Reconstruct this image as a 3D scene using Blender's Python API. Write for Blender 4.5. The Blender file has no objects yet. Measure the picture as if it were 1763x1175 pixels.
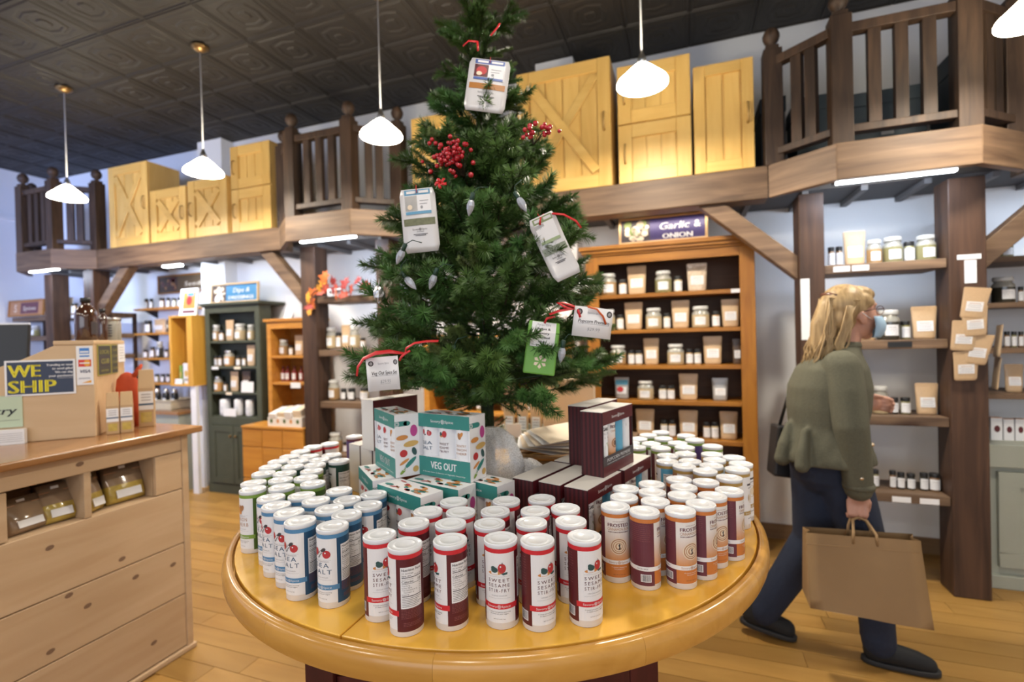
import bpy, bmesh, math, random
from mathutils import Vector, Matrix, Euler
random.seed(11)
scene = bpy.context.scene
COL = scene.collection
R_ = math.radians

# ---------------------------------------------------------------- camera
YAW, ROLL, PITCH, EYE = R_(19.5), R_(1.43), R_(-0.5), 1.44
_fw = Vector((-math.sin(YAW), math.cos(YAW), 0)); _ri = Vector((math.cos(YAW), math.sin(YAW), 0)); _up = Vector((0, 0, 1))
FWD = _fw * math.cos(PITCH) + _up * math.sin(PITCH)
_u0 = _up * math.cos(PITCH) - _fw * math.sin(PITCH)
CUP = _u0 * math.cos(ROLL) + _ri * math.sin(ROLL)
CRI = _ri * math.cos(ROLL) - _u0 * math.sin(ROLL)
cam = bpy.data.cameras.new('camera')
cam.sensor_fit = 'HORIZONTAL'; cam.sensor_width = 36.0; cam.lens = 840.0 / 1763.0 * 36.0
cam.clip_start = 0.05; cam.clip_end = 80
cam.dof.use_dof = True; cam.dof.focus_distance = 0.98; cam.dof.aperture_fstop = 2.5
camo = bpy.data.objects.new('camera', cam); COL.objects.link(camo)
mw = Matrix.Identity(4)
for i in range(3):
    mw[i][0] = CRI[i]; mw[i][1] = CUP[i]; mw[i][2] = -FWD[i]
mw[2][3] = EYE
camo.matrix_world = mw
scene.camera = camo

# ---------------------------------------------------------------- world, lights, exposure
w = bpy.data.worlds.new('daylight'); scene.world = w; w.use_nodes = True
w.node_tree.nodes['Background'].inputs[0].default_value = (0.62, 0.74, 1.0, 1)
w.node_tree.nodes['Background'].inputs[1].default_value = 0.55
vs = scene.view_settings
vs.view_transform = 'Standard'; vs.look = 'None'; vs.gamma = 1.0; vs.use_curve_mapping = False
vs.exposure = 0.0

def area(name, loc, aim, sx, sy, power, col, spread=180):
    l = bpy.data.lights.new(name, 'AREA'); l.shape = 'RECTANGLE'; l.size = sx; l.size_y = sy; l.energy = power; l.color = col
    o = bpy.data.objects.new(name, l); COL.objects.link(o); o.location = loc
    l.spread = R_(spread); o.rotation_euler = (Vector(aim) - Vector(loc)).to_track_quat('-Z', 'Y').to_euler(); return o
def disk(name, loc, power, col, size):
    l = bpy.data.lights.new(name, 'AREA'); l.shape = 'DISK'; l.size = size; l.energy = power; l.color = col
    o = bpy.data.objects.new(name, l); COL.objects.link(o); o.location = loc; return o
def point(name, loc, power, col, rad):
    l = bpy.data.lights.new(name, 'POINT'); l.energy = power; l.color = col; l.shadow_soft_size = rad
    o = bpy.data.objects.new(name, l); COL.objects.link(o); o.location = loc; return o
# daylight through the shop front behind the photographer
area('shopfront_daylight', (0.5, -5.4, 1.75), (-0.5, 2.0, 1.3), 7.5, 2.6, 130, (0.84, 0.91, 1.0))
area('left_wall_daylight', (-4.4, -5.0, 1.9), (-7.3, 2.6, 2.5), 2.4, 2.4, 85, (0.38, 0.52, 1.0), 55)  # narrow blue area light aimed at the left wall; no side window here
WARM = (1.0, 0.91, 0.78)
# the further rows of ceiling lamps over the sales floor behind the photographer
for lx in (-4.6, -3.1, -1.65, -0.2, 1.3):
    disk('ceiling_lamp_light', (lx, -0.85, 2.62), 13, WARM, 0.27)
    disk('ceiling_lamp_light', (lx, 0.82, 2.62), 7, WARM, 0.27)

# ---------------------------------------------------------------- helpers
def put(o, label=None, cat=None, group=None, kind=None):
    if label: o['label'] = label
    if cat: o['category'] = cat
    if group: o['group'] = group
    if kind: o['kind'] = kind
    return o
def empty(name, loc=(0, 0, 0), rz=0.0, label=None, cat=None, group=None, kind=None, rot=None):
    o = bpy.data.objects.new(name, None); COL.objects.link(o); o.location = loc
    o.rotation_euler = rot if rot else (0, 0, rz); o.empty_display_size = 0.05
    return put(o, label, cat, group, kind)
def link(name, me, parent=None, loc=(0, 0, 0), rot=(0, 0, 0), scale=None):
    o = bpy.data.objects.new(name, me); COL.objects.link(o); o.location = loc; o.rotation_euler = rot
    if scale: o.scale = scale
    if parent: o.parent = parent
    return o
def copy_tree(o, parent=None):
    c = o.copy(); COL.objects.link(c); c.parent = parent
    for ch in list(o.children): copy_tree(ch, c)
    return c

class MB:
    def __init__(s): s.v = []; s.f = []; s.m = []; s.sm = []
    def add(s, vs, fs, mat=0, smooth=False):
        n = len(s.v); s.v.extend([tuple(p) for p in vs])
        for f in fs: s.f.append(tuple(n + i for i in f)); s.m.append(mat); s.sm.append(smooth)
        return s
    def box(s, x0, x1, y0, y1, z0, z1, mat=0):
        vs = [(x0,y0,z0),(x1,y0,z0),(x1,y1,z0),(x0,y1,z0),(x0,y0,z1),(x1,y0,z1),(x1,y1,z1),(x0,y1,z1)]
        return s.add(vs, [(0,3,2,1),(4,5,6,7),(0,1,5,4),(1,2,6,5),(2,3,7,6),(3,0,4,7)], mat)
    def obox(s, c, size, M=None, mat=0):
        hx, hy, hz = (q / 2 for q in size); c = Vector(c)
        vs = [Vector(p) for p in [(-hx,-hy,-hz),(hx,-hy,-hz),(hx,hy,-hz),(-hx,hy,-hz),(-hx,-hy,hz),(hx,-hy,hz),(hx,hy,hz),(-hx,hy,hz)]]
        if M is not None: vs = [M @ p for p in vs]
        return s.add([p + c for p in vs], [(0,3,2,1),(4,5,6,7),(0,1,5,4),(1,2,6,5),(2,3,7,6),(3,0,4,7)], mat)
    def bar(s, a, b, wd, th, mat=0, up=(0, -1, 0)):
        # square bar from a to b: wd across, th along 'up'
        a = Vector(a); b = Vector(b); d = (b - a); L = d.length; d.normalize(); u = Vector(up); u = (u - d * u.dot(d)).normalized(); r = d.cross(u)
        M = Matrix((d, r, u)).transposed()
        return s.obox((a + b) / 2, (L, wd, th), M, mat)
    def prism(s, pts, vec, mat=0, smooth=False):
        n = len(pts); v = Vector(vec); a = [Vector(p) for p in pts]; vs = a + [p + v for p in a]
        fs = [tuple(range(n))[::-1], tuple(range(n, 2 * n))]
        s.add(vs, fs, mat)
        return s.add(vs, [(i, (i + 1) % n, n + (i + 1) % n, n + i) for i in range(n)], mat, smooth)
    def lathe(s, prof, n=24, mat=0, c=(0, 0, 0), smooth=True, cap0=True, cap1=True, mats=None, sx=1.0, sy=1.0):
        cx, cy, cz = c; vs = []
        for r, z in prof:
            for i in range(n):
                a = 2 * math.pi * i / n; vs.append((cx + sx * r * math.cos(a), cy + sy * r * math.sin(a), cz + z))
        for k in range(len(prof) - 1):
            s_mat = mats[k] if mats else mat
            base = len(s.v)
            s.add(vs[k*n:(k+2)*n], [(i, (i+1) % n, n + (i+1) % n, n + i) for i in range(n)], s_mat, smooth)
        if cap0 and prof[0][0] > 1e-6: s.add(vs[:n], [tuple(range(n))[::-1]], mats[0] if mats else mat)
        if cap1 and prof[-1][0] > 1e-6: s.add(vs[-n:], [tuple(range(n))], mats[-1] if mats else mat)
        return s
    def tube(s, pts, rad, n=8, mat=0, smooth=True, flat=1.0, cap=True):
        pts = [Vector(p) for p in pts]; k = len(pts)
        if not hasattr(rad, '__len__'): rad = [rad] * k
        vs = []; prev = None
        for i, p in enumerate(pts):
            t = (pts[min(i + 1, k - 1)] - pts[max(i - 1, 0)]).normalized()
            if prev is None:
                a = Vector((0, 0, 1)) if abs(t.z) < 0.9 else Vector((1, 0, 0))
                u = t.cross(a).normalized()
            else:
                u = (prev - t * prev.dot(t)).normalized()
            prev = u; q = t.cross(u)
            for j in range(n):
                a = 2 * math.pi * j / n; vs.append(p + (u * math.cos(a) + q * math.sin(a) * flat) * rad[i])
        fs = [(i*n + j, i*n + (j+1) % n, (i+1)*n + (j+1) % n, (i+1)*n + j) for i in range(k - 1) for j in range(n)]
        s.add(vs, fs, mat, smooth)
        if cap: s.add(vs[:n], [tuple(range(n))[::-1]], mat); s.add(vs[-n:], [tuple(range(n))], mat)
        return s
    def ribbon(s, pts, wid, nrm, mat=0, th=0.0006):
        pts = [Vector(p) for p in pts]; k = len(pts); nrm = Vector(nrm); vs = []
        for i, p in enumerate(pts):
            t = (pts[min(i + 1, k - 1)] - pts[max(i - 1, 0)]).normalized(); q = t.cross(nrm).normalized(); m = q.cross(t)
            wd = wid[i] if hasattr(wid, '__len__') else wid
            vs += [p + q * wd / 2 + m * th, p - q * wd / 2 + m * th, p - q * wd / 2 - m * th, p + q * wd / 2 - m * th]
        fs = [(4*i + j, 4*i + (j+1) % 4, 4*i + 4 + (j+1) % 4, 4*i + 4 + j) for i in range(k - 1) for j in range(4)]
        fs += [(0, 1, 2, 3), tuple(4*k - 4 + j for j in (3, 2, 1, 0))]
        return s.add(vs, fs, mat, True)
    def ball(s, c, r, n=10, mat=0):
        rx, ry, rz = (r, r, r) if not hasattr(r, '__len__') else r
        prof = [(max(1e-5, math.sin(math.pi * k / n)), -math.cos(math.pi * k / n)) for k in range(n + 1)]
        cx, cy, cz = c; m = max(6, int(n * 1.6)); vs = []
        for a, z in prof:
            for i in range(m):
                t = 2 * math.pi * i / m; vs.append((cx + rx * a * math.cos(t), cy + ry * a * math.sin(t), cz + rz * z))
        return s.add(vs, [(k*m + i, k*m + (i+1) % m, (k+1)*m + (i+1) % m, (k+1)*m + i) for k in range(n) for i in range(m)], mat, True)
    def mesh(s, name, mats, fix=True):
        me = bpy.data.meshes.new(name); me.from_pydata(s.v, [], s.f)
        for m in (mats if isinstance(mats, (list, tuple)) else [mats]): me.materials.append(m)
        me.polygons.foreach_set('material_index', s.m); me.polygons.foreach_set('use_smooth', s.sm)
        if fix:
            b = bmesh.new(); b.from_mesh(me); bmesh.ops.remove_doubles(b, verts=b.verts, dist=1e-6); bmesh.ops.recalc_face_normals(b, faces=b.faces); b.to_mesh(me); b.free()
        me.update(); return me
    def build(s, name, mats, parent=None, loc=(0, 0, 0), rot=(0, 0, 0), bevel=0.0, fix=True, seg=2):
        o = link(name, s.mesh(name, mats, fix), parent, loc, rot)
        if bevel:
            m = o.modifiers.new('edge', 'BEVEL'); m.width = bevel; m.segments = seg; m.limit_method = 'ANGLE'; m.angle_limit = R_(40)
        return o

# ---- flat print: shapes and lettering laid on a plane or a can
_tc = {}
def text_geo(t, sp=1.0):
    if (t, sp) in _tc: return _tc[(t, sp)]
    cu = bpy.data.curves.new('lettering', 'FONT'); cu.body = t; cu.size = 1.0; cu.resolution_u = 2; cu.space_character = sp
    o = bpy.data.objects.new('lettering', cu); COL.objects.link(o)
    bpy.context.view_layer.update()
    me = bpy.data.meshes.new_from_object(o.evaluated_get(bpy.context.evaluated_depsgraph_get()))
    vs = [(v.co.x, v.co.y) for v in me.vertices]; fs = [tuple(p.vertices) for p in me.polygons]
    bpy.data.objects.remove(o); bpy.data.curves.remove(cu); bpy.data.meshes.remove(me)
    _tc[(t, sp)] = (vs, fs); return _tc[(t, sp)]
CAP = 0.73
class Flat:
    def __init__(s): s.it = []
    def rect(s, u0, v0, u1, v1, mat, layer=0, step=None):
        n = max(1, int(math.ceil(abs(u1 - u0) / step))) if step else 1
        for i in range(n):
            a = u0 + (u1 - u0) * i / n; b = u0 + (u1 - u0) * (i + 1) / n
            s.it.append((layer, mat, [(a, v0), (b, v0), (b, v1), (a, v1)], [(0, 1, 2, 3)]))
        return s
    def poly(s, pts, mat, layer=0): s.it.append((layer, mat, list(pts), [tuple(range(len(pts)))])); return s
    def ell(s, cx, cy, rx, ry, mat, layer=0, rot=0, n=18):
        c, q = math.cos(rot), math.sin(rot); pts = []
        for i in range(n):
            a = 2 * math.pi * i / n; x, y = rx * math.cos(a), ry * math.sin(a); pts.append((cx + x*c - y*q, cy + x*q + y*c))
        return s.poly(pts, mat, layer)
    def ring(s, cx, cy, r0, r1, mat, layer=0, n=24, sy=1.0):
        pts = [(cx + r*math.cos(2*math.pi*i/n), cy + sy*r*math.sin(2*math.pi*i/n)) for r in (r0, r1) for i in range(n)]
        s.it.append((layer, mat, pts, [(i, (i+1) % n, n + (i+1) % n, n + i) for i in range(n)])); return s
    def text(s, t, x, y, h, mat, layer=1, w=None, shear=0.0, align='C', bold=0.0, sp=1.0):
        vs, fs = text_geo(t, sp)
        if not vs: return s
        x0 = min(v[0] for v in vs); x1 = max(v[0] for v in vs); k = h / CAP
        kx = (w / (x1 - x0)) if w else k
        W = (x1 - x0) * kx
        ox = x - (W / 2 if align == 'C' else (0 if align == 'L' else W))
        offs = [0.0] if not bold else [-bold, bold]
        for d in offs:
            s.it.append((layer, mat, [(ox + (v[0] - x0) * kx + v[1] * k * shear + d, y + v[1] * k) for v in vs], fs))
        return s
    def emit(s, mb, fn):
        for layer, mat, pts, fs in s.it: mb.add([fn(u, v, layer) for u, v in pts], fs, mat)
        return mb
def flower(fl, x, y, r, mat, layer):
    # eight-petalled round spice emblem between the two brand words
    fl.ring(x, y, r * 0.86, r, mat, layer, 16)
    for k in range(8):
        a = k * math.pi / 4; fl.ell(x + r*0.5*math.cos(a), y + r*0.5*math.sin(a), r*0.3, r*0.13, mat, layer, a, 8)
def brand(fl, x, y, h, mat, layer, w):
    flower(fl, x, y + h*0.4, h*0.8, mat, layer)
    fl.text('Savory', x - h*1.0, y, h, mat, layer, w=w*0.40, align='R'); fl.text('Spice', x + h*1.0, y, h, mat, layer, w=w*0.34, align='L')
def ordinal(i):
    names = ['first','second','third','fourth','fifth','sixth','seventh','eighth','ninth','tenth','eleventh','twelfth','thirteenth']
    return names[i]

# ---------------------------------------------------------------- materials
def mat(name, col, rough=0.5, metal=0.0, emit=None, es=1.0, spec=0.5, noise=0.0, nscale=12.0, alpha=None, trans=0.0, coat=0.0, bump=0.0):
    m = bpy.data.materials.new(name); m.use_nodes = True; nt = m.node_tree; b = nt.nodes['Principled BSDF']
    b.inputs['Base Color'].default_value = (*col, 1); b.inputs['Roughness'].default_value = rough; b.inputs['Metallic'].default_value = metal
    b.inputs['Specular IOR Level'].default_value = spec
    if coat: b.inputs['Coat Weight'].default_value = coat; b.inputs['Coat Roughness'].default_value = 0.15
    if trans: b.inputs['Transmission Weight'].default_value = trans; b.inputs['IOR'].default_value = 1.45
    if emit: b.inputs['Emission Color'].default_value = (*emit, 1); b.inputs['Emission Strength'].default_value = es
    if alpha is not None: b.inputs['Alpha'].default_value = alpha
    if noise or bump:
        tc = nt.nodes.new('ShaderNodeTexCoord'); n = nt.nodes.new('ShaderNodeTexNoise'); n.inputs['Scale'].default_value = nscale; n.inputs['Detail'].default_value = 4
        nt.links.new(tc.outputs['Object'], n.inputs['Vector'])
        if noise:
            mr = nt.nodes.new('ShaderNodeMapRange'); mr.inputs['To Min'].default_value = 1 - noise; mr.inputs['To Max'].default_value = 1 + noise
            nt.links.new(n.outputs['Fac'], mr.inputs['Value'])
            mx = nt.nodes.new('ShaderNodeVectorMath'); mx.operation = 'SCALE'; mx.inputs[0].default_value = col
            nt.links.new(mr.outputs['Result'], mx.inputs['Scale']); nt.links.new(mx.outputs['Vector'], b.inputs['Base Color'])
        if bump:
            bp = nt.nodes.new('ShaderNodeBump'); bp.inputs['Strength'].default_value = bump; bp.inputs['Distance'].default_value = 0.004
            nt.links.new(n.outputs['Fac'], bp.inputs['Height']); nt.links.new(bp.outputs['Normal'], b.inputs['Normal'])
    return m
def wood(name, c1, c2, axis='X', grain=26.0, rough=0.45, knots=0.0, coat=0.0, vary=0.18, spec=0.4, stretch=9.0):
    m = bpy.data.materials.new(name); m.use_nodes = True; nt = m.node_tree; b = nt.nodes['Principled BSDF']; L = nt.links.new
    tc = nt.nodes.new('ShaderNodeTexCoord'); oi = nt.nodes.new('ShaderNodeObjectInfo'); mp = nt.nodes.new('ShaderNodeMapping')
    sc = {'X': (1/stretch, 1, 1), 'Y': (1, 1/stretch, 1), 'Z': (1, 1, 1/stretch)}[axis]; mp.inputs['Scale'].default_value = sc
    off = nt.nodes.new('ShaderNodeVectorMath'); off.operation = 'SCALE'; off.inputs[0].default_value = (17.0, 29.0, 41.0); L(oi.outputs['Random'], off.inputs['Scale'])
    ad = nt.nodes.new('ShaderNodeVectorMath'); ad.operation = 'ADD'; L(tc.outputs['Object'], ad.inputs[0]); L(off.outputs['Vector'], ad.inputs[1])
    L(ad.outputs['Vector'], mp.inputs['Vector'])
    n = nt.nodes.new('ShaderNodeTexNoise'); n.inputs['Scale'].default_value = grain; n.inputs['Detail'].default_value = 5; n.inputs['Distortion'].default_value = 0.6
    L(mp.outputs['Vector'], n.inputs['Vector'])
    cr = nt.nodes.new('ShaderNodeValToRGB'); cr.color_ramp.elements[0].position = 0.30; cr.color_ramp.elements[1].position = 0.72
    cr.color_ramp.elements[0].color = (*c2, 1); cr.color_ramp.elements[1].color = (*c1, 1); L(n.outputs['Fac'], cr.inputs['Fac'])
    col = cr.outputs['Color']
    mr = nt.nodes.new('ShaderNodeMapRange'); mr.inputs['To Min'].default_value = 1 - vary; mr.inputs['To Max'].default_value = 1 + vary; L(oi.outputs['Random'], mr.inputs['Value'])
    sc2 = nt.nodes.new('ShaderNodeVectorMath'); sc2.operation = 'SCALE'; L(col, sc2.inputs[0]); L(mr.outputs['Result'], sc2.inputs['Scale']); col = sc2.outputs['Vector']
    if knots:
        v = nt.nodes.new('ShaderNodeTexVoronoi'); v.inputs['Scale'].default_value = knots; v.inputs['Randomness'].default_value = 1.0
        mp2 = nt.nodes.new('ShaderNodeMapping'); s2 = {'X': (.55,1,1), 'Y': (1,.55,1), 'Z': (1,1,.55)}[axis]; mp2.inputs['Scale'].default_value = s2
        L(ad.outputs['Vector'], mp2.inputs['Vector']); L(mp2.outputs['Vector'], v.inputs['Vector'])
        kr = nt.nodes.new('ShaderNodeValToRGB'); kr.color_ramp.elements[0].position = 0.045; kr.color_ramp.elements[1].position = 0.12
        kr.color_ramp.elements[0].color = (0.35, 0.25, 0.2, 1); kr.color_ramp.elements[1].color = (1, 1, 1, 1); L(v.outputs['Distance'], kr.inputs['Fac'])
        mm = nt.nodes.new('ShaderNodeVectorMath'); mm.operation = 'MULTIPLY'; L(col, mm.inputs[0]); L(kr.outputs['Color'], mm.inputs[1]); col = mm.outputs['Vector']
    L(col, b.inputs['Base Color']); b.inputs['Roughness'].default_value = rough; b.inputs['Specular IOR Level'].default_value = spec
    if coat: b.inputs['Coat Weight'].default_value = coat; b.inputs['Coat Roughness'].default_value = 0.12
    bp = nt.nodes.new('ShaderNodeBump'); bp.inputs['Strength'].default_value = 0.12; bp.inputs['Distance'].default_value = 0.003
    L(n.outputs['Fac'], bp.inputs['Height']); L(bp.outputs['Normal'], b.inputs['Normal'])
    return m
def stripes(name, c1, c2, scale, axis='X', rough=0.5):
    m = bpy.data.materials.new(name); m.use_nodes = True; nt = m.node_tree; b = nt.nodes['Principled BSDF']; L = nt.links.new
    tc = nt.nodes.new('ShaderNodeTexCoord'); wv = nt.nodes.new('ShaderNodeTexWave'); wv.bands_direction = axis; wv.inputs['Scale'].default_value = scale; wv.inputs['Distortion'].default_value = 0.0
    L(tc.outputs['Object'], wv.inputs['Vector']); cr = nt.nodes.new('ShaderNodeValToRGB'); cr.color_ramp.elements[0].color = (*c2, 1); cr.color_ramp.elements[1].color = (*c1, 1)
    L(wv.outputs['Fac'], cr.inputs['Fac']); L(cr.outputs['Color'], b.inputs['Base Color']); b.inputs['Roughness'].default_value = rough; return m
def grad_z(name, c0, c1, z0, z1, rough=0.5):
    m = bpy.data.materials.new(name); m.use_nodes = True; nt = m.node_tree; b = nt.nodes['Principled BSDF']; L = nt.links.new
    tc = nt.nodes.new('ShaderNodeTexCoord'); sp = nt.nodes.new('ShaderNodeSeparateXYZ'); L(tc.outputs['Object'], sp.inputs[0])
    mr = nt.nodes.new('ShaderNodeMapRange'); mr.inputs['From Min'].default_value = z0; mr.inputs['From Max'].default_value = z1; L(sp.outputs['Z'], mr.inputs['Value'])
    cr = nt.nodes.new('ShaderNodeValToRGB'); cr.color_ramp.elements[0].color = (*c0, 1); cr.color_ramp.elements[1].color = (*c1, 1); L(mr.outputs['Result'], cr.inputs['Fac'])
    L(cr.outputs['Color'], b.inputs['Base Color']); b.inputs['Roughness'].default_value = rough; return m

M = {}
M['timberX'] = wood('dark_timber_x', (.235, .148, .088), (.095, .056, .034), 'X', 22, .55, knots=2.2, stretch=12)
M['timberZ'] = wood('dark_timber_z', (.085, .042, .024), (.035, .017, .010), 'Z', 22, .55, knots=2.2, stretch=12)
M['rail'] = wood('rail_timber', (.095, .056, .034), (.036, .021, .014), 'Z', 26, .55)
M['pineZ'] = wood('golden_pine_z', (.78, .52, .17), (.68, .41, .11), 'Z', 16, .42, knots=1.6, vary=.08)
M['pineX'] = wood('golden_pine_x', (.78, .52, .17), (.68, .41, .11), 'X', 16, .42, knots=1.6, vary=.08)
M['oakZ'] = wood('honey_oak_z', (.39, .165, .024), (.26, .098, .013), 'Z', 24, .4, vary=.08)
M['oakX'] = wood('honey_oak_x', (.39, .165, .024), (.26, .098, .013), 'X', 24, .4, vary=.08)
M['oakback'] = wood('dark_back_boards', (.12, .06, .028), (.075, .036, .017), 'X', 24, .55, vary=.1)  # back boards coloured darker than the oak frame
M['amberX'] = wood('amber_wood', (.58, .27, .045), (.46, .19, .03), 'X', 20, .4, vary=.06)
M['green'] = mat('green_paint', (.062, .070, .046), .6, noise=.25, nscale=9, bump=.1)
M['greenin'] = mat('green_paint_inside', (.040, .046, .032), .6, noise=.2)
M['sage'] = mat('sage_paint', (.36, .38, .32), .55, noise=.05)
M['tableY'] = wood('maple_top', (.92, .53, .082), (.70, .36, .044), 'Y', 12, .22, coat=.35, vary=.0, stretch=7)
M['tableedge'] = wood('maple_edge', (.62, .33, .075), (.48, .235, .045), 'X', 18, .25, coat=.3, vary=.22)
M['floor'] = wood('maple_floor', (.42, .24, .066), (.315, .165, .040), 'X', 10, .42, coat=.05, vary=.16, stretch=8)
M['ctr'] = wood('whitewashed_pine', (.58, .42, .27), (.49, .335, .20), 'Y', 14, .5, knots=2.6, vary=.06)
M['ctrX'] = wood('pale_pine_box', (.63, .45, .27), (.56, .385, .22), 'X', 14, .5, knots=1.7, vary=.04)
M['ctrtop'] = wood('counter_top_wood', (.36, .185, .075), (.27, .125, .048), 'Y', 20, .25, coat=.3, vary=.03)
M['wall'] = mat('white_wall_paint', (.86, .86, .87), .65, noise=.03, nscale=3)
M['ceil'] = mat('dark_ceiling_tin', (.024, .0215, .0205), .6, noise=.15, nscale=6)
M['white'] = mat('white_plastic', (.74, .76, .80), .28)
M['paper'] = mat('white_paper', (.82, .82, .84), .55)
M['card'] = mat('white_card', (.74, .71, .67), .6)
M['black'] = mat('black', (.012, .012, .013), .4)
M['dark'] = mat('dark_print', (.06, .05, .055), .6)
M['grey'] = mat('grey_print', (.33, .33, .35), .6)
M['steel'] = mat('satin_steel', (.55, .55, .56), .3, 1.0)
M['shade'] = mat('glowing_glass_shade', (1, .93, .8), .4, emit=(1.0, .90, .70), es=50.0)
M['led'] = mat('led_strip', (1, 1, 1), .4, emit=(.93, .97, 1.0), es=14.0)
M['red'] = mat('red_print', (.62, .022, .035), .45)
M['maroon'] = mat('maroon_print', (.10, .010, .016), .4)
M['maroontx'] = mat('maroon_small_print', (.24, .08, .08), .5)
M['blue'] = mat('blue_print', (.085, .25, .46), .45)
M['navy'] = mat('navy_print', (.018, .075, .16), .4)
M['lgreen'] = mat('leaf_green_print', (.21, .35, .055), .45)
M['dgreen'] = mat('olive_print', (.055, .11, .014), .45)
M['pinegr'] = mat('pine_green_print', (.010, .055, .040), .45)
M['orange'] = mat('orange_print', (.60, .20, .045), .45)
M['plum'] = mat('plum_print', (.135, .030, .048), .45)
M['goldp'] = mat('gold_print', (.45, .29, .08), .45)
M['sky'] = mat('sky_print', (.10, .36, .55), .45)
M['purple'] = mat('purple_print', (.085, .055, .22), .45)
M['teal'] = mat('teal_print', (.035, .235, .21), .45)
M['appler'] = mat('apple_red_print', (.50, .035, .040), .5)
M['brocc'] = mat('broccoli_print', (.03, .085, .085), .5)
M['carrot'] = mat('carrot_print', (.62, .26, .07), .5)
M['corn'] = mat('corn_print', (.62, .40, .13), .5)
M['beet'] = mat('beet_print', (.50, .06, .27), .5)
M['bun'] = grad_z('cinnamon_gradient_print', (.62, .26, .075), (.80, .78, .76), .048, .112)
M['swirl'] = mat('swirl_print', (.42, .20, .09), .5)
M['cream'] = mat('cream_print', (.80, .68, .52), .5)
M['gloss_kraft'] = mat('kraft_pouch', (.60, .42, .25), .32, noise=.1, nscale=14, bump=.25)
M['redrib'] = mat('red_ribbon', (.62, .025, .030), .4)
M['yellow'] = mat('yellow_print', (.80, .70, .02), .5)
M['navyp'] = mat('navy_poster', (.028, .042, .085), .5)

# ================================================================ the room
CEIL = 3.49
fl = MB().box(-7.4, 3.2, -6.0, 3.9, -0.10, -0.006).build('floor', M['floor']); put(fl, 'honey maple strip floor of the shop', 'floor', kind='structure')
PL = {}
for L_ in (0.62, 0.86, 1.08, 1.3):
    PL[L_] = MB().box(-L_/2 + .0012, L_/2 - .0012, -.0538, .0538, -.006, 0).mesh('floor_plank', M['floor'])
rng = random.Random(3)
for r in range(26):
    y = 0.98 + r * 0.11
    if y > 3.76: break
    x = -5.1 - rng.random() * .8
    while x < 2.55:
        L_ = rng.choice(list(PL)); xc = x + L_/2
        if not (y < 1.75 and xc < -2.7): link('floor_plank', PL[L_], fl, (xc, y, 0))
        x += L_
wb = MB().box(-7.4, 3.2, 3.78, 3.9, -0.1, 3.6).build('wall_back', M['wall']); put(wb, 'long white back wall behind the shelving', 'wall', kind='structure')
wl = MB().box(-7.4, -7.3, -6.0, 3.78, -0.1, 3.6).build('wall_left', M['wall']); put(wl, 'white side wall at the far left in bluish daylight', 'wall', kind='structure')
wr = MB().box(3.1, 3.2, -6.0, 3.78, -0.1, 3.6).build('wall_right', M['wall']); put(wr, 'white side wall right of the shelving', 'wall', kind='structure')
o = MB().box(-7.3, -7.27, -2.0, 3.78, 2.93, 2.97).build('trim_1', M['wall']); put(o, 'thin moulding line along the left wall', 'trim', kind='structure')
ce = MB().box(-7.4, 3.2, -6.0, 3.9, CEIL + .012, CEIL + .1).build('ceiling', M['ceil']); put(ce, 'dark pressed tin ceiling in square embossed tiles', 'ceiling', kind='structure')
tb = MB(); T_ = 0.2025
rings = [('q', T_, 0), ('q', T_-.005, -.007), ('q', T_-.013, -.007), ('q', T_-.019, 0), ('q', .168, 0), ('q', .156, -.005), ('o', .140, -.005), ('o', .126, -.001), ('o', .112, -.001), ('o', .102, -.006), ('o', .086, -.006), ('o', .076, -.001), ('o', .042, -.001), ('o', .030, -.007)]
vs_ = []
for t_, h_, z_ in rings:
    for k in range(8):
        a = k * math.pi / 4
        if t_ == 'q':
            q = h_ / max(abs(math.cos(a)), abs(math.sin(a)))
        else: q = h_ * (1.0 if k % 2 == 0 else 1.12)
        vs_.append((q * math.cos(a), q * math.sin(a), z_))
fs_ = [(i*8 + k, i*8 + (k+1) % 8, i*8 + 8 + (k+1) % 8, i*8 + 8 + k) for i in range(len(rings) - 1) for k in range(8)]
fs_.append(tuple(8 * (len(rings) - 1) + k for k in range(8)))
tile = tb.add(vs_, fs_).mesh('ceiling_tile', M['ceil'])
for i in range(24):
    for j in range(9):
        link('ceiling_tile', tile, ce, (2.30 - .405 * i, 3.575 - .405 * j, CEIL + .011))
bbm = wood('baseboard_wood', (.30, .19, .10), (.22, .13, .065), 'X', 20, .5)
o = MB().box(-7.3, 3.1, 3.765, 3.78, 0, .10).build('baseboard_back', bbm); put(o, 'brown wooden baseboard along the back wall', 'baseboard', kind='structure')
o = MB().box(-4.62, -4.30, 3.635, 3.78, 0, CEIL).build('trim_2', M['wall']); put(o, 'white square pilaster rising behind the green bookcase', 'pilaster', kind='structure')
o = MB().box(-1.02, -.735, 3.56, 3.78, 0, CEIL).build('trim_3', M['wall']); put(o, 'white square pilaster between tree and honey bookcase', 'pilaster', kind='structure')

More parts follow.
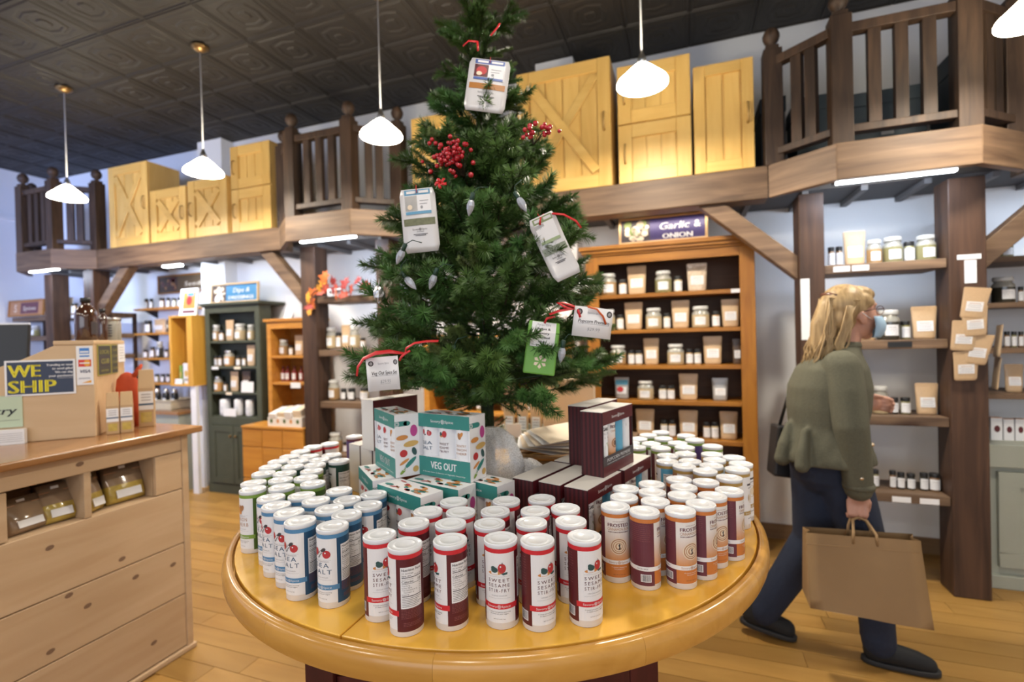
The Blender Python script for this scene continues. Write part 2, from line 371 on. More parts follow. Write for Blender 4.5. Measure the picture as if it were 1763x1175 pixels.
# ================================================================ the loft on timber posts
ZB0, ZB1, YB, YF = 2.215, 2.405, 3.20, 2.97
lofm = mat('dark_loft_underside', (.045, .040, .040), .6); joim = mat('grey_joist', (.16, .155, .16), .6)
loft = empty('loft_deck', (0, 3.49, 2.3), label='dark underside and joists of the storage loft along the wall', cat='loft')
MB().box(-6.6, 3.1, -.13, .285, -.03, .09).build('deck_panel', lofm, loft)
jm = MB().box(-.017, .017, -.13, .28, -.06, -.031).mesh('joist', joim)
x = -6.5
while x < 3.05: link('joist', jm, loft, (x, 0, 0)); x += .30
BAYS = {'far left': (-6.313, -5.76), 'middle': (-2.88, -2.28), 'right': (.764, 1.365)}
def beam(x0, x1, lab):
    o = MB().box(x0, x1, 0, .15, 0, ZB1 - ZB0).build('timber_beam', M['timberX'], None, (0, YB, ZB0), bevel=.006)
    # keep the origin at the beam itself so that grain differs
    return put(o, lab, 'beam')
beam(-5.475, -3.165, 'long brown beam under the golden cabinets at the left')
beam(-1.995, .479, 'long brown beam under the large cross-braced cabinet behind the tree')
beam(1.65, 3.1, 'short brown beam at the right edge beyond the right balcony')
def newel(mb, p, s, z0, z1, yaw):
    Mz = Matrix.Rotation(yaw, 3, 'Z'); mb.obox((p[0], p[1], (z0 + z1) / 2), (s, s, z1 - z0), Mz)
    mb.obox((p[0], p[1], z1 + .012), (s * .72, s * .72, .03), Mz)
for nm, (xl, xr) in BAYS.items():
    lab = {'far left': 'dark wooden balcony at the far left behind the first lamp', 'middle': 'dark wooden balcony left of the tree top', 'right': 'dark wooden balcony at the upper right above the shopper'}[nm]
    root = empty('balcony', ((xl + xr) / 2, YB, ZB0), label=lab, cat='balcony'); xc = (xl + xr) / 2
    pts = [(xl - .285 - xc, 0), (xl - xc, YF - YB), (xr - xc, YF - YB), (xr + .285 - xc, 0)]
    for k in range(3):
        a = Vector((*pts[k], 0)); b = Vector((*pts[k+1], 0)); d = (b - a).normalized(); n_ = Vector((d.y, -d.x, 0)); ang = math.atan2(d.y, d.x); Ln = (b - a).length
        hh = ZB1 - ZB0
        fo = MB().box(0, Ln, 0, .04, 0, hh).build('fascia_board', M['timberX'], root, tuple(a), (0, 0, ang), bevel=.004)
        # rails set back over the fascia
        for z0, z1, nme in ((.765, .815, 'top_rail'), (.245, .285, 'bottom_rail')):
            MB().box(.04, Ln - .04, .025, .085, z0, z1).build(nme, M['rail'], root, tuple(a), (0, 0, ang), bevel=.004)
        nb = 3 if k == 1 else 2
        bm_ = MB().box(-.028, .028, -.018, .018, 0, .50).mesh('baluster', M['rail'])
        for i in range(nb):
            t = .07 + (Ln - .14) * (i + 1) / (nb + 1)
            link('baluster', bm_, root, tuple(a + d * t + Vector((-d.y, d.x, 0)) * .055 + Vector((0, 0, .27))), (0, 0, ang))
    ins = [(pts[0][0] + .035, .04), (pts[1][0] + .035, pts[1][1] + .06), (pts[2][0] - .035, pts[2][1] + .06), (pts[3][0] - .035, .04)]
    for p in ins:
        mb = MB(); newel(mb, (0, 0), .098, .185, .86, 0); nw = mb.build('newel_post', M['rail'], root, (p[0], p[1], 0), bevel=.004)
        MB().lathe([(.018, .88), (.016, .90), (.036, .915), (.046, .94), (.046, .955), (.034, .985), (.01, 1.0)], 14).build('ball_finial', M['rail'], nw)
    MB().prism([(p[0], p[1] + .03, 0) for p in pts], (0, 0, .03)).build('underside_board', lofm, root, (0, 0, .055))
    for i in range(4):
        xx = pts[1][0] + .05 + i * (pts[2][0] - pts[1][0] - .1) / 3
        MB().bar((xx, pts[1][1] + .045, .040), (xx + .0, .0, .040), .034, .028, up=(0, 0, 1)).build('joist', joim, root)
    lx0, lx1 = {'far left': (xl + .12, xr), 'middle': (xl + .1, xr), 'right': (xl + .01, xr - .08)}[nm]
    ls = MB().box(0, lx1 - lx0, 0, .03, 0, .014).build('light_strip', M['led'], None, (lx0, YF + .042, ZB0 - .010))
    put(ls, 'bright white light strip under the %s balcony' % nm, 'light')
    area('strip_and_fill_glow', ((lx0 + lx1) / 2, YF + .06, ZB0 - .02), ((lx0 + lx1) / 2, 3.78, 1.5), lx1 - lx0, .04, 5, (.62, .77, 1.0))
ls = MB().box(0, .22, 0, .05, 0, .02).build('light_strip', M['led'], None, (-4.79, YB + .16, ZB0 - .012)); put(ls, 'short white light strip under the left beam', 'light')
area('strip_and_fill_glow', (-4.68, YB + .2, ZB0 - .03), (-4.5, 3.78, 1.6), .3, .05, 4, (.70, .83, 1.0))
area('strip_and_fill_glow', (-.35, YB + .2, ZB0 - .03), (-.35, 3.7, 1.6), 1.2, .05, 2, (1.0, .90, .76))  # added fill over the honey bookcase; no light strip hangs here
area('strip_and_fill_glow', (-3.75, YB + .2, ZB0 - .03), (-3.75, 3.78, 1.8), 1.0, .05, 2.2, (.95, .96, 1.0))
area('strip_and_fill_glow', (2.0, YB + .2, ZB0 - .03), (2.0, 3.7, 1.3), .5, .05, 3, (.66, .80, 1.0))  # area light alone under the right beam, without a strip mesh
def post(x, w_, lab):
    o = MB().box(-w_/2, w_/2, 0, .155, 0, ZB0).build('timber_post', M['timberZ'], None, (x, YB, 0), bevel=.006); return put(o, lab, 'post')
post(-6.265, .13, 'dark timber post behind the black monitor at the far left')
post(-5.62, .155, 'dark timber post right of the brown bottle at the far left')
post(-2.885, .145, 'dark timber post beside the autumn leaf garland')
post(-2.17, .125, 'dark timber post half hidden by the tree left side')
post(.693, .127, 'dark timber post just behind the shopper')
post(1.40, .16, 'thick dark timber post hung with kraft pouches')
def brace(a, b, lab):
    # cut flat against the beam above and plumb against the post
    d = Vector((b[0] - a[0], b[1] - a[1])).normalized(); n_ = Vector((-d.y, d.x)); P_ = []
    for s in (-.05, .05):
        p = Vector(a) + n_*s; P_.append((p + d*((ZB0 - .001 - p.y)/d.y), p + d*((b[0] - p.x)/d.x)))
    pts = [P_[0][0], P_[0][1], P_[1][1], P_[1][0]]
    o = MB().prism([(p.x - b[0], -.045, p.y) for p in pts], (0, .09, 0)).build('diagonal_brace', M['timberX'], None, (b[0], YB + .075, 0), bevel=.004); return put(o, lab, 'brace')
brace((.16, 2.225), (.628, 1.80), 'diagonal brace above the honey bookcase right corner')
brace((1.93, 2.225), (1.482, 1.80), 'diagonal brace at the right edge above the side shelves')
brace((-3.36, 2.225), (-2.959, 1.80), 'diagonal brace above the small amber bookcase')
brace((-5.12, 2.225), (-5.541, 1.80), 'diagonal brace right of the brown bottle')

# ---------------------------------------------------------------- golden pine cabinets on the loft
def door(root, x0, x1, z0, z1, style, hside, boards=3):
    d = .022; st = min(.085, (x1 - x0) * .2); y0 = -.022
    pd = empty('door', (x0, y0, z0)); pd.parent = root; W = x1 - x0; Hh = z1 - z0
    n = boards; pw = (W - 2*st) / n
    for i in range(n):
        MB().box(st + i*pw + .004, st + (i+1)*pw - .004, .014, .0215, st*.8, Hh - st*.8).build('panel_board', M['pineZ'], pd, bevel=.002, seg=1)
    for a, b in ((0, st), (W - st, W)): MB().box(a, b, 0, d, 0, Hh).build('stile', M['pineZ'], pd, bevel=.003, seg=1)
    for a, b in ((0, st), (Hh - st, Hh)): MB().box(st, W - st, 0.001, d, a, b).build('rail', M['pineX'], pd, bevel=.003, seg=1)
    if style == 'X':
        for (a, b) in (((st, st), (W - st, Hh - st)), ((W - st, st), (st, Hh - st))):
            dx, dz = b[0] - a[0], b[1] - a[1]; L_ = math.hypot(dx, dz); ex, ez = dx / L_, dz / L_; tb = st * .42
            # mitred brace kept inside the frame
            A_ = (a[0] + ex * tb * .7, .004, a[1] + ez * tb * .7); B_ = (b[0] - ex * tb * .7, .004, b[1] - ez * tb * .7)
            MB().bar((A_[0], .004 + .0015*(dx > 0), A_[2]), (B_[0], .004 + .0015*(dx > 0), B_[2]), st * .72, .010).build('cross_brace', M['pineX'], pd, bevel=.002, seg=1)
    hx = st * .5 if hside < 0 else W - st * .5
    zc = Hh * .5; mb = MB().tube([(hx, -.002, zc - .06), (hx, -.022, zc - .05), (hx, -.028, zc), (hx, -.022, zc + .05), (hx, -.002, zc + .06)], .006, 8)
    mb.build('handle', mat_handle, pd)
mat_handle = mat('brass_handle', (.50, .32, .11), .4, .4)
def cabinet(x0, x1, ztop, doors, lab, style='X', hside=1, depth=.30, boards=3):
    root = empty('storage_cabinet', ((x0 + x1) / 2, YB + .025, ZB1), label=lab, cat='cabinet', group='golden cabinets on the loft')
    W = x1 - x0; Hh = ztop - ZB1
    mb = MB(); mb.box(-W/2, W/2, 0, depth, 0, Hh); mb.build('carcass', M['pineZ'], root, bevel=.003, seg=1)
    for (a, b, s_) in doors: door(root, -W/2, W/2, a * Hh, b * Hh, s_, hside, boards)
cabinet(-5.28, -4.735, 3.185, [(0, 1, 'X')], 'tall golden cabinet with one large cross, leftmost of all')
cabinet(-4.705, -4.24, 2.888, [(0, 1, 'X')], 'low golden cabinet with small cross, second from the left')
cabinet(-4.215, -3.74, 2.915, [(0, 1, 'X')], 'low golden cabinet with small cross right below the second lamp', hside=-1)
cabinet(-3.69, -3.25, 3.145, [(0, .495, 'P'), (.505, 1, 'P')], 'two-door golden cabinet beside the middle balcony', hside=-1)
cabinet(-1.89, -1.44, 3.08, [(0, 1, 'P')], 'plain golden cabinet partly hidden behind the tree top left')
cabinet(-1.055, -.42, 3.24, [(0, 1, 'X')], 'largest golden cabinet with a big cross right of the tree', boards=4)
cabinet(-.376, .064, 3.15, [(0, .495, 'P'), (.505, 1, 'P')], 'two-door golden cabinet behind the fourth lamp', hside=-1)
cabinet(.08, .412, 3.056, [(0, 1, 'P')], 'narrow golden cabinet next to the right balcony', boards=2)
slate = mat('slate_box', (.045, .065, .085), .6, noise=.2)
for (x0, x1, z0, z1, lab) in ((.93, 1.30, ZB1, 2.80, 'slate grey storage box behind the right balcony rails'), (.47, .60, ZB1, 2.86, 'slate grey storage box beside the narrow golden cabinet'), (.66, .84, ZB1, 2.83, 'slate grey box behind the left rails of the right balcony'), (1.42, 1.62, ZB1, 2.95, 'tall slate box behind the right corner post')):
    r = empty('storage_box', ((x0 + x1)/2, 3.36, z0), label=lab, cat='box', group='slate boxes on the loft')
    MB().box(-(x1-x0)/2, (x1-x0)/2, 0, .28, 0, (z1-z0)*.8).build('box_body', slate, r, bevel=.004)
    MB().box(-(x1-x0)/2 - .006, (x1-x0)/2 + .006, -.006, .286, (z1-z0)*.8, z1-z0).build('box_lid', slate, r, bevel=.004)
    MB().box(-.03, .03, -.003, 0, (z1-z0)*.35, (z1-z0)*.5).build('box_label', M['grey'], r)
pk = empty('flat_carton', (-.66, 3.36, 3.24), label='flat pale carton lying on top of the largest golden cabinet', cat='carton')
MB().box(-.17, .17, 0, .14, 0, .028).build('carton_body', M['card'], pk, bevel=.003); MB().box(-.17, .17, .068, .072, .028, .0295).build('carton_tape', M['cream'], pk)

# ---------------------------------------------------------------- pendant lamps
cordm = mat('lamp_cord', (.55, .55, .56), .5); brass = mat('aged_brass', (.30, .19, .08), .35, .9)
for i, (lx, lz) in enumerate(((-4.57, 2.62), (-3.10, 2.62), (-1.665, 2.64), (-.17, 2.655), (1.31, 2.625))):
    lab = ['glowing conical pendant lamp at the far left', 'glowing pendant lamp in front of the left golden cabinets', 'glowing pendant lamp in front of the middle balcony', 'glowing pendant lamp right of the tree top', 'glowing pendant lamp cut off at the upper right corner'][i]
    r = empty('pendant_lamp', (lx, 2.48, lz), label=lab, cat='lamp', group='pendant lamps in a row')
    MB().lathe([(k_*.84, z_*.86) for k_, z_ in ((.022, .118), (.036, .113), (.062, .092), (.105, .052), (.136, .025), (.145, .010), (.145, 0), (.139, 0), (.135, .011), (.101, .045), (.058, .084), (.033, .104), (.02, .107))], 40, cap0=False, cap1=False).build('lamp_shade', M['shade'], r)
    MB().lathe([(.020, .094), (.022, .125), (.016, .137), (.008, .162)], 16).build('socket', M['steel'], r)
    MB().tube([(0, 0, .16), (0, 0, CEIL - lz - .02)], .0042, 8).build('cord', cordm, r)
    MB().lathe([(.055, CEIL - lz), (.055, CEIL - lz - .012), (.03, CEIL - lz - .03), (.008, CEIL - lz - .04)], 20).build('ceiling_rose', brass, r)
    MB().ball((0, 0, .05), .03, 8).build('bulb', M['shade'], r)
    disk('pendant_light', (lx, 2.48, lz + .004), 25 if i < 4 else 16, WARM, .21)

# ================================================================ shelving and bookcases
def tagcard(root, x, y, z, w_=.07, h_=.028, m='paper'):
    MB().box(x - w_/2, x + w_/2, y - .002, y, z - h_/2, z + h_/2).build('price_tag', M[m], root)
# honey oak bookcase
bk = empty('bookcase', (-.111, 3.42, 0), label='tall honey oak bookcase of jars under the Garlic and Onion sign', cat='bookcase')
hw = .537
for s in (-1, 1):
    MB().box(s*hw - (.022 if s > 0 else 0), s*hw + (.022 if s < 0 else 0), .012, .355, 0, 1.985).build('side_panel', M['oakZ'], bk, bevel=.002, seg=1)
    MB().box(*sorted((s*hw, s*(hw - .088))), 0, .014, 0, 1.985).build('front_stile', M['oakZ'], bk, bevel=.003)
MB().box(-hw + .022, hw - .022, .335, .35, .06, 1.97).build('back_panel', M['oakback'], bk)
for z in (1.713, 1.468, 1.222, .980, .723, .44, .16):
    MB().box(-hw + .0225, hw - .0225, .016, .334, z - .026, z).build('shelf', M['oakX'], bk, bevel=.002, seg=1)
MB().box(-hw + .088, hw - .088, 0, .014, 1.925, 1.985).build('top_rail', M['oakX'], bk, bevel=.002)
MB().box(-hw + .088, hw - .088, 0, .014, .0, .13).build('base_rail', M['oakX'], bk, bevel=.002)
mb = MB()
for k, (pr, z0, z1) in enumerate(((.012, 1.985, 2.0), (.026, 2.0, 2.022), (.04, 2.022, 2.05))): mb.box(-hw - pr, hw + pr, -pr, .355, z0, z1)
mb.build('cornice', M['oakX'], bk, bevel=.003)
tagcard(bk, .44, .016, 1.70, .085, .024)
# green painted bookcase
gb = empty('bookcase', (-4.065, 3.49, 0), label='dark green painted bookcase with cupboard doors below', cat='bookcase')
hw = .345; D_ = .14
for s in (-1, 1):
    MB().box(*sorted((s*hw, s*(hw - .02))), .01, D_, 0, 1.80).build('side_panel', M['green'], gb, bevel=.002, seg=1)
    MB().box(*sorted((s*hw, s*(hw - .055))), 0, .012, 0, 1.80).build('front_stile', M['green'], gb, bevel=.002, seg=1)
MB().box(-hw + .02, hw - .02, D_ - .012, D_ - .002, .05, 1.79).build('back_panel', M['greenin'], gb)
for z in (1.47, 1.223, .976, .742): MB().box(-hw + .021, hw - .021, .012, D_ - .013, z - .022, z).build('shelf', M['green'], gb, bevel=.002, seg=1)
MB().box(-hw + .055, hw - .055, 0, .012, 1.74, 1.80).build('top_rail', M['green'], gb)
mb = MB(); mb.box(-hw - .02, hw + .02, -.02, D_ + .14, 1.80, 1.812); mb.box(-hw - .035, hw + .035, -.035, D_ + .145, 1.812, 1.835); mb.build('cornice', M['green'], gb, bevel=.002)
MB().box(-hw + .055, hw - .055, 0, .012, .66, .735).build('mid_rail', M['green'], gb); MB().box(-hw, hw, -.006, .012, 0, .09).build('plinth', M['green'], gb)
for s in (-1, 1):
    a, b = sorted((s*.003, s*(hw - .057))); dm = MB().box(a, b, -.008, .008, .10, .655).build('cupboard_door', M['green'], gb, bevel=.002)
    cx_ = (a + b)/2; mb = MB()
    for (p, q, r1, r2) in ((a, b, .10, .155), (a, b, .60, .655), (a, a + .05, .155, .60), (b - .05, b, .155, .60)): mb.box(p, q, -.016, -.008, r1, r2)
    mb.build('door_frame', M['green'], dm, bevel=.002)
    MB().ball((s*.032, -.024, .56), .012, 8).build('knob', brass, dm)
tagcard(gb, -.24, .011, 1.208, .085); tagcard(gb, .045, .011, 1.208, .08, .026, 'cream'); tagcard(gb, -.07, .011, .962, .075, .026, 'cream')
# small amber bookcase behind the post
ab = empty('bookcase', (-3.36, 3.45, 0), label='small amber bookcase half hidden behind the timber post', cat='bookcase')
hw = .235
for s in (-1, 1): MB().box(*sorted((s*hw, s*(hw - .045))), 0, .25, 0, 1.63).build('side_panel', M['amberX'], ab, bevel=.002, seg=1)
MB().box(-hw + .045, hw - .045, .235, .245, 0, 1.62).build('back_panel', M['oakX'], ab)
for z in (1.32, 1.08, .60, .1): MB().box(-hw + .046, hw - .046, .004, .234, z - .022, z).build('shelf', M['amberX'], ab, bevel=.002, seg=1)
mb = MB(); mb.box(-hw - .02, hw + .02, -.02, .26, 1.63, 1.655); mb.build('cornice', M['amberX'], ab, bevel=.002); MB().box(-hw + .045, hw - .045, 0, .012, 1.565, 1.63).build('top_rail', M['amberX'], ab)
tagcard(ab, .08, .003, 1.055, .11, .05)
# amber bookcase behind the tree
tbk = empty('bookcase', (-1.30, 3.20, 0), label='amber bookcase of pouches standing behind the tree', cat='bookcase')
for s in (-1, 1): MB().box(*sorted((s*.54, s*.495)), 0, .33, 0, 1.44).build('side_panel', M['amberX'], tbk, bevel=.002, seg=1)
MB().box(-.495, .495, .315, .325, 0, 1.43).build('back_panel', M['oakX'], tbk)
for z in (1.16, .90, .62, .3): MB().box(-.494, .494, .004, .314, z - .022, z).build('shelf', M['amberX'], tbk, bevel=.002, seg=1)
MB().box(-.56, .56, -.02, .34, 1.44, 1.465).build('cornice', M['amberX'], tbk, bevel=.002)
# low amber cabinet of planks
lc = empty('low_cabinet', (-3.30, 3.19, 0), label='low amber plank cabinet left of the timber post beyond the cans', cat='cabinet')
MB().box(-.33, .33, .012, .24, 0, .71).build('carcass', M['amberX'], lc, bevel=.003)
for (z0, z1) in ((0.02, .28), (.285, .55), (.555, .71)):
    for (x0, x1) in ((-.33, -.11), (-.107, .108), (.111, .33)): MB().box(x0 + .001, x1 - .001, 0, .0115, z0, z1 - .004).build('front_plank', M['amberX'], lc, bevel=.002, seg=1)
MB().box(-.335, .335, -.006, .245, .71, .73).build('top_board', M['amberX'], lc, bevel=.003)
# shelves between the posts of the middle and right bays
SHZ = (1.80, 1.37, .95, .526)
def bayshelf(x0, x1, lab, zs, yb=3.50, tags=()):
    r = empty('bay_shelves', ((x0 + x1)/2, YB, 0), label=lab, cat='shelves'); W = (x1 - x0)
    for z in zs: MB().box(-W/2, W/2, .015, yb - YB, z - .05, z).build('shelf_board', M['timberX'], r, bevel=.003)
    for (x, z, w_, m_) in tags: tagcard(r, x - (x0 + x1)/2, .0145, z, w_, .03, m_)
    return r
bayshelf(.758, 1.318, 'four dark timber shelves behind the shopper', SHZ, tags=((.84, 1.775, .08, 'paper'), (.93, 1.775, .08, 'paper'), (1.105, 1.345, .11, 'black'), (1.10, .495, .085, 'paper'), (1.225, .495, .085, 'paper')))
bayshelf(-2.81, -2.235, 'dark timber shelves between posts left of the tree', SHZ)
r = empty('bay_shelves', (-6.5, 3.36, 0), label='dark timber shelves at the far left behind the brown bottle', cat='shelves')
for z in (1.80, 1.58, 1.36): MB().box(-.75, .85, 0, .28, z - .05, z).build('shelf_board', M['timberX'], r, bevel=.003)
for x in (-.75, .82): MB().box(x, x + .03, .28, .31, 0, 1.80).build('upright', M['timberZ'], r)
tagcard(r, .35, -.0005, 1.775, .08, .03); tagcard(r, .62, -.0005, 1.775, .08, .03)
for (x, z0, z1, w_) in ((.655, 1.38, 1.73, .045), (1.41, 1.66, 1.78, .05)):
    o = MB().box(-w_/2, w_/2, 0, .002, 0, z1 - z0).build('shelf_strip_label', M['paper'], None, (x, YB - .003, z0)); put(o, 'tall pale paper strip taped to the post behind the shopper' if x < 1 else 'short pale paper strip above the hanging pouches', 'label')
o = MB().box(-.05, .05, 0, .002, 0, .025).build('shelf_strip_label', M['paper'], None, (1.405, YB - .003, 1.785)); put(o, 'white paper label across the pouch post top', 'label')
# side shelves and sage cabinet at the right edge
sh = empty('side_shelves', (1.9, 3.40, 0), label='brown side shelves above the sage cabinet at right edge', cat='shelves')
for z in (1.81, 1.56, 1.31, 1.06): MB().box(-.34, .40, 0, .36, z - .028, z).build('shelf_board', M['timberX'], sh, bevel=.002)
for s in (-.34, .40): MB().box(s - .02, s, .02, .36, .80, 2.1).build('upright', M['timberZ'], sh)
sc_ = empty('sage_cabinet', (1.95, 3.37, 0), label='sage green painted base cabinet at the right edge', cat='cabinet')
MB().box(-.40, .45, .02, .40, .06, .73).build('carcass', M['sage'], sc_, bevel=.003); MB().box(-.415, .465, -.012, .40, .665, .79).build('worktop', M['sage'], sc_, bevel=.004)
MB().box(-.40, .45, -.005, .40, 0, .075).build('plinth', M['sage'], sc_, bevel=.006)
dd = MB().box(-.36, .03, .004, .02, .12, .64).build('cabinet_door', M['sage'], sc_, bevel=.002)
mb = MB()
for (p, q, r1, r2) in ((-.36, .03, .12, .2), (-.36, .03, .56, .64), (-.36, -.27, .2, .56), (-.06, .03, .2, .56)): mb.box(p, q, -.006, .004, r1, r2)
mb.build('door_frame', M['sage'], dd, bevel=.002)

# ================================================================ things on the shelves
GL = {'cream': (.50, .39, .23), 'tan': (.38, .23, .10), 'brown': (.20, .11, .05), 'oliv': (.24, .22, .10), 'ambr': (.58, .30, .10), 'blackish': (.035, .032, .022), 'redd': (.28, .035, .03)}
for k, c in GL.items(): M['g_' + k] = mat('jar_of_%s_spice' % k, c, .12, spec=.6, noise=.3, nscale=40, coat=.5)
M['clear'] = mat('clear_jar_glass', (.34, .33, .29), .06, spec=.6, coat=.6)
M['kraftdk'] = mat('dark_pouch', (.10, .06, .035), .35, noise=.2)
M['greyp'] = mat('grey_pouch', (.42, .41, .40), .3, .2, noise=.15)
M['foilp'] = mat('clear_pouch', (.66, .52, .38), .14, noise=.35, nscale=9, coat=.5, bump=.4)
M['jarlid'] = mat('pale_jar_lid', (.60, .60, .58), .25)
PROTO = {}
def label_print(mb, w_, z0, z1, y, m0=2, m1=3, cyl=None, m2=None):
    f = Flat(); f.rect(-w_/2, z0, w_/2, z1, m0, 0, w_/6); h = z1 - z0
    for i, (a, b) in enumerate(((.72, .55), (.55, .8), (.40, .7), (.22, .5))): f.rect(-w_/2*b, z0 + h*a, w_/2*b, z0 + h*a + h*.045*(2 if i == 0 else 1), m1, 1, w_/4)
    if m2 is not None: f.rect(-w_/2, z0 + h*.12, w_/2, z0 + h*.18, m2, 1, w_/6)
    if cyl: f.emit(mb, lambda u, v, l: ((cyl + .002*l + .002)*math.sin(u/cyl), -(cyl + .002*l + .002)*math.cos(u/cyl), v))
    else: f.emit(mb, lambda u, v, l: (u, y - .004*(l + 1), v))
def proto(kind, tint):
    key = (kind, tint)
    if key in PROTO: return PROTO[key]
    r = []
    if kind in 'JLA':      # wide glass jar, unit width and height
        g = M['g_' + tint]
        r.append(('jar_body', MB().lathe([(.40, 0), (.47, .02), (.49, .06), (.49, .60)], 20, cap1=False).lathe([(.49, .60), (.48, .68), (.38, .78), (.36, .84)], 20, mat=1, cap0=False).mesh('jar_body', [g, M['clear']])))
        lidm = M['jarlid'] if kind == 'J' else (M['steel'] if kind == 'A' else M['jarlid'])
        r.append(('jar_lid', MB().lathe([(.41, .83), (.43, .85), (.43, .96), (.40, 1.0)], 20).mesh('jar_lid', lidm)))
        mb = MB(); label_print(mb, .62, .14, .50, 0, 0, 1, cyl=.495); r.append(('jar_label', mb.mesh('jar_label', [M['paper'], M['grey']])))
    elif kind in 'sb':     # small jar
        r.append(('jar_body', MB().lathe([(.42, 0), (.48, .03), (.48, .70), (.40, .80)], 16).mesh('jar_body', M['g_' + tint])))
        r.append(('jar_lid', MB().lathe([(.45, .78), (.46, .80), (.46, .97), (.42, 1.0)], 16).mesh('jar_lid', M['black'])))
        mb = MB(); label_print(mb, 1.15, .10, .68, 0, 0, 1, cyl=.485); r.append(('jar_label', mb.mesh('jar_label', [M['paper'], M['grey']])))
    elif kind in 'KCDGP':  # stand-up pouch: lens section at the base, flat sealed top
        bodym = {'K': M['gloss_kraft'], 'C': M['foilp'], 'D': M['kraftdk'], 'G': M['greyp'], 'P': M['greyp']}[kind]
        vs = []; rows = [(0, .24, .74), (.03, .31, .84), (.10, .33, .88), (.35, .27, .90), (.7, .13, .95), (.88, .03, .99), (.965, .012, 1.0), (.985, .012, .97), (1.0, .010, .88)]; n = 16
        for z, d, w_ in rows:
            for i in range(n):
                a = 2*math.pi*i/n; c, s = math.cos(a), math.sin(a)
                vs.append((w_/2 * (abs(c)**.75) * (1 if c >= 0 else -1), d/2 * (abs(s)**1.0) * (1 if s >= 0 else -1), z))
        mb = MB(); mb.add(vs, [(k*n + i, k*n + (i+1) % n, (k+1)*n + (i+1) % n, (k+1)*n + i) for k in range(len(rows)-1) for i in range(n)] + [tuple(range(n))[::-1], tuple((len(rows)-1)*n + i for i in range(n))], 0, True)
        r.append(('pouch_body', mb.mesh('pouch_body', bodym)))
        mb = MB(); f = Flat()
        f.rect(-.31, .24, .31, .55, 0, 0)
        for i, (a, b) in enumerate(((.48, .2), (.42, .26), (.36, .22), (.29, .26))): f.rect(-b, a, b, a + .014, 1 if i else 2, 1)
        f.emit(mb, lambda u, v, l: (u, -(.17 - .20*max(0, v - .25)) + .03*abs(u) - .004*(l + 1), v)); r.append(('pouch_label', mb.mesh('pouch_label', [M['paper'], M['grey'], M['swirl']])))
        r.append(('pouch_seal', MB().box(-.47, .47, -.018, .018, .90, .93).mesh('pouch_seal', bodym)))
        if kind == 'P':
            mb = MB(); f = Flat(); f.rect(-.42, .66, .42, .88, 0, 0); f.ell(-.1, .45, .22, .12, 1, 1); f.emit(mb, lambda u, v, l: (u, -(.19 - .20*max(0, v - .25)) + .03*abs(u) - .004*(l + 1), v)); r.append(('pouch_print', mb.mesh('pouch_print', [M['sky'], M['appler']])))
    elif kind == 'W':
        r.append(('pack_body', MB().box(-.48, .48, -.3, .3, 0, 1).mesh('pack_body', M['paper'])))
        mb = MB(); f = Flat(); f.ell(.05, .5, .26, .15, 1, 0); f.emit(mb, lambda u, v, l: (u, -.306, v)); r.append(('pack_print', mb.mesh('pack_print', [M['carrot'], M['maroon'], M['dark']])))
        r.append(('pack_flap', MB().box(-.48, .48, -.31, .31, .98, 1.0).mesh('pack_flap', M['carrot'])))
    elif kind == 'R':      # white wrapped roll standing on end
        r.append(('wrapper', MB().lathe([(.3, 0), (.47, .05), (.48, .3), (.45, .5), (.48, .7), (.46, .95), (.28, 1.0)], 14).mesh('wrapper', M['paper'])))
        mb = MB(); label_print(mb, .7, .2, .6, 0, 0, 1, cyl=.49); r.append(('wrapper_label', mb.mesh('wrapper_label', [M['white'], M['grey']])))
    elif kind == 'B':      # red sauce bottle
        r.append(('bottle_body', MB().lathe([(.42, 0), (.46, .04), (.46, .6), (.2, .78), (.17, .9)], 14).mesh('bottle_body', M['g_redd'])))
        r.append(('bottle_cap', MB().lathe([(.22, .86), (.23, 1.0)], 12).mesh('bottle_cap', M['maroon'])))
        mb = MB(); label_print(mb, .9, .14, .55, 0, 0, 1, cyl=.47); r.append(('bottle_label', mb.mesh('bottle_label', [M['paper'], M['maroon']])))
    PROTO[key] = r; return r
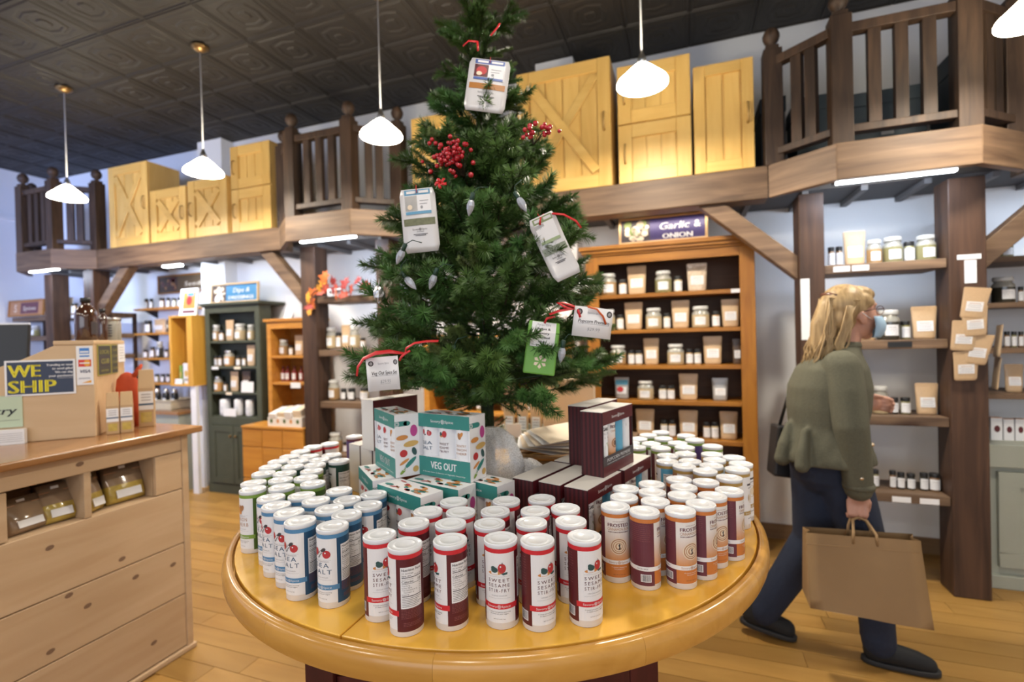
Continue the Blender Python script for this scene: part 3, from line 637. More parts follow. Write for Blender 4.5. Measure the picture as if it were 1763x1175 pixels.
SHELF=[
('garlic1',3.52,1.713,[('J',-0.505,0.116,0.157),('s',-0.405,0.056,0.111),('K',-0.308,0.132,0.201),('J',-0.131,0.111,0.151),('s',-0.035,0.056,0.111),('C',0.086,0.131,0.191)]),
('garlic2',3.52,1.468,[('J',-0.51,0.094,0.149),('s',-0.428,0.05,0.109),('K',-0.335,0.126,0.192),('J',-0.2,0.108,0.145),('s',-0.114,0.048,0.107),('K',-0.024,0.119,0.191),('J',0.103,0.111,0.145),('s',0.198,0.051,0.109),('K',0.287,0.111,0.184)]),
('garlic3',3.52,1.222,[('J',-0.449,0.115,0.139),('s',-0.357,0.046,0.102),('s',-0.306,0.05,0.101),('K',-0.221,0.106,0.183),('J',-0.061,0.11,0.14),('s',0.027,0.048,0.104),('s',0.079,0.045,0.103),('K',0.174,0.119,0.188),('D',0.323,0.057,0.167)]),
('garlic4',3.52,0.98,[('P',-0.428,0.102,0.152),('J',-0.265,0.111,0.13),('s',-0.151,0.052,0.098),('s',-0.096,0.05,0.098),('K',0.017,0.125,0.179),('G',0.215,0.101,0.151)]),
('garlic5',3.52,0.723,[('K',-0.273,0.129,0.189),('s',-0.147,0.047,0.117),('s',-0.094,0.046,0.119),('K',0.012,0.124,0.187),('s',0.127,0.046,0.111),('s',0.177,0.046,0.113),('K',0.263,0.113,0.186)]),
('bay3a',3.32,1.8,[('b',0.817,0.036,0.116),('b',0.861,0.037,0.116),('K',0.942,0.112,0.199),('J',1.045,0.078,0.138),('J',1.14,0.098,0.146),('b',1.225,0.055,0.115),('J',1.31,0.099,0.142)]),
('bay3b',3.32,1.37,[('K',1.039,0.086,0.179),('L',1.146,0.112,0.167),('b',1.238,0.047,0.103),('K',1.333,0.121,0.182)]),
('bay3c',3.32,0.95,[('J',1.042,0.084,0.157),('b',1.111,0.038,0.093),('b',1.162,0.05,0.094),('K',1.301,0.108,0.175)]),
('bay3d',3.32,0.526,[('b',1.011,0.042,0.1),('b',1.096,0.035,0.1),('b',1.135,0.038,0.093),('b',1.181,0.043,0.09),('b',1.244,0.042,0.098),('b',1.298,0.053,0.098)]),
('sidea',3.5,1.81,[('J',1.695,0.081,0.107)]),
('sideb',3.5,1.56,[('L',1.686,0.111,0.145),('b',1.763,0.027,0.087)]),
('sidec',3.5,1.31,[('b',1.7,0.028,0.09),('b',1.731,0.027,0.089),('b',1.761,0.026,0.088)]),
('sided',3.5,1.06,[('K',1.727,0.086,0.157)]),
('sidee',3.5,0.79,[('W',1.641,0.052,0.128),('W',1.696,0.046,0.122),('W',1.746,0.042,0.124)]),
('green1',3.58,1.47,[('J',-4.402,0.111,0.158),('s',-4.297,0.08,0.099),('K',-4.191,0.103,0.2),('J',-4.055,0.148,0.158),('J',-3.92,0.093,0.147)]),
('green2',3.58,1.223,[('s',-4.4,0.063,0.102),('s',-4.326,0.067,0.101),('A',-4.207,0.144,0.152),('s',-4.09,0.067,0.095),('s',-4.018,0.059,0.094),('K',-3.929,0.102,0.199)]),
('green3',3.58,0.976,[('A',-4.368,0.125,0.145),('s',-4.267,0.059,0.088),('K',-4.149,0.152,0.193),('D',-3.999,0.121,0.198)]),
('green4',3.58,0.742,[('R',-4.276,0.173,0.16),('R',-4.103,0.127,0.164),('R',-3.962,0.116,0.158)]),
('oak1',3.55,1.32,[('J',-3.514,0.112,0.145),('s',-3.421,0.058,0.089),('K',-3.328,0.099,0.182)]),
('oak2',3.55,1.08,[('B',-3.547,0.067,0.138),('B',-3.47,0.071,0.138),('B',-3.386,0.076,0.137),('B',-3.313,0.053,0.137)]),
('bay2b',3.32,1.38,[('J',-2.842,0.112,0.173),('s',-2.746,0.063,0.131),('K',-2.649,0.089,0.19),('J',-2.542,0.104,0.176),('s',-2.454,0.053,0.08)]),
('bay2c',3.32,0.955,[('J',-2.752,0.117,0.162),('b',-2.656,0.062,0.092),('b',-2.576,0.08,0.097),('s',-2.452,0.091,0.1)]),
('bay2d',3.32,0.526,[('J',-2.761,0.14,0.154),('b',-2.646,0.069,0.081)]),
('bay1a',3.38,1.8,[('s',-6.312,0.132,0.122),('s',-6.17,0.115,0.116)]),
('bay1b',3.38,1.58,[('s',-6.504,0.102,0.094),('s',-6.394,0.095,0.094),('s',-6.287,0.093,0.093)]),
('bay1c',3.38,1.58,[('L',-7.362,0.266,0.106),('s',-7.092,0.194,0.081),('J',-6.87,0.204,0.115)]),
('wall1',3.66,1.837,[('b',-5.474,0.069,0.11),('b',-5.397,0.067,0.11),('b',-5.232,0.093,0.109),('b',-5.14,0.064,0.107),('b',-5.054,0.076,0.098),('b',-4.971,0.067,0.098),('b',-4.892,0.069,0.095)]),
('wall2',3.66,1.575,[('b',-5.454,0.13,0.137),('K',-5.276,0.171,0.146)]),
('wall3',3.66,1.309,[('b',-5.507,0.086,0.091),('b',-5.402,0.084,0.119),('L',-5.289,0.114,0.175),('b',-5.188,0.069,0.091)]),
('wall4',3.66,1.046,[('b',-5.432,0.074,0.089),('b',-5.345,0.082,0.089),('b',-5.256,0.074,0.089),('b',-5.173,0.069,0.089)]),
]

SHELF += [('tree1', 3.33, 1.16, [('K', -1.55, .13, .2), ('J', -1.38, .11, .15), ('K', -1.2, .13, .2), ('s', -1.08, .05, .1), ('K', -.93, .13, .19)]), ('tree2', 3.33, .90, [('K', -1.6, .13, .2), ('J', -1.42, .11, .15), ('K', -1.22, .13, .2), ('J', -1.05, .11, .15), ('K', -.9, .13, .19)]), ('tree3', 3.33, .62, [('J', -1.5, .11, .15), ('K', -1.3, .13, .2), ('J', -1.1, .11, .15), ('K', -.9, .13, .19)])]
WHERE = {'tree1': 'top shelf of the amber bookcase behind the tree', 'tree2': 'second shelf of the amber bookcase behind the tree', 'tree3': 'third shelf of the amber bookcase behind the tree', 'garlic1': 'top shelf of the honey oak bookcase', 'garlic2': 'second shelf of the honey oak bookcase', 'garlic3': 'third shelf of the honey oak bookcase', 'garlic4': 'fourth shelf of the honey oak bookcase', 'garlic5': 'fifth shelf of the honey oak bookcase',
 'bay3a': 'highest shelf above the shopper head', 'bay3b': 'shelf level with the shopper face', 'bay3c': 'shelf level with the shopper elbow', 'bay3d': 'lowest shelf behind the paper bag', 'sidea': 'top side shelf at the right edge', 'sideb': 'second side shelf at the right edge', 'sidec': 'third side shelf at the right edge', 'sided': 'fourth side shelf at the right edge', 'sidee': 'sage cabinet top',
 'green1': 'top shelf of the green bookcase', 'green2': 'second shelf of the green bookcase', 'green3': 'third shelf of the green bookcase', 'green4': 'bottom shelf of the green bookcase', 'oak1': 'upper shelf of the small amber bookcase', 'oak2': 'lower shelf of the small amber bookcase',
 'bay2b': 'shelf below the autumn leaves', 'bay2c': 'second shelf below the autumn leaves', 'bay2d': 'lowest shelf left of the tree', 'bay1a': 'upper shelf behind the brown bottle', 'bay1b': 'lower shelf behind the brown bottle', 'bay1c': 'shelf above the black monitor', 'wall1': 'top small wall shelf at left', 'wall2': 'second small wall shelf at left', 'wall3': 'third small wall shelf at left', 'wall4': 'fourth small wall shelf at left'}
NAMES = {'J': ('spice_jar', 'white-lidded glass jar', 'jar'), 'L': ('spice_jar', 'large dark-filled glass jar', 'jar'), 'A': ('spice_jar', 'amber-filled glass jar', 'jar'), 's': ('small_jar', 'small white-labelled jar', 'jar'), 'b': ('small_jar', 'small black-lidded jar', 'jar'), 'K': ('kraft_pouch', 'kraft paper spice pouch', 'pouch'), 'C': ('clear_pouch', 'shiny clear-front pouch', 'pouch'), 'D': ('dark_pouch', 'dark brown pouch', 'pouch'), 'G': ('grey_pouch', 'grey printed pouch', 'pouch'), 'P': ('printed_pouch', 'pouch with a colour picture', 'pouch'), 'W': ('white_pack', 'white printed pack', 'pack'), 'R': ('wrapped_roll', 'white wrapped roll', 'package'), 'B': ('sauce_bottle', 'small red sauce bottle', 'bottle')}
trng = random.Random(5)
for loc, Y, Z, items in SHELF:
    if loc.startswith('green'): Y = 3.56
    if loc.startswith('oak'): Y = 3.56
    items = [[k, x, wd * (math.cos(math.atan2(abs(x), Y)) * 1.03 if k in 'JLAsbRB' else 1), h] for k, x, wd, h in sorted(items, key=lambda t: t[1])]
    lim = {'green': (-4.38, -3.75), 'oak': (-3.545, -3.175), 'bay2': (-2.805, -2.24), 'bay3': (.762, 1.314), 'garl': (-.62, .40), 'bay1': (-7.22, -5.68), 'side': (1.585, 2.2)}
    for key, (xa, xb) in lim.items():
        if loc.startswith(key):
            if loc.startswith('green'):
                for t in items: t[1] *= 3.56/3.58; t[2] = min(t[2], .105)
            for _ in range(30):
                for t in items: t[1] = min(max(t[1], xa + t[2]/2), xb - t[2]/2)
                for a, b in zip(items, items[1:]):
                    ov = (a[2] + b[2])/2 + .002 - (b[1] - a[1])
                    if ov > 0: a[1] -= ov/2; b[1] += ov/2
    for i, (k, x, wd, h) in enumerate(items):
        tint = {'J': trng.choice(['cream', 'cream', 'tan', 'oliv']), 'L': 'blackish', 'A': 'ambr', 's': trng.choice(['cream', 'tan']), 'b': trng.choice(['brown', 'oliv', 'blackish'])}.get(k, '')
        nm, desc, cat = NAMES[k]
        pos = 'alone' if len(items) == 1 else ('leftmost' if i == 0 else ('rightmost' if i == len(items) - 1 else ordinal(i) + ' from left'))
        r = empty(nm, (x, Y, Z + .0005), label='%s, %s, %s' % (desc, pos, WHERE[loc]), cat=cat, group='goods on the ' + WHERE[loc])
        dep = wd if k in 'JLAsbRB' else min(wd, .11)
        r.scale = (wd, dep, h)
        r.rotation_euler = (0, 0, trng.uniform(-.12, .12) if k not in 'KCDGPW' else 0)
        for nme, me in proto(k, tint): link(nme, me, r)
# cards standing among them
def card(x, y, z, w_, h_, m_, lab, tilt=.12, name='shelf_card'):
    o = MB().box(-w_/2, w_/2, 0, .003, 0, h_).build(name, M[m_], None, (x, y, z), (-tilt, 0, 0)); put(o, lab, 'card'); return o
card(-4.13, 3.497, .743, .16, .075, 'paper', 'white card in front of the wrapped rolls, green bookcase', .05)
card(-3.90, 3.497, .977, .15, .10, 'paper', 'white recipe card on the green bookcase third shelf', .05)
card(-6.30, 3.38, 1.801, .12, .19, 'cream', 'pale leaning card behind the brown bottle', .15)
# pouches pegged one over another on the thick post
for i, (px, pz, rz, sc) in enumerate(((1.375, 1.475, .12, .9), (1.395, 1.385, -.08, .88), (1.345, 1.31, .06, .9), (1.40, 1.24, .14, .9), (1.37, 1.155, -.04, .88))):
    r = empty('hanging_pouch', (px, YB - .028 - .022*(4 - i) * .6, pz), label='kraft pouch hanging on the post, %s from the top' % ordinal(i), cat='pouch', group='kraft pouches pegged to the thick post', rot=(.16, rz, 0))
    r.scale = (.125*sc, .045, .175*sc)
    for nme, me in proto('K', ''): link(nme, me, r)
for i, (px, pz) in enumerate(((1.515, 1.27), (1.505, 1.10))):
    r = empty('hanging_pouch', (px + .02, YB + .05, pz), label='kraft pouch hanging on the right side of the post, %s' % ('upper' if i == 0 else 'lower'), cat='pouch', group='kraft pouches pegged to the thick post', rot=(.1, .05, 1.35)); r.scale = (.12, .045, .17)
    for nme, me in proto('K', ''): link(nme, me, r)

# ================================================================ signs
framem = wood('pale_frame_wood', (.70, .48, .24), (.60, .38, .17), 'X', 20, .5)
def sign(x0, x1, z0, z1, y, lab, paint, mats, tilt=.06, frame=framem, fw=.016):
    W, Hh = x1 - x0, z1 - z0
    r = empty('sign_board', ((x0 + x1)/2, y, z0), label=lab, cat='sign', rot=(-tilt, 0, 0))
    MB().box(-W/2 + .004, W/2 - .004, .004, .014, .004, Hh - .004).build('sign_panel', mats[0], r)
    for (a, b, c, d) in ((-W/2, W/2, 0, fw), (-W/2, W/2, Hh - fw, Hh), (-W/2, -W/2 + fw, fw, Hh - fw), (W/2 - fw, W/2, fw, Hh - fw)): MB().box(a, b, -.006, .016, c, d).build('frame_strip', frame, r, bevel=.002, seg=1)
    f = Flat(); paint(f, W, Hh); mb = MB(); f.emit(mb, lambda u, v, l: (u, .0036 - .0008*l, v)); mb.build('sign_print', mats, r, fix=False)
def blobs(f, x0, x1, z0, z1, mats, n, seed, layer=1, rs=.12):
    g = random.Random(seed)
    for i in range(n):
        rx = (z1 - z0)*g.uniform(rs*.6, rs*1.6); ry = rx*g.uniform(.6, 1)
        f.ell(g.uniform(x0 + rx, x1 - rx), g.uniform(z0 + ry, z1 - ry), rx, ry, g.choice(mats), layer + i % 3, g.uniform(0, 3), 10)
def garlic(f, W, H_):
    f.rect(-W/2 + .02, .02, -W*.14, H_ - .02, 1, 0); blobs(f, -W/2 + .02, -W*.14, .02, H_ - .02, [2, 3, 4], 26, 3, rs=.13)
    f.text('Garlic', W*.13, H_*.47, H_*.27, 5, 2, w=W*.33, shear=.25, bold=.0012); f.text('&', W*.39, H_*.47, H_*.27, 5, 2, bold=.001); f.text('ONION', W*.17, H_*.14, H_*.19, 5, 2, w=W*.33, bold=.0022)
sign(-.415, .157, 2.0505, 2.236, 3.44, 'framed Garlic and Onion sign with purple panel on the bookcase top', garlic, [mat('sign_purple', (.05, .035, .13), .4), M['dark'], M['cream'], mat('mushroom', (.45, .36, .25), .5), mat('herb_green', (.20, .25, .08), .5), M['paper']])
def dips(f, W, H_):
    f.rect(-W/2 + .02, .02, -W*.18, H_ - .02, 1, 0); blobs(f, -W/2 + .02, -W*.18, .02, H_ - .02, [2, 3], 12, 8, rs=.16)
    f.text('Dips &', W*.14, H_*.52, H_*.24, 4, 2, w=W*.34, shear=.25, bold=.0014); f.text('DRESSINGS', W*.14, H_*.18, H_*.18, 4, 2, w=W*.52, bold=.002)
sign(-4.41, -3.80, 1.838, 2.03, 3.56, 'framed Dips and Dressings sign with blue panel on the green bookcase', dips, [mat('sign_blue', (.04, .19, .37), .4), mat('sign_brown', (.09, .05, .03), .5), M['cream'], M['paper'], M['paper']])
def seeds(f, W, H_):
    f.rect(-W/2 + .02, .02, -W*.12, H_ - .02, 1, 0); blobs(f, -W/2 + .02, -W*.12, .02, H_ - .02, [2, 3], 12, 18, rs=.16); f.text('Seeds', W*.2, H_*.36, H_*.24, 4, 2, w=W*.36, shear=.25)
sign(-5.43, -4.66, 2.0, 2.20, 3.755, 'brown Seeds sign on the wall behind the left shelves', seeds, [mat('sign_olive', (.115, .075, .04), .5), mat('sign_dark', (.06, .03, .025), .5), M['maroon'], M['swirl'], M['cream']], 0, M['oakX'])
def snacks(f, W, H_):
    f.text('S', -W*.3, H_*.28, H_*.48, 1, 1); f.rect(-W*.16, .03, W*.34, H_ - .03, 2, 0); f.text('Spices', W*.09, H_*.36, H_*.26, 1, 2, w=W*.36, shear=.25)
sign(-7.2, -6.56, 1.802, 1.985, 3.30, 'wooden sign with plum panel at the far left edge', snacks, [mat('sign_wood', (.42, .20, .09), .5), M['cream'], mat('sign_plum', (.13, .04, .055), .5)], .08, M['oakX'])
def pic(f, W, H_):
    f.rect(-W*.36, H_*.26, W*.36, H_*.86, 1, 0); f.ell(0, H_*.56, W*.16, H_*.17, 2, 1); f.rect(-W*.12, H_*.72, W*.25, H_*.84, 3, 1); f.rect(-W*.36, H_*.10, W*.36, H_*.2, 4, 0)
sign(-4.70, -4.47, 1.7255, 1.995, 3.45, 'white framed picture leaning beside the Dips sign', pic, [M['paper'], M['carrot'], M['appler'], M['blue'], M['plum']], .12, M['paper'], .02)

# ================================================================ left wall shelves, yellow box, basket
def wallshelf(x0, x1, z, lab):
    r = empty('wall_shelf', ((x0 + x1)/2, 3.58, z), label=lab, cat='shelf'); MB().box(-(x1-x0)/2, (x1-x0)/2, 0, .198, -.02, 0).build('shelf_board', M['amberX'], r, bevel=.002)
    for s in (-.8, .8): MB().prism([(s*(x1-x0)/2, .197, -.02), (s*(x1-x0)/2, .197, -.10), (s*(x1-x0)/2, .06, -.02)], (.012, 0, 0)).build('bracket', M['black'], r)
for i, z in enumerate((1.837, 1.575, 1.309, 1.046)): wallshelf(-5.56, -4.80, z, 'small wooden wall shelf, %s from the top, left of the yellow box' % ordinal(i))
yb = empty('crate_box', (-4.60, 3.38, 1.04), label='open yellow wooden box shelf beside the green bookcase', cat='box')
ym = wood('yellow_pine', (.66, .36, .06), (.55, .28, .04), 'Z', 18, .45)
for (a, b, c, d) in ((-.155, .155, 0, .02), (-.155, .155, .665, .685)): MB().box(a, b, 0, .24, c, d).build('board', ym, yb, bevel=.002)
for (a, b) in ((-.155, -.125), (.085, .155)): MB().box(a, b, 0, .24, .0205, .6645).build('board', ym, yb, bevel=.002)
MB().box(-.1245, .0845, .22, .24, .0205, .6645).build('back_board', ym, yb)
st = MB().box(-.035, .035, 0, .03, 0, 1.04).build('white_post', M['paper'], None, (-4.475, 3.40, 0)); put(st, 'thin white post carrying the yellow box', 'post')
st = MB().box(-.035, .035, 0, .03, 0, 1.04).build('white_post', M['paper'], None, (-4.615, 3.57, 0)); put(st, 'thin white post under the yellow box, rear', 'post')
for i, (x, w_, h_, m_, lab) in enumerate(((.03, .08, .20, 'white', 'white carton inside the yellow box'), (-.045, .035, .18, 'lgreen', 'green carton inside the yellow box, left'), (.05, .035, .30, 'lgreen', 'tall green carton inside the yellow box, back'))):
    r = empty('carton', (-4.62 + x, 3.42 + .075*(i == 2), 1.0605), label=lab, cat='carton'); MB().box(-w_/2, w_/2, 0, .06, 0, h_).build('carton_body', M[m_], r, bevel=.002)
    mb = MB(); f = Flat(); f.ell(0, h_*.5, w_*.3, h_*.16, 0, 0); f.rect(-w_*.3, h_*.15, w_*.3, h_*.25, 1, 0); f.emit(mb, lambda u, v, l: (u, -.001, v)); mb.build('carton_print', [M['corn'], M['grey']], r, fix=False)
card(-4.66, 3.392, 1.0605, .10, .05, 'paper', 'small white price card in the yellow box', .1)
dk = empty('display_counter', (-5.08, 3.38, 0), label='pale low counter under the left wall shelves', cat='counter')
MB().box(-.5, .42, 0, .38, 0, .76).build('counter_body', M['sage'], dk); MB().box(-.52, .44, -.02, .39, .76, .79).build('counter_board', M['ctrtop'], dk)
ba = empty('woven_tray', (-5.1, 3.50, .7905), label='pale tray of dark grinders below the wall shelves', cat='tray')
trm = mat('pale_straw', (.50, .44, .32), .7, noise=.2, nscale=60)
mb = MB(); mb.box(-.40, .30, -.09, .12, 0, .012); mb.box(-.40, .30, -.09, -.075, .012, .10); mb.box(-.40, .30, .105, .12, .012, .10); mb.box(-.40, -.385, -.075, .105, .012, .10); mb.box(.285, .30, -.075, .105, .012, .10); mb.build('tray_body', trm, ba, bevel=.004)
MB().tube([(-.41, -.095, .10), (.31, -.095, .10), (.31, .125, .10), (-.41, .125, .10), (-.41, -.095, .10)], .007, 6).build('tray_rim', trm, ba)
for i in range(5):
    r = empty('grinder', (-5.38 + i*.125, 3.51, .803), label='dark pepper grinder in the pale tray, %s from the left' % ordinal(i), cat='grinder', group='grinders in the pale tray')
    MB().lathe([(.03, 0), (.034, .02), (.028, .07), (.033, .12), (.03, .15)], 14).build('grinder_body', M['black'], r); MB().lathe([(.03, .15), (.034, .165), (.02, .19), (.008, .2)], 14).build('grinder_cap', M['steel'], r)
    mb = MB(); label_print(mb, .05, .05, .10, 0, 0, 1, cyl=.034); mb.build('grinder_label', [M['paper'], M['grey']], r)
# display carton on the low amber cabinet, little easel card on the amber bookcase
r = empty('display_carton', (-3.19, 3.22, .7305), label='open white display carton of sachets on the low amber cabinet', cat='carton')
MB().prism([(-.18, 0, 0), (-.18, 0, .075), (-.18, .2, .14), (-.18, .2, 0)], (.36, 0, 0)).build('carton_body', M['card'], r)
for i in range(4): MB().box(-.16 + i*.085, -.085 + i*.085, .02 + .01*(i % 2), .18, .085, .125 + .01*i).build('sachet', M['cream'] if i % 2 else M['paper'], r, rot=(.25, 0, 0), loc=(0, .0, -.02))
mb = MB(); f = Flat()
for i in range(5): f.ell(-.14 + i*.07, .045, .014, .018, i % 2, 0)
f.emit(mb, lambda u, v, l: (u, -.001, v)); mb.build('carton_print', [M['dgreen'], M['carrot']], r, fix=False)
r = empty('easel_sign', (-3.40, 3.50, 1.656), label='little white easel card on the small amber bookcase', cat='card'); MB().box(-.045, .045, 0, .003, .0, .11).build('easel_card', M['paper'], r, rot=(-.2, .2, 0)); MB().box(-.03, .03, .02, .05, 0, .04).build('easel_foot', M['steel'], r)

# ================================================================ the counter at the left
CTZ = 1.05
ct = empty('sales_counter', (-2.235, 1.66, 0), label='whitewashed pine sales counter with cubbies of pouches at left', cat='counter')
# local axes: -y runs along the counter front towards the viewer, -x is its depth
LEN = 2.3
mb = MB()
MB().box(-1.35, -.31, -LEN, -.02, .02, 1.02).build('rear_body', M['ctr'], ct); MB().box(-.31, -.02, -LEN, -.02, .02, .765).build('lower_body', M['ctr'], ct)
for (z0, z1) in ((.03, .271), (.275, .511), (.515, .765)): MB().box(-.02, 0, -LEN, -.03, z0, z1).build('front_board', M['ctr'], ct, bevel=.003)
MB().box(-.02, 0, -LEN, -.03, .945, 1.02).build('front_board', M['ctr'], ct, bevel=.003)
MB().box(-.02, 0, -.15, -.03, .769, .941).build('front_board', M['ctr'], ct, bevel=.003); MB().box(-.02, 0, -LEN, -.655, .769, .941).build('front_board', M['ctr'], ct, bevel=.003)
MB().box(-.30, 0.001, -.425, -.40, .766, .945).build('cubby_divider', M['ctr'], ct, bevel=.002)
MB().box(-.31, -.02, -.151, -.03, .766, .945).build('cubby_side', M['ctr'], ct); MB().box(-.31, -.02, -.68, -.655, .766, .945).build('cubby_side', M['ctr'], ct)
MB().box(-1.36, .004, -.03, 0, 0, 1.02).build('end_board', M['ctr'], ct, bevel=.003)
MB().box(-1.37, .012, -LEN, .012, 0, .025).build('shoe_moulding', M['ctr'], ct, bevel=.006)
MB().box(-1.40, .035, -LEN, .055, 1.02, CTZ).build('counter_board', M['ctrtop'], ct, bevel=.006)
knm = mat('pine_knot', (.20, .12, .075), .6, noise=.3, nscale=200)
for (ky, kz) in ((-.436, .985), (-.539, .700), (-.485, .495), (-.425, .423), (-.246, .452), (-.085, .433), (-.547, .318), (-.18, .129), (-.297, .552), (-.9, .62), (-1.1, .35)):
    fk = Flat().ell(ky, kz, .014, .009, 0, 0, .15, 14); mb = MB(); fk.emit(mb, lambda u, v, l: (.0006, u, v)); mb.build('knot', [knm], ct, fix=False)
# zip pouches in the cubbies
zipm = mat('clear_zip_bag', (.30, .205, .13), .13, spec=.6, coat=.6, noise=.3, nscale=14, bump=.5)
yellm = mat('yellow_spice_in_bag', (.52, .38, .08), .2, noise=.35, nscale=50, coat=.5)
def zipbag(name, x, y, z, w_, h_, lab, yellow, rz=0, tilt=-.35):
    # zip bag facing the aisle (+x)
    r = empty(name, (x, y, z), label=lab, cat='pouch', group='zip pouches in the counter cubbies', rot=(0, tilt, rz))
    mb = MB(); n = 8
    vs = []
    for k, (t, d) in enumerate(((0, .01), (.12, .032), (.45, .026), (.72, .01), (1, .003))):
        for i in range(n):
            a = 2*math.pi*i/n; vs.append((d*math.cos(a), w_/2*(abs(math.sin(a))**.7)*(1 if math.sin(a) >= 0 else -1), h_*t))
    mb.add(vs, [(k*n + i, k*n + (i+1) % n, (k+1)*n + (i+1) % n, (k+1)*n + i) for k in range(4) for i in range(n)] + [tuple(range(n))[::-1], tuple(4*n + i for i in range(n))], 0, True)
    for k in range(2):
        for i in range(n): mb.m[k*n + i] = 1 if yellow else 0
    mb.build('bag', [zipm, yellm], r)
    MB().box(.030, .034, -w_*.30, w_*.30, h_*.10, h_*.30).build('bag_label', M['paper'], r, rot=(0, -.06, 0))
    MB().box(.004, .007, -w_*.45, w_*.45, h_*.78, h_*.80).build('zip_seal', M['swirl'], r); MB().box(.005, .008, -.012, .012, h_*.86, h_*.93).build('hang_hole_patch', M['paper'], r)
zipbag('zip_pouch', -2.30, 1.09, .768, .13, .13, 'brown zip pouch with label lying in the left cubby front', False, .1)
zipbag('zip_pouch', -2.30, 1.19, .768, .11, .15, 'yellow-filled zip pouch beside the cubby divider, left cubby', True, -.1)
zipbag('zip_pouch', -2.40, 1.10, .768, .15, .16, 'brown zip pouch at the back of the left cubby', False, 0)
zipbag('zip_pouch', -2.30, 1.305, .768, .08, .165, 'narrow yellow zip pouch next to the cubby divider, right cubby', True, .25, -.2)
zipbag('zip_pouch', -2.31, 1.435, .768, .16, .165, 'wide yellow zip pouch at the right of the right cubby', True, -.05, -.25)

# angled pine till box on the counter
px_ = math.atan2(.217, .227)
tb = empty('till_box', (-2.428, 1.395, CTZ + .0005), px_, label='angled pale pine till box with WE SHIP sign on the counter', cat='box')
# local: x along the front (towards the right end is 0), front faces -y
TH = .402; BW = .62
ctrm = M['ctrX']
f = MB().prism([(-BW, 0, 0), (0, 0, 0), (0, 0, TH), (-.132, 0, TH), (-.137, 0, TH - .004), (-.237, 0, TH - .057), (-BW, 0, TH - .21)], (0, .02, 0)).build('front_board', ctrm, tb, bevel=.003)
MB().box(-.02, 0, .0205, .42, 0, TH).build('side_board', ctrm, tb, bevel=.003)
MB().box(-BW, -.0205, .40, .42, 0, TH - .21).build('rear_board', ctrm, tb); MB().box(-.135, .003, -.004, .42, TH, TH + .018).build('top_board', ctrm, tb, bevel=.003)
def panel(parent, name, W, H_, paint, mats, loc, rot, th=.003):
    r = link(name, MB().box(0, W, -th, 0, 0, H_).mesh(name, mats[0]), parent, loc, rot)
    f = Flat(); paint(f, W, H_); mb = MB(); f.emit(mb, lambda u, v, l: (u, -th - .0004*(l + 1), v)); mb.build('print', mats, r, fix=False); return r
def weship(f, W, H_):
    f.rect(.007, .007, W - .007, H_ - .007, 1, 0)
    f.text('WE', .012, H_*.53, H_*.36, 2, 1, w=W*.44, align='L', bold=.0022); f.text('SHIP', .012, H_*.09, H_*.36, 2, 1, w=W*.66, align='L', bold=.0022)
    for i, (t, w_) in enumerate((('Traveling or need', .38), ('to send gifts?', .30), ('We can ship', .26), ('your purchases!', .35))): f.text(t, W*.965, H_*(.82 - .105*i), H_*.062, 0, 1, w=W*w_, align='R', bold=.0004)
    f.rect(W*.74, H_*.46, W*.965, H_*.465, 0, 1)
s_ = 1.0
sg = panel(None, 'poster', .228, .148, weship, [M['paper'], M['navyp'], M['yellow']], (0, 0, 0), (0, 0, 0)); put(sg, 'navy poster reading WE SHIP in yellow on the till box', 'poster')
c_, q_ = math.cos(px_), math.sin(px_)
def tb_pt(x, y, z): return (-2.428 + x*c_ - y*q_, 1.395 + x*q_ + y*c_, CTZ + z)
sg.location = tb_pt(-.291, -.001, .194); sg.rotation_euler = (0, 0, px_)
def cards_(f, W, H_):
    f.rect(W*.2, H_*.72, W*.8, H_*.95, 1, 0); f.rect(W*.2, H_*.76, W*.8, H_*.80, 0, 1); f.rect(W*.24, H_*.83, W*.76, H_*.87, 0, 1)
    f.rect(W*.12, H_*.47, W*.9, H_*.65, 2, 0); f.ell(W*.36, H_*.56, W*.2, H_*.085, 2, 1); f.ell(W*.66, H_*.56, W*.2, H_*.085, 3, 2); f.rect(W*.2, H_*.545, W*.8, H_*.575, 0, 3)
    f.text('VISA', W*.5, H_*.31, H_*.085, 4, 1, w=W*.66, shear=.25, bold=.0006); f.text('DISCOVER', W*.48, H_*.15, H_*.04, 4, 1, w=W*.68); f.poly([(W*.3, H_*.05), (W*.88, H_*.05), (W*.88, H_*.12)], 3, 1)
sg = panel(None, 'payment_sign', .056, .168, cards_, [M['paper'], mat('card_blue', (.05, .22, .60), .5), mat('card_red', (.65, .04, .02), .5), mat('card_orange', (.80, .36, .02), .5), mat('card_navy', (.04, .04, .12), .5)], tb_pt(-.059, -.001, .228), (0, 0, px_)); put(sg, 'narrow white strip of payment card logos on the till box', 'sign')
def club(f, W, H_):
    f.rect(.004, .004, W - .004, H_ - .004, 1, 0); f.rect(W*.1, H_*.30, W*.9, H_*.62, 2, 1); f.text('LOCAL', W*.5, H_*.70, H_*.14, 0, 2, w=W*.74, shear=.15, bold=.0006); f.text('CLUB', W*.5, H_*.38, H_*.17, 0, 3, w=W*.6, shear=.15, bold=.0008); f.text('MEMBER', W*.5, H_*.12, H_*.06, 0, 2, w=W*.6)
clm = [mat('olive_yellow', (.42, .40, .10), .5), mat('charcoal_poster', (.05, .05, .045), .5), M['dark']]
sd = px_ + math.pi/2
sg = panel(None, 'club_poster', .165, .138, club, clm, tb_pt(.0015, .035, .262), (0, 0, sd)); put(sg, 'olive and charcoal club poster on the till box side', 'poster')
def strip_(f, W, H_):
    f.rect(.003, .003, W - .003, H_ - .003, 1, 0)
    for i in range(4): f.text('CLUB', W*.5, H_*(.78 - .21*i), H_*.09, 0, 1, w=W*.7)
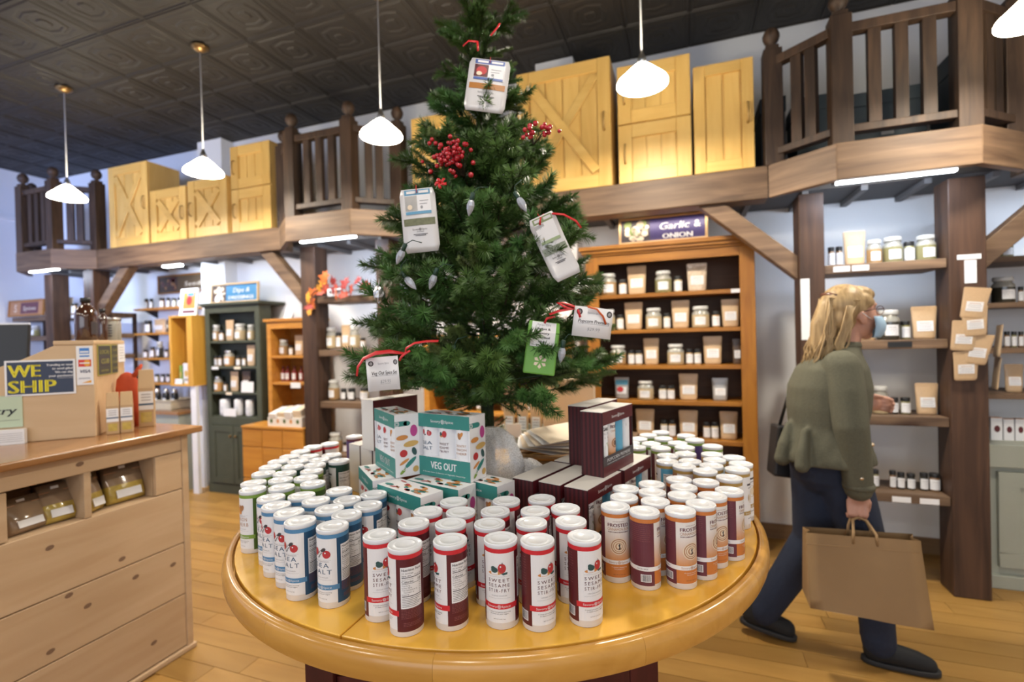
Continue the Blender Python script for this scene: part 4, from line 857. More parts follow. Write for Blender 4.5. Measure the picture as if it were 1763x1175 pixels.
sg = panel(None, 'club_strip', .09, .138, strip_, clm, tb_pt(.0015, .21, .262), (0, 0, sd)); put(sg, 'narrow olive club strip poster beside the club poster', 'poster')
def lines_(f, W, H_):
    for i in range(5): f.rect(W*.15, H_*(.8 - .15*i), W*.85, H_*(.83 - .15*i), 1, 0)
sg = panel(None, 'notice_card', .10, .09, lines_, [M['paper'], M['grey']], tb_pt(.0015, .312, .312), (0, 0, sd)); put(sg, 'small white notice card at the far corner of the till box', 'card')
def try_(f, W, H_):
    f.text('try', W*.90, H_*.42, H_*.24, 1, 1, w=W*.30, shear=.3, align='R', bold=.0008); f.rect(W*.1, H_*.22, W*.96, H_*.228, 1, 1)
sg = panel(None, 'green_card', .22, .13, try_, [mat('pale_green_card', (.50, .60, .44), .6), M['black']], tb_pt(-.459, -.001, .068), (0, 0, px_)); put(sg, 'pale green card with black script ending in try at the left edge', 'card')
r = empty('receipt_stack', tb_pt(-.275, -.02, .0005), px_, label='stack of white printed slips in front of the till box', cat='paper')
MB().box(-.2, .05, -.012, .012, 0, .06).build('slips', M['paper'], r); mb = MB(); f = Flat()
for i in range(5): f.rect(-.12, .012 + .008*i, .045, .0135 + .008*i, 0, 0)
f.ring(-.09, .045, .006, .008, 0, 1); f.emit(mb, lambda u, v, l: (u, -.0126, v)); mb.build('print', [M['grey']], r, fix=False)
# bottles on the till box
amb = mat('amber_glass', (.055, .018, .008), .08, spec=.7, coat=.8)
r = empty('brown_jug', tb_pt(-.10, .255, TH + .0185), label='large brown glass jug with black cap on the till box', cat='bottle')
MB().lathe([(.039, 0), (.043, .006), (.043, .115), (.038, .145), (.023, .165), (.017, .176), (.017, .184)], 28).build('jug_glass', amb, r); MB().lathe([(.020, .182), (.020, .202), (.018, .204)], 20).build('jug_cap', M['black'], r)
mb = MB(); f = Flat(); f.rect(-.04, .03, .04, .09, 0, 0, .01); f.emit(mb, lambda u, v, l: (.0435*math.sin(u/.043 + 2.4), -.0435*math.cos(u/.043 + 2.4), v)); mb.build('jug_label', [M['dark']], r, fix=False)
r = empty('brown_bottle', tb_pt(-.022, .20, TH + .0185), label='slim brown bottle right of the large jug', cat='bottle'); MB().lathe([(.016, 0), (.018, .005), (.018, .105), (.010, .125), (.009, .135)], 18).build('bottle_glass', amb, r); MB().lathe([(.012, .132), (.012, .15)], 12).build('bottle_cap', M['black'], r)
for i in range(2):
    r = empty('shaker_jar', tb_pt(-.026, .345 + .05*i, TH + .0185), label='clear printed shaker jar on the till box, %s' % ('nearer the slim bottle' if i == 0 else 'at the far corner'), cat='jar')
    MB().lathe([(.022, 0), (.024, .004), (.024, .09), (.02, .1)], 18).build('jar_body', M['clear'], r); MB().lathe([(.0245, .098), (.0245, .115)], 18).build('jar_lid', M['steel'], r)
    mb = MB(); f = Flat()
    for k in range(5): f.rect(-.012, .02 + .013*k, .012, .026 + .013*k, 0, 0, .006)
    f.emit(mb, lambda u, v, l: (.0245*math.sin(u/.024 + .5), -.0245*math.cos(u/.024 + .5), v)); mb.build('jar_print', [M['dark']], r, fix=False)
# kraft bags of the counter, red sock, monitor
kraft2 = mat('kraft_bag', (.50, .33, .17), .5, noise=.1, bump=.2, nscale=10)
def cbag(x, y, w_, h_, lab, rz):
    r = empty('kraft_bag', (x, y, CTZ + .0005), rz, label=lab, cat='bag', group='kraft bags on the sales counter')
    d = .022; mb = MB()
    mb.add([(-w_/2, -d, 0), (w_/2, -d, 0), (w_/2, d, 0), (-w_/2, d, 0), (-w_/2, -d, h_*.68), (w_/2, -d, h_*.68), (w_/2, d, h_*.68), (-w_/2, d, h_*.68), (-w_/2*.95, -.003, h_), (w_/2*.95, -.003, h_), (w_/2*.95, .003, h_), (-w_/2*.95, .003, h_)],
           [(0, 3, 2, 1), (0, 1, 5, 4), (1, 2, 6, 5), (2, 3, 7, 6), (3, 0, 4, 7), (4, 5, 9, 8), (5, 6, 10, 9), (6, 7, 11, 10), (7, 4, 8, 11), (8, 9, 10, 11)]); mb.build('bag_body', kraft2, r, bevel=.004)
    mb = MB(); f = Flat(); f.rect(-w_*.46, h_*.30, w_*.46, h_*.62, 0, 0); f.rect(-w_*.46, h_*.38, w_*.46, h_*.41, 1, 1)
    for i in range(3): f.rect(-w_*.3, h_*(.46 + .05*i), w_*.3, h_*(.475 + .05*i), 2, 1)
    f.emit(mb, lambda u, v, l: (u, -d - .0008*(l + 1), v)); mb.build('bag_label', [M['paper'], M['navy'], M['grey']], r, fix=False)
    mb = MB(); f = Flat(); f.rect(-w_*.35, h_*.08, w_*.35, h_*.26, 0, 0); f.emit(mb, lambda u, v, l: (u, -d - .0008, v)); mb.build('bag_window', [yellm], r, fix=False)
cbag(-2.420, 1.458, .046, .185, 'kraft bag with white label at the till box corner, left one of the pair', .95)
cbag(-2.395, 1.500, .046, .185, 'kraft bag with white label, right one of the pair by the till box', .95)
cbag(-2.465, 1.635, .062, .275, 'larger kraft bag behind the pair of kraft bags on the counter', .85)
r = empty('red_mitt', (-2.545, 1.60, CTZ + .0005), .9, label='orange red quilted mitt standing behind the kraft bags', cat='mitt')
rm = mat('red_quilted_cloth', (.50, .07, .022), .8, noise=.15, bump=.4, nscale=30)
MB().lathe([(.040, 0), (.044, .1), (.046, .18), (.040, .23), (.024, .255), (.005, .265)], 14, sy=.4).build('mitt_body', rm, r); MB().tube([(.024, 0, .24), (.045, 0, .275), (.058, 0, .30)], [.011, .011, .006], 8).build('mitt_loop', rm, r)
r = empty('monitor', tb_pt(-.56, .56, .0005), label='black till monitor seen edge on at the far left', cat='monitor', rz=px_ - .1)
MB().obox((-.10, .05, .38), (.44, .025, .27), Matrix.Rotation(-.12, 3, 'X')).build('screen_housing', M['black'], r, bevel=.006); MB().obox((-.10, .06, .519), (.44, .012, .008), None).build('top_edge', M['white'], r)
MB().box(-.14, -.06, .06, .10, .0, .30).build('stand_neck', M['black'], r); MB().box(-.2, 0, 0, .18, 0, .015).build('stand_foot', M['black'], r, bevel=.004)

# ================================================================ round display table
TC = Vector((-.583, 1.483, 0)); TZ = .90
tr = empty('round_table', (TC.x, TC.y, 0), label='large round maple display table with maroon pedestal', cat='table')
seam = -.606 - TC.x
def halfdisc(sgn):
    r = .7545; pts = []; a0 = math.acos((seam + sgn*.0018) / r)
    n = 48
    if sgn > 0: angs = [-a0 + 2*a0*i/n for i in range(n + 1)]
    else: angs = [a0 + (2*math.pi - 2*a0)*i/n for i in range(n + 1)]
    pts = [(r*math.cos(a), r*math.sin(a), TZ - .04) for a in angs]
    return MB().prism(pts, (0, 0, .04))
halfdisc(1).build('top_leaf', M['tableY'], tr, bevel=.002); halfdisc(-1).build('top_leaf', M['tableY'], tr, bevel=.002)
prof = [(.7590, -.016), (.7600, -.0022), (.763, -.0005), (.770, -.001), (.7765, -.005), (.781, -.013), (.783, -.026), (.782, -.042), (.777, -.054), (.7595, -.055)]
NSEG = 13
for k in range(NSEG):
    a0 = 2*math.pi*k/NSEG + .1; a1 = 2*math.pi*(k+1)/NSEG + .1 - .0006; vs = []; n = 12
    for i in range(n + 1):
        a = a0 + (a1 - a0)*i/n
        for r, z in prof: vs.append((r*math.cos(a), r*math.sin(a), TZ + z))
    m = len(prof); fs = [(i*m + j, i*m + (j+1) % m, (i+1)*m + (j+1) % m, (i+1)*m + j) for i in range(n) for j in range(m)] + [tuple(range(m)), tuple(n*m + j for j in range(m))[::-1]]
    mb = MB(); mb.add(vs, fs[:-2], 0, True); mb.add(vs[:m], [tuple(range(m))]); mb.add(vs[-m:], [tuple(range(m))[::-1]]); o = mb.build('edge_segment', M['tableedge'], tr); es_ = o.modifiers.new('sharp', 'EDGE_SPLIT'); es_.split_angle = R_(50)
pedm = wood('maroon_stain', (.085, .012, .014), (.05, .006, .009), 'Z', 26, .35, coat=.3)
mz = Matrix.Rotation(YAW, 3, 'Z')
ped = empty('pedestal', (-.05, .02, 0), YAW); ped.parent = tr
hw = .435
for s in (-1, 1): MB().box(*sorted((s*hw, s*(hw - .07))), -hw, hw, 0, .845).build('side_panel', pedm, ped, bevel=.003)
MB().box(-hw + .071, hw - .071, -hw + .30, hw, 0, .845).build('core', pedm, ped)
MB().box(-.10, hw - .071, -hw, -hw + .02, 0, .70).build('front_panel', pedm, ped); MB().box(-.02, hw - .071, -hw, -hw + .02, .70, .845).build('front_panel', pedm, ped)
for z in (.06, .60): MB().box(-hw + .071, hw - .071, -hw + .021, -hw + .299, z - .02, z).build('shelf', pedm, ped)
# small chrome emblem print on the apron
fl_ = Flat(); fl_.ring(0, 0, .017, .019, 0, 0, 24, sy=1.3); flower(fl_, 0, 0, .014, 0, 0); mb = MB(); fl_.emit(mb, lambda u, v, l: (-.235 + u, -hw + .03 - .0006, .80 + v)); 
MB().box(-.30, -.17, -hw + .03, -hw + .04, .62, .845).build('emblem_panel', pedm, ped); mb.build('emblem', [M['card']], ped, fix=False)

# ================================================================ shaker cans
CR, CH = .0315, .158
can_body = MB().lathe([(.0300, 0), (.0312, .0008), (.0312, .150)], 40, cap1=False).mesh('can_body', M['paper'])
lidp = [(.0319, .1505), (.0322, .152), (.0322, .1565), (.0316, .158), (.0292, .158), (.0286, .1572), (.0262, .1572), (.0256, .1565), (.0205, .1565), (.0198, .1574), (.0180, .1574), (.0172, .1566), (0.00001, .1566)]
can_lid = MB().lathe(lidp, 40, cap0=False, cap1=False).mesh('can_lid', M['white'])
def cyl_fn(R): return lambda u, v, l: ((R + .00016*(l + 1))*math.sin(u/R), -(R + .00016*(l + 1))*math.cos(u/R), v)
C_ = 2*math.pi*CR; FW = .0325      # half width of the front panel
mm = .001
def nutrition(f, u0, u1, m_bg, m_tx, z1=.127, z0=.052):
    f.rect(u0, z0, u1, z1, m_bg, 1, .005); w_ = u1 - u0; L_ = u0 + .0025
    f.text('Nutrition Facts', L_, z1 - .0072, .0048, m_tx, 2, w=w_*.88, align='L', bold=.00012)
    f.text('32 servings', L_, z1 - .0122, .0026, m_tx, 2, w=w_*.5, align='L'); f.text('Serv. size', L_, z1 - .0168, .0027, m_tx, 2, w=w_*.4, align='L', bold=.0001); f.text('1/2 tsp (2g)', u1 - .002, z1 - .0165, .0024, m_tx, 2, w=w_*.34, align='R')
    f.rect(L_, z1 - .0195, u1 - .002, z1 - .0182, m_tx, 2, .005)
    f.text('Amount per serving', L_, z1 - .0226, .0015, m_tx, 2, w=w_*.5, align='L'); f.text('Calories', L_, z1 - .0282, .0042, m_tx, 2, w=w_*.5, align='L', bold=.0001); f.text('10', u1 - .003, z1 - .0280, .0056, m_tx, 2, align='R', bold=.0001)
    f.rect(L_, z1 - .0303, u1 - .002, z1 - .0296, m_tx, 2, .005)
    for i, t in enumerate(('Total Fat 0g', 'Sodium 160mg', 'Total Carbohydrate 1g', 'Total Sugars 1g', 'Protein 0g')):
        f.text(t, L_ + (.003 if i == 3 else 0), z1 - .0345 - .0040*i, .0022, m_tx, 2, align='L'); f.text('0%', u1 - .003, z1 - .0345 - .0040*i, .0022, m_tx, 2, align='R')
    f.rect(L_, z1 - .0537, u1 - .002, z1 - .0523, m_tx, 2, .005)
    for i in range(6): f.rect(L_, z1 - .0568 - .0030*i, u1 - .003 - .004*(i % 3), z1 - .0560 - .0030*i, m_tx, 2, .006)
def smalltext(f, u0, u1, z0, z1, n, m_, seed=1, h=.0007):
    g = random.Random(seed)
    for i in range(n):
        z = z1 - (z1 - z0)*i/n; x = u0
        while x < u1 - .003:
            w_ = g.uniform(.002, .006); f.rect(x, z - h, min(x + w_, u1), z + h*.4, m_, 2, .006); x += w_ + .0009
def barcode(f, u0, z0, w_, h_, m_bg, m_tx):
    f.rect(u0, z0, u0 + w_, z0 + h_, m_bg, 2, .005); g = random.Random(2); x = u0 + .0015
    while x < u0 + w_ - .002:
        b = g.choice((.0003, .0006, .0009)); f.rect(x, z0 + .0015, x + b, z0 + h_ - .001, m_tx, 3); x += b + g.choice((.0004, .0008))
def veg_pic(f, kind, z, S):
    # small still life printed on the front; S maps colour names to slots
    if kind == 'sesame':
        f.ell(-.006, z - .007, .014, .0035, S['or'], 3, .06); f.ell(-.0075, z - .0015, .0065, .0052, S['br'], 4); f.ell(-.010, z + .002, .004, .0035, S['br'], 4); f.ell(.0065, z + .0015, .0075, .0088, S['re'], 5); f.ell(.0040, z + .002, .0045, .0078, S['re'], 5); f.rect(.0066, z + .009, .0078, z + .0125, S['dk'], 5); f.poly([(.004, z - .008), (.017, z - .006), (.016, z - .010), (.009, z - .011)], S['br'], 4); f.ell(.004, z + .005, .0013, .0016, S['wh'], 6)
    elif kind == 'salt':
        f.ell(-.013, z + .001, .0062, .0085, S['re'], 3); f.ell(.012, z - .002, .0085, .0082, S['re'], 3)
        f.poly([(-.010, z - .009), (-.006, z - .011), (.010, z + .006), (.009, z + .010), (.004, z + .009), (-.008, z - .003)], S['gr'], 4); f.ell(.006, z + .007, .0055, .0035, S['dk'], 4, .5)
        for i in range(4): f.ell(-.008 + .0028*i, z - .006 + .0028*i, .0026, .0036, S['dk'], 5, .6, 10); f.ell(-.008 + .0028*i, z - .006 + .0028*i, .0017, .0026, S['wh'], 6, .6, 10)
        f.ell(.010, z + .001, .0016, .0016, S['wh'], 6)
    elif kind == 'herb':
        f.ell(-.004, z - .003, .0065, .010, S['or'], 3, .3); f.ell(.004, z + .004, .0055, .009, S['sw'], 4, -.5); f.ell(-.001, z + .007, .004, .006, S['sw'], 4, .9)
def make_label(kind):
    spec = {'sesame': ('red', 'maroon', 'maroon', ['SWEET', 'SESAME', 'STIR-FRY']), 'salt': ('blue', 'navy', 'navy', ['SEA', 'SALT']), 'herb': ('lgreen', 'dgreen', 'swirl', ['ONION', '& HERB']),
            'bun': ('orange', 'plum', 'plum', None), 'gold': ('goldp', 'swirl', 'dark', None), 'sky': ('goldp', 'sky', 'dark', None), 'lime': ('lgreen', 'plum', 'dark', None), 'grape': ('lgreen', 'purple', 'dark', None),
            'pine': ('pinegr', 'pinegr', 'dark', None), 'chili': ('red', 'maroon', 'dark', None), 'plum': ('plum', 'purple', 'dark', None)}[kind]
    names = [spec[0], spec[1], spec[2], 'paper', 'grey', 'appler', 'brocc', 'carrot', 'swirl', 'dark', 'bun', 'maroontx', 'cream', 'orange']
    S = {'re': 5, 'br': 6, 'or': 7, 'sw': 8, 'dk': 9, 'gr': 4, 'wh': 3}
    f = Flat(); st = .005
    f.rect(-C_/2, .1415, C_/2, .1495, 0, 0, st)                            # colour band under the lid
    f.rect(-C_/2, .010, -FW, .1415, 1, 0, st); f.rect(FW, .010, C_/2, .1415, 1, 0, st)
    if kind == 'bun':
        f.rect(-FW, .050, FW, .1415, 10, 0, st); f.rect(-FW, .013, FW, .041, 13, 0, st); f.rect(-C_/2, .041, C_/2, .050, 3, 1, st)
        f.text('LIMITED EDITION', 0, .1335, .0016, 2, 2, w=.024); f.text('FROSTED', 0, .1225, .0078, 2, 2, w=.047, bold=.0003); f.text('CINNAMON BUN', 0, .1145, .0062, 8, 2, w=.048); f.text('POPCORN SEASONING', 0, .1098, .0028, 2, 2, w=.046, bold=.00015)
        for r0, r1, m_ in ((.0172, .0192, 12), (.0152, .0170, 8), (.0125, .0145, 12), (.0112, .0124, 8), (.0080, .0110, 12)): f.ring(0, .0805, r0, r1, m_, 2, 28, sy=.95)
        f.ell(0, .0805, .0080, .0078, 8, 2); f.ell(.0005, .081, .0062, .0060, 12, 3)
        f.poly([(-.0025, .0745), (.0005, .078), (-.0015, .083), (.001, .0865), (.003, .085), (.002, .081), (.0035, .0765), (.001, .0735)], 9, 4)
        brand(f, 0, .0437, .0042, 8, 3, .046)
        f.text('A sweet seasoning', 0, .0345, .0022, 3, 2, w=.034); f.text('for popcorn', 0, .0305, .0022, 3, 2, w=.022); f.text('NET WT. 4 OZ (113g)', 0, .0185, .0018, 9, 2, w=.026)
        smalltext(f, -.082, -.040, .100, .137, 9, 11, 3); barcode(f, -.062, .018, .022, .016, 3, 9)
        f.text('SAVORY SPICE', -.058, .0442, .0024, 9, 3, w=.022)
        smalltext(f, .040, .075, .085, .137, 12, 11, 4)
    elif spec[3]:
        f.rect(-FW, .013, FW, .1415, 3, 0, st)
        veg_pic(f, kind, .1125, S); T3 = spec[3]
        f.rect(-.0215, .0985, .0215, .0988, 4, 2, .006)
        if kind == 'sesame':
            for i, (t, w_) in enumerate(zip(T3, (.041, .041, .041))): f.text(t, 0, .0885 - .0094*i, .0064, 2, 2, w=w_, sp=1.35)
        else:
            f.text({'salt': 'MEDITERRANEAN', 'herb': 'COUNTRY'}[kind], 0, .0945, .0026, 4, 2, w=.034 if kind == 'salt' else .03)
            for i, (t, w_) in enumerate(zip(T3, (.033, .044) if kind == 'salt' else (.036, .042))): f.text(t, 0, .0835 - .0130*i, .0095, 2, 2, w=w_, sp=1.35)
        f.text('VEGGIE SHAKER', 0, .0625, .0020, 4, 2, w=.030); f.rect(-.0215, .0585, .0215, .0588, 4, 2, .006)
        f.rect(-FW - .004, .0385, FW + .004, .0485, 0, 2, st); brand(f, 0, .0415, .0042, 3, 3, .050)
        f.text('A sweet and savory seasoning', 0, .0325, .0021, 9, 2, w=.042); f.text('to shake on your veggies', 0, .0290, .0021, 9, 2, w=.035); f.text('NET WT. 4 OZ (113g)', 0, .0195, .0017, 9, 2, w=.022)
        nutrition(f, FW + .008, FW + .050, 3, 9); smalltext(f, FW + .008, FW + .050, .032, .0505, 7, 11, 5); smalltext(f, FW + .012, FW + .046, .018, .026, 3, 11, 6)
        smalltext(f, -.085, -FW - .010, .075, .135, 12, 11, 7); barcode(f, -FW - .028, .018, .020, .018, 3, 9)
    else:
        f.rect(-FW, .013, FW, .1415, 3, 0, st); f.rect(-.018, .118, .018, .123, 2, 2, .006); f.rect(-.014, .110, .014, .1125, 4, 2, .006); f.ell(0, .085, .015, .016, 0, 2); f.ell(0, .085, .009, .010, 12, 3)
        f.rect(-FW - .004, .0385, FW + .004, .0485, 0, 2, st); brand(f, 0, .0415, .0042, 3, 3, .050); f.rect(-.016, .028, .016, .030, 4, 2, .006)
        nutrition(f, FW + .008, FW + .050, 3, 9)
    mb = MB(); f.emit(mb, cyl_fn(CR)); return mb.mesh('can_label', [M[n] for n in names], fix=False)
CANS={'herb':[(-1.076,0.973),(-1.123,1.019),(-1.174,1.101),(-1.213,1.164),(-1.2421,1.225),(-1.257,1.288),(-1.276,1.357),(-1.111,1.117),(-1.05,1.159),(-1.07,1.061),(-1.014,1.096),(-1.013,1.007),(-0.956,1.058)],
'chili':[(-1.2861,1.4287),(-1.2609,1.4883)],
'pine':[(-1.128,1.339),(-1.1231,1.2741),(-1.194,1.3061),(-1.1799,1.2429),(-1.1471,1.1859),(-1.0908,1.218),(-1.051,1.281)],
'plum':[(-1.256,1.627)],
'salt':[(-0.972,0.932),(-0.913,0.89),(-0.847,0.861),(-0.784,0.827),(-0.697,0.8239),(-0.908,0.965),(-0.845,0.944),(-0.7733,0.9056),(-0.711,0.887),(-0.843,1.025),(-0.7742,0.9696),(-0.702,0.9511),(-0.7369,1.0227)],
'sesame':[(-0.574,0.812),(-0.501,0.787),(-0.428,0.828),(-0.338,0.861),(-0.269,0.874),(-0.188,0.914),(-0.541,0.885),(-0.464,0.902),(-0.386,0.924),(-0.305,0.953),(-0.229,0.982),(-0.546,0.954),(-0.473,0.969),(-0.401,0.994),(-0.317,1.019),(-0.257,1.052),(-0.518,1.026),(-0.401,1.064),(-0.325,1.099)],
'bun':[(-0.1532,1.093),(-0.0898,1.08),(-0.017,1.106),(0.026,1.159),(0.053,1.223),(0.093,1.274),(-0.071,1.1508),(-0.014,1.21),(-0.142,1.16),(-0.0816,1.2148),(-0.0099,1.2747),(0.043,1.333),(-0.0221,1.3383),(-0.087,1.2793),(-0.1454,1.2261)],
'gold':[(0.102,1.387),(0.133,1.613),(0.045,1.438),(-0.0091,1.4746),(0.064,1.5),(0.076,1.569),(0.0071,1.5374),(-0.058,1.591),(-0.005,1.629),(0.073,1.641)],
'sky':[(0.1299,1.4795),(0.1451,1.5425),(-0.057,1.519)],
'lime':[(-0.083,1.692),(0.08,1.759),(-0.008,1.721),(-0.031,1.782),(-0.003,1.918),(-0.117,1.751),(-0.167,1.821),(-0.08,1.849),(-0.137,1.898),(-0.095,1.963),(-0.162,1.688),(-0.187,1.751)],
'grape':[(0.026,1.847)]}

COLN = {'sesame': 'red-banded sesame stir-fry', 'salt': 'blue-banded sea salt', 'herb': 'green-banded onion herb', 'bun': 'orange-banded frosted cinnamon', 'gold': 'gold-banded popcorn', 'sky': 'sky blue popcorn', 'lime': 'lime-banded popcorn', 'grape': 'violet popcorn', 'pine': 'dark green', 'chili': 'red-labelled', 'plum': 'violet-labelled'}
FACE = {'sesame': {0: 10, 1: -92, 2: -73, 3: -10, 4: 35, 5: 35, 6: -72, 7: -60, 8: 5, 9: -15, 10: 10}, 'salt': {0: -62, 1: -58, 2: -52, 3: -48, 4: -47, 8: -90, 11: -39, 12: -80}, 'herb': {0: -61}, 'bun': {0: 11, 1: 94, 2: 41, 3: 77, 4: 40, 5: 85}, 'pine': {6: -78}, 'sky': {0: 80, 1: 60, 2: -95}, 'grape': {0: 170}}
crng = random.Random(21)
for kind, pts in CANS.items():
    lab_me = make_label(kind)
    # rows counted from the viewer, then places counted from the left
    info = []
    for i, (x, y) in enumerate(pts):
        d = Vector((x, y, 0)); info.append((i, d.dot(_fw), d.dot(_ri) / d.dot(_fw)))
    order = sorted(info, key=lambda t: t[1]); names = {}
    nrow = {'sesame': (6, 5, 5, 3), 'salt': (5, 4, 4), 'herb': (4, 3, 3, 3), 'bun': (4, 4, 4, 3), 'gold': (4, 3, 3), 'lime': (4, 4, 4), 'pine': (3, 4)}.get(kind, (len(pts),)); k0 = 0
    for ri, nr in enumerate(nrow):
        row = sorted(order[k0:k0 + nr], key=lambda t: t[2]); k0 += nr
        for q, t in enumerate(row): names[t[0]] = (ri, q, len(nrow))
    for i, (x, y) in enumerate(pts):
        ri, q, nr = names[i]
        lab = '%s shaker can' % COLN[kind]
        if len(pts) == 1: lab += ' standing alone at the back of the table'
        elif nr == 1: lab += ', %s from the left of its kind' % ordinal(q)
        else: lab += ', %s from the left in its %s row' % (ordinal(q), ['nearest', 'second nearest', 'third nearest', 'farthest'][ri if ri < nr - 1 or nr == 1 else 3])
        d = Vector((x, y, 0)).normalized(); a = R_(FACE.get(kind, {}).get(i, {'salt': -55, 'herb': -60, 'pine': -75, 'sesame': -20}.get(kind, 45) + crng.uniform(-25, 25)))
        rt = Vector((d.y, -d.x, 0)); nv = -d*math.cos(a) + rt*math.sin(a)      # direction the front panel faces
        r = empty('shaker_can', (x, y, TZ + .0003), math.atan2(nv.x, -nv.y), label=lab, cat='can', group='shaker cans: ' + COLN[kind])
        link('can_body', can_body, r); link('can_label', lab_me, r); link('can_lid', can_lid, r, rot=(0, 0, crng.uniform(0, 6)))

# ================================================================ gift boxes
BH = .168
stripm = stripes('maroon_stripes', (.085, .010, .014), (.028, .004, .007), 26, 'Y'); stripx = stripes('maroon_stripes_x', (.085, .010, .014), (.028, .004, .007), 26, 'X')
def vegetables(f, u0, u1, v0, v1, seed, sc=1.0, layer=1):
    g = random.Random(seed); W, H_ = u1 - u0, v1 - v0
    kinds = [('beet', .80, .88, .16, .12, 0), ('carrot', .28, .76, .26, .05, .05), ('corn', .66, .62, .34, .06, .1), ('appler', .33, .44, .17, .075, 0), ('brocc', .80, .46, .13, .085, .3), ('carrot', .35, .27, .30, .030, .5), ('teal', .62, .24, .42, .045, .7), ('corn', .85, .10, .17, .06, .9), ('lgreen', .28, .08, .2, .03, .7)]
    for i, (m_, a, b, rx, ry, ro) in enumerate(kinds):
        rx = min(rx, a*.98, (1 - a)*.98) if abs(ro) < .3 else rx*.8
        f.ell(u0 + W*a, v0 + H_*b, W*rx, H_*ry, VM[m_], layer + i % 3, ro, 14)
    f.ring(u0 + W*.34, v0 + H_*.14, W*.06, W*.085, VM['wh'], layer + 4, 12)
VMATS = ['paper', 'teal', 'appler', 'brocc', 'carrot', 'corn', 'beet', 'lgreen', 'dark', 'grey', 'swirl', 'maroon', 'navy']
VM = {'wh': 0, 'teal': 1, 'appler': 2, 'brocc': 3, 'carrot': 4, 'corn': 5, 'beet': 6, 'lgreen': 7, 'dark': 8, 'grey': 9, 'swirl': 10, 'maroon': 11, 'navy': 12}
def box_fn(face, W, D, H_):
    # local box: front-right-bottom corner at the origin, front along -x, depth +y
    if face == 'front': return lambda u, v, l: (u - W, -.0004*(l + 1), v)
    if face == 'right': return lambda u, v, l: (.0004*(l + 1), u, v)
    if face == 'top': return lambda u, v, l: (u - W, v, H_ + .0004*(l + 1))
    if face == 'left': return lambda u, v, l: (-W - .0004*(l + 1), D - u, v)
def veg_meshes():
    W, D, H_ = .178, .068, BH; out = []
    mb = MB()
    # shell with a recessed window
    mb.box(-W, 0, .0, D, 0, .052); mb.box(-W, 0, 0, D, H_ - .036, H_); mb.box(-W, 0, .020, D, .052, H_ - .036); mb.box(-W, -W + .004, 0, .02, .052, H_ - .036); mb.box(-.004, 0, 0, .02, .052, H_ - .036)
    out.append(('box_shell', mb.mesh('box_shell', M['paper'])))
    f = Flat(); f.rect(0, 0, W, .052, VM['teal'], 0); f.rect(0, H_ - .036, W, H_, VM['teal'], 0); mb = MB()
    brand(f, W/2, H_ - .022, .0075, VM['wh'], 1, .085); f.text('VEG OUT', W/2, .022, .020, VM['wh'], 1, w=.088, bold=.0005); f.text('A Savory Spice Collection of Vegetable Seasonings', W/2, .010, .0034, VM['wh'], 1, w=.145)
    f.emit(mb, box_fn('front', W, D, H_))
    f = Flat(); f.rect(0, .1365, .034, .150, VM['teal'], 0); f.ell(.034, .143, .010, .0065, VM['teal'], 0); 
    for r0 in (.003, .0055): f.ring(.006, .143, r0, r0 + .0012, VM['wh'], 1, 12)
    vegetables(f, 0.002, D - .002, .004, H_ - .03, 4); f.emit(mb, box_fn('right', W, D, H_))
    f = Flat(); vegetables(f, 0.002, D - .002, .004, H_ - .01, 5); f.emit(mb, box_fn('left', W, D, H_))
    f = Flat(); g = random.Random(9)
    for i in range(22): f.ell(g.uniform(.02, W - .02), g.uniform(.012, D - .012), g.uniform(.007, .017), g.uniform(.0025, .006), g.choice([1, 2, 2, 4, 4, 5, 10]), i % 4, g.uniform(-.5, .3), 10)
    f.emit(mb, box_fn('top', W, D, H_))
    out.append(('box_print', mb.mesh('box_print', [M[n] for n in VMATS], fix=False)))
    # three little cans in the window
    tubes = []
    for k in range(3):
        x = -W + .031 + k*.058; r = .027
        mb = MB().lathe([(r, .05), (r, H_ - .034)], 20, c=(x, .0265, 0), cap0=False, cap1=False); f = Flat()
        if k == 0: t = ['SEA', 'SALT']; c_ = VM['navy']
        elif k == 1: t = ['SWEET', 'SESAME', 'STIR-FRY']; c_ = VM['maroon']
        else: t = ['COUNTRY', 'ONION', '& HERB']; c_ = VM['swirl']
        if k == 0: f.ell(-.011, .118, .005, .007, 2, 1); f.ell(.009, .115, .007, .007, 2, 1); f.poly([(-.008, .110), (-.004, .108), (.010, .122), (.006, .125)], 8, 2)
        elif k == 1: f.ell(-.006, .112, .007, .004, 4, 1); f.ell(-.007, .117, .005, .005, 3, 2); f.ell(.005, .117, .007, .009, 2, 3)
        else: f.ell(-.003, .116, .006, .009, 10, 1, .3); f.ell(.004, .120, .004, .007, 4, 2, -.5)
        for i, q in enumerate(t): f.text(q, 0, (.085 if k == 0 else .088) - (.014 if k == 0 else .010)*i, .009 if k == 0 else .006, c_, 2, w=.034)
        f.rect(-.015, .103, .015, .1034, 9, 1); f.rect(-.015, .062, .015, .0624, 9, 1)
        f.emit(mb, lambda u, v, l: (x + (r + .0003*l)*math.sin(u/r), .0265 - (r + .0003*l)*math.cos(u/r), v))
        tubes.append(('inner_can', mb.mesh('inner_can', [M[n] for n in VMATS], fix=False)))
    return out + tubes
